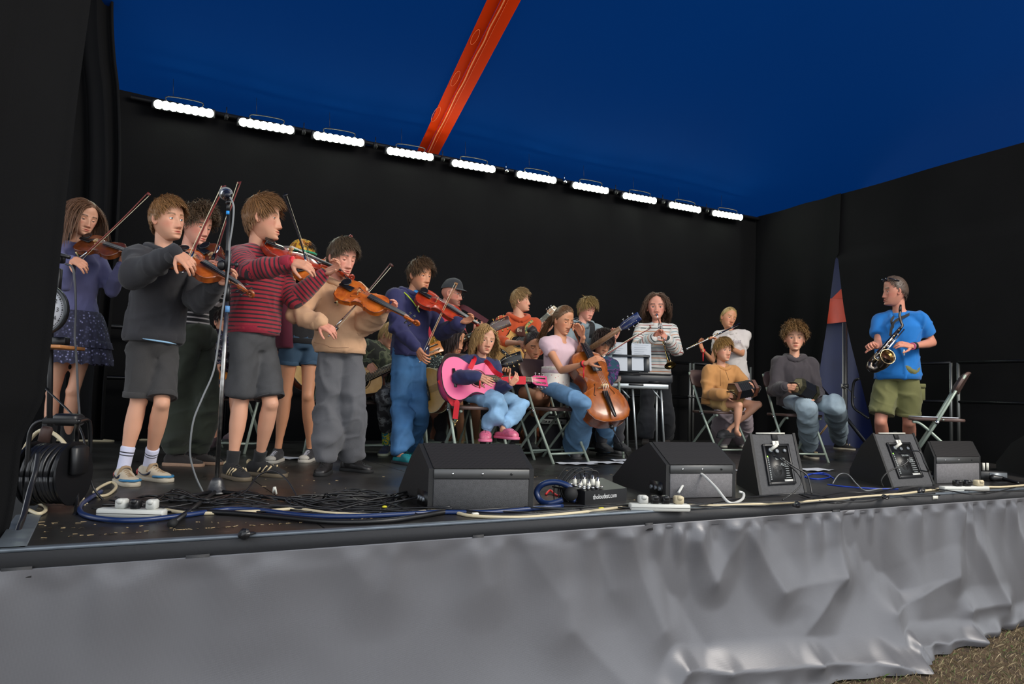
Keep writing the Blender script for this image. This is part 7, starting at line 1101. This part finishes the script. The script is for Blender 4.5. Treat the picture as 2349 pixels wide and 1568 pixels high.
t_ = at(630, 1122, dep(flo(630, 1140))-.0); wt = mk('tag', prism(np.array([(-.008, .012), (.006, .014), (.014, -.02), (.008, -.026), (.0, -.008), (-.006, -.024), (-.010, -.008)]), t_, RH, ZUP, -FH, .002), WHT); tag(wt, 'white paper tag hanging on the looped black cable', 'tag')
cab('black lead dropping from the amplifier side of the large monitor wedge', [(968, 1140, .045), (930, 1146, .03), (900, 1162, .01), (880, 1172), (850, 1176)], .0045, BKS); cab('second black lead running from the side of the large monitor wedge', [(966, 1147, .03), (935, 1155, .02), (905, 1168, .01), (870, 1178)], .0045, BKC)
tag(mk('cable_tie', ball(flo(882, 1168)+ZUP*.012, (.012, .006, .006), 8, 6), mat('tie_yellow', S(210, 200, 40), .5)), 'yellow tape tab on the black lead beside the large wedge', 'tape')
for x, y in ((1090, 1186),): tag(mk('cable_label', box(flo(x, y)+ZUP*.014, (.03, .018, .012), None, .003), WHT), 'white label wrapped round the cream cable under the large wedge', 'label')
tag(mk('cable_label', box(flo(1378, 1172)+ZUP*.012, (.03, .016, .012), None, .003), mat('tie_yellow', None)), 'yellow and white tape on the cream cable left of the second strip', 'label')
tag(mk('paper_bits', tube([flo(560, 1141)+ZUP*.002, flo(590, 1139)+ZUP*.002, flo(612, 1138)+ZUP*.002], [.003, .008, .004], 5, True, .2), WHT), 'torn strip of white tape on the deck beside the microphone stand', 'tape')
cab('blue thin cable coiled on the deck between the two panelled wedges', [(1840, 1098), (1862, 1088), (1890, 1086), (1905, 1094), (1880, 1100), (1850, 1096), (1858, 1088), (1895, 1090), (1912, 1098)], .005, mat('blue_thin', S(24, 60, 170), .4)); cab('blue thin cable running in front of the right panelled wedge', [(1898, 1112), (1930, 1116), (1980, 1120), (2030, 1122), (2060, 1122)], .004, mat('blue_thin', None))
cab('grey lead looping from the right panelled wedge to the deck', [(1910, 1110), (1925, 1106, .05), (1945, 1108, .055), (1965, 1118, .02), (1985, 1126), (2020, 1122), (2060, 1121)], .004, GRY)
def hang(label, pts, d, r, m): P = [at(x, y, dd) for (x, y), dd in zip(pts, d)]; return cab(label, None, r, m, z=P)
hang('black lead hanging from the left panelled wedge into the cable run', [(1775, 1045), (1800, 1060), (1830, 1085), (1838, 1110), (1812, 1135), (1795, 1146)], [3.95, 3.9, 3.9, 3.85, 3.8, 3.75], .004, BKC); hang('second black lead drooping right of the left panelled wedge', [(1790, 1048), (1825, 1072), (1850, 1088), (1858, 1110), (1862, 1132)], [3.95, 3.92, 3.9, 3.88, 3.85], .004, BKS)
hang('black lead looping across the panel of the right panelled wedge', [(2062, 1040), (2085, 1042), (2078, 1062), (2040, 1080), (2022, 1100), (2026, 1116)], [4.25, 4.2, 4.15, 4.12, 4.1, 4.1], .004, BKC); hang('black lead behind the pale-fronted wedge with a white plug', [(2085, 1035), (2110, 1036), (2120, 1060), (2130, 1080), (2110, 1078)], [4.25, 4.22, 4.2, 4.2, 4.25], .004, BKC)
cab('white cable lying on the floor at the foot of the back drapes', [(130, 1012), (200, 1013), (260, 1014), (230, 1011), (215, 1010), (330, 1011), (420, 1011)], .010, CRE)
# power strips
def strip(label, a, b, plugs):
    A, B = flo(*a), flo(*b); u = nrm(B-A); L = np.linalg.norm(B-A); v = np.cross(ZUP, u); T = thing('power_strip', label, 'power strip', A, 'white power strips along the stage edge'); E = np.array([u, v, ZUP]); m = mat('strip_white', S(196, 196, 190), .45)
    mk('casing', box((A+B)/2+ZUP*.017, (L, .052, .034), E, .005), m, T); mk('seam', box((A+B)/2+ZUP*.017-v*.0262, (L*.98, .001, .002), E), BLKR, T)
    for x, c in plugs: p = A+u*L*x+ZUP*.034; q = mk('plug', box(p+ZUP*.019, (L*.15 if c else L*.13, .045, .038), E, .006), {0: BLK, 1: m, 2: CRE}[c], T); mk('plug_grip', box(p+ZUP*.030-v*.02, (L*.09, .02, .02), E, .005), {0: BLK, 1: m, 2: CRE}[c], q)
    return T
strip('long white power strip lying left, beside the cable reel', (226, 1184), (378, 1188), [(.34, 1), (.55, 0), (.8, 1)]); strip('white power strip lying below the grey-fronted wedge', (1444, 1170), (1580, 1172), [(.22, 1), (.42, 0), (.60, 0), (.82, 2)]); strip('white power strip lying right, below the pale-fronted wedge', (2160, 1127), (2263, 1126), [(.35, 0), (.55, 0), (.82, 2)])
cab('cream cable coming from the reel to the left power strip', None, .009, CRE, z=[at(60, 1100, 3.55), at(52, 1050, 3.5), at(62, 1018, 3.45), at(90, 988, 3.4), at(120, 992, 3.35), at(150, 1020, 3.3), at(166, 1060, 3.25), at(170, 1100, 3.2), at(182, 1145, 3.15), at(212, 1180, 3.12), at(228, 1186, 3.12)])
cab('cream cable sweeping across the reel and down behind the first', None, .009, CRE, z=[at(60, 1031, 3.4), at(90, 1042, 3.33), at(130, 1048, 3.28), at(165, 1050, 3.24), at(182, 1072, 3.22), at(184, 1110, 3.2), at(192, 1150, 3.18), at(222, 1172, 3.18), at(228, 1178, 3.18)])
cab('cream cable end looped in a ring at the foot of the reel', None, .007, CRE, z=[flo(60, 1165)+ZUP*.01, flo(75, 1158)+ZUP*.012, flo(100, 1164)+ZUP*.01, flo(104, 1176)+ZUP*.01, flo(88, 1184)+ZUP*.01, flo(66, 1176)+ZUP*.012]); cab('cream cable loop on the deck between the reel and the white socks', [(215, 1132), (230, 1124, .01), (255, 1118, .02), (266, 1124, .01), (250, 1136), (228, 1141), (215, 1139)], .007, CRE)
# cable reel
dr = dep(flo(128, 1178)); q = lambda x, y, d=0: at(x, y, dr+d); T = thing('cable_reel', 'black cable drum in a tubular stand, wound with thick black cable', 'cable reel', flo(128, 1180)); RB_ = mat('reel_frame', S(24, 24, 26), .35, metal=.3)
mk('frame', joinm([tube(spl([q(60, 1183), q(58, 1120), q(64, 1040), q(70, 990), q(88, 968), q(120, 965), q(178, 966)], 5), .009, 10), tube(spl([q(60, 1183), q(75, 1191), q(150, 1190), q(172, 1180), q(176, 1140, .12), q(176, 1000, .18), q(178, 966)], 5), .009, 10), tube(spl([q(196, 1120, .22), q(206, 1040, .22), q(206, 975, .2), q(196, 962, .16), q(178, 966)], 5), .009, 10)]), RB_, T)
ca = q(78, 1085, .10); cb = q(172, 1085, .10); ua = nrm(cb-ca); L = np.linalg.norm(cb-ca); mk('drum', lathe([(0, .13), (.008, .13), (.008, .07), (L-.008, .07), (L-.008, .13), (L, .13)], ca, ua, 28), RB_, T, sharp=30)
aa = nrm(np.cross(ua, ZUP)); bb = np.cross(aa, ua)
for k in range(7): c = ca+ua*(.022+(L-.044)*k/6); an = np.linspace(0, 2*pi, 29); mk('cable_turn', tube([c+(aa*math.cos(a)+bb*math.sin(a))*(.112)+ua*.006*math.sin(a*2+k) for a in an], .0105, 8), BKS, T)
mk('grip', rod(q(100, 965), q(178, 966), .0115, 10), BLKR, T); mk('hub', box(q(182, 1055, .1), (.03, .10, .12), np.array([RH, FH, ZUP]), .01), BLK, T); mk('socket_box', box(q(158, 962, .22), (.10, .08, .05), np.array([RH, FH, ZUP]), .01), BLK, T); mk('connector', lathe([(0, .022), (.05, .022), (.06, .016)], q(100, 1012, .02), nrm(ZUP+RH*.2), 14), mat('connector_brown', S(70, 50, 44), .6), T)
hang('black cable falling from the reel stand to the stage corner', [(88, 1040), (82, 1080), (70, 1120), (55, 1180), (42, 1215), (36, 1240)], [dr-.05, dr-.1, dr-.15, dr-.25, dr-.35, dr-.4], .010, BKS)
hang('black lead running from the left drape past the reel to the floor', [(98, 885), (130, 915), (165, 950), (185, 985), (195, 1020), (205, 1080), (215, 1120), (240, 1150)], [3.9, 3.7, 3.55, 3.4, 3.35, 3.3, 3.3, 3.3], .005, BKC)
# microphone stand
b = flo(496, 1133); T = thing('microphone_stand', 'chrome and black microphone stand with tripod base in front of the violinists', 'microphone stand', b); ds = dep(b); q = lambda x, y, d=0: at(x, y, ds+d)
bt = q(497, 1104); mk('lower_tube', rod(bt, q(521, 690), .0105, 14), mat('worn_chrome', S(150, 148, 145), .3, metal=1, var=.3, vscale=40), T); mk('upper_tube', rod(q(519, 700), q(524, 482), .0085, 12), BLK, T); mk('tape_band', rod(q(523.2, 492), q(523.4, 484), .0095, 12), mat('tape_blue', None), T); mk('tape_band', rod(q(521, 716), q(521.6, 701), .0118, 12), mat('tape_pale_blue', S(90, 140, 190), .6), T)
mk('clutch', rod(q(522, 622), q(524, 575), .014, 12), BLK, T); mk('clutch_knob', ball(q(509, 608), (.022, .018, .026), 12, 8), BLK, T); mk('clutch_screw', joinm([ball(q(543, 607), (.010, .010, .014), 10, 6), rod(q(522, 606), q(541, 606), .006, 8)]), BLK, T); mk('grip_collar', rod(q(521, 690), q(522, 652), .0125, 12), BLK, T)
mk('base_casting', lathe([(0, .056), (.006, .056), (.012, .046), (.06, .030), (.075, .022), (.078, .014)], q(496, 1131), nrm(ZUP), 18), mat('cast_metal', S(88, 88, 88), .4, metal=.9, bump=.3, bscale=60), T)
for e in ((398, 1206), (720, 1158), (405, 1150)): p = flo(*e)+ZUP*.014; mk('leg', rod(q(496, 1126), p, .010, 10), BLK, T); mk('rubber_foot', rod(p, p+nrm(p-q(496, 1126))*.04, .015, 10), BLKR, T)
mk('mic_clip', joinm([rod(q(524, 484), q(523, 466), .008, 8), ball(q(523, 464), (.012, .02, .012), 8, 6)]), BLK, T)
T = thing('microphone', 'silver ball-headed microphone pointing away on top of the stand', 'microphone', q(521, 446)); mk('grille_ball', ball(q(518, 444, .04), (.033, .033, .033), 20, 14), mat('mic_grille', S(150, 150, 150), .6, metal=.5, bump=1.0, bscale=500), T); mk('mic_body', lathe([(0, .012), (.01, .014), (.05, .017), (.085, .024), (.09, .027)], q(523, 448, -.055), nrm(q(518, 444, .04)-q(523, 448, -.055)), 18), mat('mic_black', S(34, 36, 46), .4, metal=.3), T); mk('mic_ring', lathe([(.072, .0275), (.084, .0275)], q(523, 448, -.055), nrm(q(518, 444, .04)-q(523, 448, -.055)), 18), CHR, T)
hang('thin grey microphone lead hanging beside the stand and looping to the floor', [(528, 452), (536, 475), (533, 520), (527, 560), (524, 620), (512, 700), (503, 770), (490, 850), (465, 910), (445, 960), (437, 1010), (437, 1050), (450, 1095), (468, 1132)], [ds-.06]*6+[ds-.04, ds-.05, ds-.08, ds-.1, ds-.1, ds-.08, ds-.05, ds-.02], .0045, GRY)
# clock on its lectern by the left drape
dc = 3.75; q = lambda x, y, d=0: at(x, y, dc+d); T = thing('wall_clock', 'round black-rimmed clock with white face half hidden by the left drape', 'clock', q(94, 772)); pp = dc/FPX; c = q(94, 709); nn = nrm(-FH); cu, cv = RH, ZUP
mk('rim', lathe([(-.03, 58*pp), (.0, 62*pp), (.012, 61*pp), (.012, 56*pp), (.0, 52*pp), (-.004, 52*pp)], c, nn, 40), mat('clock_rim', S(60, 62, 64), .3, metal=.6), T); mk('face', lathe([(0, 53*pp), (.003, 53*pp)], c-nn*.004, nn, 40), mat('clock_white', S(200, 200, 205), .5), T)
for h_ in range(12): a = math.radians(90-30*h_); V, F = text(str(h_ or 12), .032, c+nn*.004+(cu*math.cos(a)+cv*math.sin(a))*39*pp, cu, cv, .0006); mk('numeral', (V, F), BLK, T, smooth=False)
mk('tick_marks', joinm([lathe([(0, 1.2*pp if k % 5 else 2.2*pp), (.001, 1.2*pp)], c+nn*.001+(cu*math.cos(a)+cv*math.sin(a))*49*pp, nn, 6) for k, a in enumerate(np.linspace(0, 2*pi, 60, endpoint=False))]), BLK, T)
mk('second_hand', rod(c+nn*.005, c+nn*.005+(cu*.5-cv*.86)*42*pp, .0012, 5), RB, T); mk('hour_hand', rod(c+nn*.004, c+nn*.004+(-cu*.5+cv*.8)*26*pp, .003, 5), BLK, T); mk('minute_hand', rod(c+nn*.004, c+nn*.004+(-cu*.9+cv*.2)*38*pp, .002, 5), BLK, T)
T = thing('music_stand', 'black stand with a wooden shelf behind the clock at the left drape', 'stand', flo(100, 1120)); mk('post', joinm([rod(q(118, 640, .12), q(112, 1080, .12), .014, 8), box(q(128, 650, .12), (.05, .03, .16), np.array([RH, FH, ZUP]), .004), box(q(140, 782, .12), (.07, .05, .04), np.array([RH, FH, ZUP]), .004)]), BLK, T); mk('shelf', box(q(118, 796, .0), (.22, .22, .018), np.array([RH, FH, ZUP]), .003), wood('shelf_oak', S(160, 104, 58), S(184, 124, 74), .2), T); mk('device', box(q(134, 592, .1), (.055, .05, .05), np.array([RH, FH, ZUP]), .006), BLK, T); mk('arm', rod(q(100, 575, .08), q(160, 590, .08), .010, 8), BLK, T)
hang('grey lead dropping from the stand in front of the lilac jumper', [(150, 605), (165, 612), (171, 640), (174, 700), (172, 770), (176, 830), (179, 900), (183, 955)], [dc+.02]*8, .0055, mat('lead_dark_grey', S(62, 62, 66), .4))
dm = 2.55; T = thing('lamp_head', 'small round grey lamp head on the left drape at the picture edge', 'lamp', at(12, 417, dm)); mk('shell', lathe([(-.05, .012), (-.02, .026), (0, .028), (.004, .024)], at(12, 417, dm), nrm(-FH+RH*.3), 18), mat('lamp_grey', S(70, 72, 74), .4, metal=.5), T); mk('glass', ball(at(14, 417, dm-.004), (.022, .006, .022), 14, 8, np.array([nrm(RH+FH*.3), nrm(-FH+RH*.3), ZUP])), mat('lamp_glass', S(110, 112, 116), .2, metal=.3), T)
# stage box with plugs, small stage box
A, B = flo(1342, 1158), flo(1436, 1148); u = nrm(B-A); v = np.cross(ZUP, u); E = np.array([u, v, ZUP]); L = np.linalg.norm(B-A); T = thing('stage_box', 'black stage box with white lettering and upright plugs', 'stage box', A); c = (A+B)/2+v*.09
pr = np.array([(0, 0), (0, .065), (.05, .075), (.17, .10), (.18, .095), (.18, 0)]); V, F = prism(pr, A, v, ZUP, u, L*1.02, .002); mk('casing', (V, F), BLK, T, smooth=False); V, F = text('tholoudest.com', .034, (A+B)/2+ZUP*.034-v*.0015-u*.01, u, ZUP, .0008, wx=.82); mk('lettering', (V, F), mat('print_white', S(215, 215, 215), .6), T, smooth=False)
tb = A+v*.06-u*.05+ZUP*.075; mk('connector_plate', box(A+v*.10+u*.03+ZUP*.075, (.20, .13, .01), E, .002), mat('plate_dark', S(50, 50, 50), .4, metal=.6), T)
k = 0
for x, y in ((1318, 1112), (1332, 1121), (1340, 1112), (1351, 1122), (1360, 1112), (1371, 1117)):
    p = at(x, y, dep(A)+.10); o = mk('plug', rod(p-ZUP*.03, p+ZUP*.05, .0085, 12, .006), CHR, T); mk('plug_sleeve', rod(p, p+ZUP*.03, .0105, 12), WHT, o); q2 = p+ZUP*.05; mk('plug_lead', tube(spl([q2, q2+ZUP*.03-u*.01, q2+ZUP*.03-u*.04*(1+k*.3)+v*.03, q2-ZUP*.05-u*.09*(1+k*.2)+v*.05, np.array([*(q2-u*.12+v*.02)[:2], .006])], 5), .0035, 6), BKC, o); k += 1
for r_ in (-1, 0, 1, 2): mk('jack_row', joinm([lathe([(0, .010), (.008, .010), (.008, .006)], A+v*(.05+.03*r_)+u*(.01+.032*i)+ZUP*(.078+.004*r_), ZUP, 10) for i in range(5)]), CHR, T)
cab('blue looped cable with clear sleeve beside the lettered stage box', None, .015, BLU, z=[at(1313, 1150, dep(A)-.02), at(1316, 1135, dep(A)), at(1305, 1115, dep(A)), at(1275, 1105, dep(A)+.02), at(1245, 1110, dep(A)+.02), at(1231, 1128, dep(A)+.02), at(1240, 1148, dep(A)-.0), at(1262, 1154, dep(A)-.03), at(1290, 1146, dep(A)-.02)])
cab('red cable lying inside the blue loop', [(1252, 1136), (1262, 1131, .01), (1275, 1137), (1290, 1139), (1310, 1134)], .006, mat('red_cable', S(190, 26, 28), .4)); mk_ = mk('cable_joint', ball(at(1310, 1132, dep(A)-.02), (.035, .03, .035), 12, 8), BLKR); tag(mk_, 'black taped knob joining the blue loop to the stage box', 'connector')
A = flo(2250, 1102); T = thing('stage_box', 'small black stage box right of the pale-fronted wedge', 'stage box', A); mk('casing', box(A+RH*.10+FH*.06+ZUP*.035, (.20, .12, .07), np.array([RH, FH, ZUP]), .004), BLK, T); mk('front_plate', box(A+RH*.13+ZUP*.035-FH*.002, (.13, .004, .055), np.array([RH, FH, ZUP])), mat('socket_grey', None), T)
for x in (2256, 2265): p = at(x, 1072, dep(A)+.05); mk('plug', rod(p-ZUP*.02, p+ZUP*.035, .009, 10), WHT, T)
tag(mk('handheld_microphone', joinm([capsule(flo(2278, 1105)+ZUP*.03, flo(2300, 1106)+ZUP*.03, [.026, .020, .014], 12), capsule(flo(2300, 1106)+ZUP*.028, flo(2335, 1112)+ZUP*.016, [.014, .010], 12)]), BLK), 'black microphone lying beside the small stage box', 'microphone')
# gaffer scraps on the edge
GAF = mat('gaffer_scrap', S(24, 24, 26), .35)
for x, y, lab in ((566, 1231, 'crumpled scrap of black tape on the front trim below the striped boy'), (1828, 1163, 'small tape on the stage edge below the left panelled wedge'), (2030, 1143, 'curl of black tape at the edge below the right panelled wedge'), (2112, 1131, 'black tape holding the cream cable under the right panelled wedge')):
    p = flo(x, y)+ZUP*.012; V, F = ball(p, (.028, .02, .012), 14, 9); V = V+(wob(V, int(x), 110)*.010)[:, None]*nrm(V-p); tag(mk('tape_scrap', (V, F), GAF, smooth=False), lab, 'tape')
tag(mk('edge_sticker', box(np.array([onY(2136, 1139, YF)[0], YF-.026, onY(2136, 1139, YF)[2]]), (.05, .004, .022)), WHT), 'small white sticker on the stage edge right of centre', 'sticker')
# deck litter
fv, ff = [], []; g = np.random.default_rng(5)
for i in range(260):
    x, y = (g.uniform(90, 900), g.uniform(1195, 1240)) if i < 150 else (g.uniform(600, 1500), g.uniform(1060, 1150)); y = min(y, 1252-.06*x-12 if i < 150 else y); p = flo(x, y); a = g.uniform(0, 6.28); l = g.uniform(.003, .012); w = g.uniform(.0008, .003); d1 = np.array([math.cos(a), math.sin(a), 0])*l; d2 = np.array([-math.sin(a), math.cos(a), 0])*w; n0 = len(fv); fv += [p-d1-d2+ZUP*.001, p+d1-d2+ZUP*.001, p+d1+d2+ZUP*.002, p-d1+d2+ZUP*.003]; ff.append((n0, n0+1, n0+2, n0+3))
tag(mk('straw_litter', (np.array(fv), ff), mat('straw', S(150, 130, 96), .9), smooth=False), 'bits of straw scattered on the black stage deck', 'litter', kind='stuff')
# sheets of paper on the floor
def paper(label, cx, cy, ang, n=.21, m=.297, z=.0, name='paper_sheet', lines=True, up=None, gr='sheets of paper on the stage floor'):
    c = flo(cx, cy); a = math.radians(ang); u = np.array([math.cos(a), math.sin(a), 0]); v = np.array([-math.sin(a), math.cos(a), 0]); V = []; 
    for i in range(9):
        for j in range(7): x, y = (i/8-.5)*m, (j/6-.5)*n; V.append(c+u*x+v*y+ZUP*(.004+z+.010*abs(math.sin(i*.9+cx))*abs(math.cos(j*.8))))
    F = [(i*7+j, i*7+j+1, (i+1)*7+j+1, (i+1)*7+j) for i in range(8) for j in range(6)]; T = mk(name, (np.array(V), F), mat('paper', S(188, 192, 200), .7), None); tag(T, label, 'paper', gr); return T
paper('crumpled sheet of music on the floor in front of the cellist\'s left clog', 1320, 1064, -10); paper('sheet of music on the floor right of the cellist\'s crumpled sheet', 1392, 1062, -15); paper('sheet of paper half hidden behind the grey-fronted monitor wedge', 1440, 1057, -5); paper('sheet of paper on the floor between the two panelled wedges', 1868, 1078, 5); paper('sheet of paper on the deck behind the striped boy\'s rear shoe', 672, 1052, -25); paper('white sheet tucked behind the left panelled wedge', 1650, 1078, 0)
# keyboard on a folding table
dk = 6.9; q = lambda x, y, d=0: at(x, y, dk+d); E = np.array([RH, FH, ZUP]); T = thing('folding_table', 'aluminium-edged folding table carrying the keyboard behind the cello', 'table', np.array([*q(1470, 885)[:2], 0])); ALT = mat('table_aluminium', S(176, 182, 184), .35, metal=.7); z1 = q(1470, 885)[2]
a, b = q(1340, 886), q(1531, 886); a[2] = b[2] = z1; w_ = np.linalg.norm(b-a); mid = (a+b)/2; mk('edge_frame', joinm([box(mid, (w_, .02, .045), E, .004), box(mid+FH*.45, (w_, .02, .045), E, .004), box(b+FH*.22, (.02, .45, .045), E, .004)]), ALT, T); mk('top', box(mid+FH*.22+ZUP*.012, (w_-.02, .44, .016), E), mat('table_top_grey', S(120, 122, 124), .6), T); mk('handle', box(q(1459, 882)-FH*.012, (.14, .008, .018), E, .004), BLK, T)
for (x, y), (x2, y2), dd in (((1451, 890), (1461, 1026), .03), ((1516, 890), (1525, 1020), .03), ((1437, 890), (1440, 1010), .42), ((1506, 890), (1507, 1000), .42)): p = q(x, y, dd); r_ = q(x2, y2, dd); r_[2] = 0; mk('leg', rod(p, r_, .011, 8), ALT, T)
for (x, y), (x2, y2) in (((1493, 888), (1520, 921)), ((1424, 890), (1444, 912)), ((1420, 892), (1405, 884))): mk('brace', rod(q(x, y, .04), q(x2, y2, .04), .009, 6), ALT, T)
KB = mat('keyboard_black', S(40, 42, 46), .45); T = thing('electronic_keyboard', 'dark electronic keyboard seen from behind on the folding table', 'keyboard', q(1470, 880)); mk('case', box(q(1465, 867, .15)+ZUP*.0, (.60, .28, .085), E, .012), KB, T); mk('top_lip', box(q(1465, 857, .1), (.59, .20, .012), E, .004), BLK, T); mk('rear_socket', box(q(1503, 876, .008), (.12, .004, .014), E), BLK, T); mk('rear_socket', box(q(1440, 858, .0), (.25, .006, .006), E), BLK, T)
mk('keys', joinm([box(q(1405+5*i, 858, .27), (.019, .10, .014), E) for i in range(24)]), WHT, T)
ru = nrm(ZUP+FH*.22); EE = np.array([RH, np.cross(RH, ru)*-1, ru]); pz = lambda x0, y0, x1, y1, t=.006, d=.02: box((q(x0, y0, d)+q(x1, y1, d))/2, (abs(x1-x0)*dk/FPX, t, abs(y1-y0)*dk/FPX), EE, .001)
mk('music_rest', joinm([pz(1388, 813, 1491, 818), pz(1386, 847, 1487, 853), pz(1386, 813, 1395, 853), pz(1421, 813, 1449, 853), pz(1476, 813, 1490, 853)]), mat('rest_black', S(20, 26, 32), .4), T)
for x0, x1, y0, lab in ((1391, 1439, 783, 'left sheet of music on the keyboard rest'), (1449, 1494, 786, 'right sheet of music on the keyboard rest')):
    o = mk('sheet_music', pz(x0, y0, x1, 851, .002, .035), mat('sheet_white', S(186, 192, 200), .7), smooth=False); tag(o, lab, 'sheet music', 'sheets of music on the keyboard'); ln = []
    for i in range(11): y = y0+5+i*5.2; ln.append(box((q(x0+5, y, .028)+q(x1-5-(i*7 % 11), y, .028))/2, ((x1-x0-12-(i*7 % 11))*dk/FPX, .0006, .0022), EE))
    mk('printed_lines', joinm(ln), mat('print_faint', S(130, 136, 150), .8), o)
# amplifier
T = thing('amplifier', 'small guitar amplifier with white control strip behind the cellist\'s chair', 'amplifier', np.array([*at(1270, 1022, 7.0)[:2], 0])); q = lambda x, y, d=0: at(x, y, 6.75+d); z = q(1270, 956)[2]; c = q(1270, 990, .12); mk('cabinet', box(np.array([c[0], c[1], z/2+.0]), (.26, .2, z), E, .01), CABB, T); c2 = np.array([*q(1270, 990, .01)[:2], z*.40]); mk('speaker_cloth', box(c2, (.23, .008, z*.68), E, .003), mat('speaker_cloth', S(44, 44, 50), .9, bump=.8, bscale=300), T); c3 = np.array([*q(1270, 990, .008)[:2], z*.87]); mk('control_strip', box(c3, (.23, .010, .045), E, .002), mat('control_white', S(176, 182, 178), .5), T)
for k in range(6): mk('knob', lathe([(0, .008), (.012, .007)], c3+RH*(-.07+.028*k)-FH*.006, -FH, 12), BLK, T)
V, F = text('70.', .035, c3-RH*.095-FH*.0065, RH, ZUP); mk('lettering', (V, F), BLK, T, smooth=False)
# empty chair with papers
p = at(2146, 952, 6.15); ec = chair('empty folding chair at the right with papers on its seat', p[0], p[1], (-RH[0]*.87+.45*FH[0], -RH[1]*.87+.45*FH[1]), hs=.445, w=.42); sh_ = nrm([-RH[0], -RH[1], 0]); tag(mk('paper_stack', box(np.array([p[0], p[1], .4535])-RH*.02, (.30, .21, .008), E, .002), mat('paper', None)), 'papers lying on the seat of the empty chair', 'paper')
bpy.data.objects.remove(_tmp); bpy.data.scenes.remove(_ts)
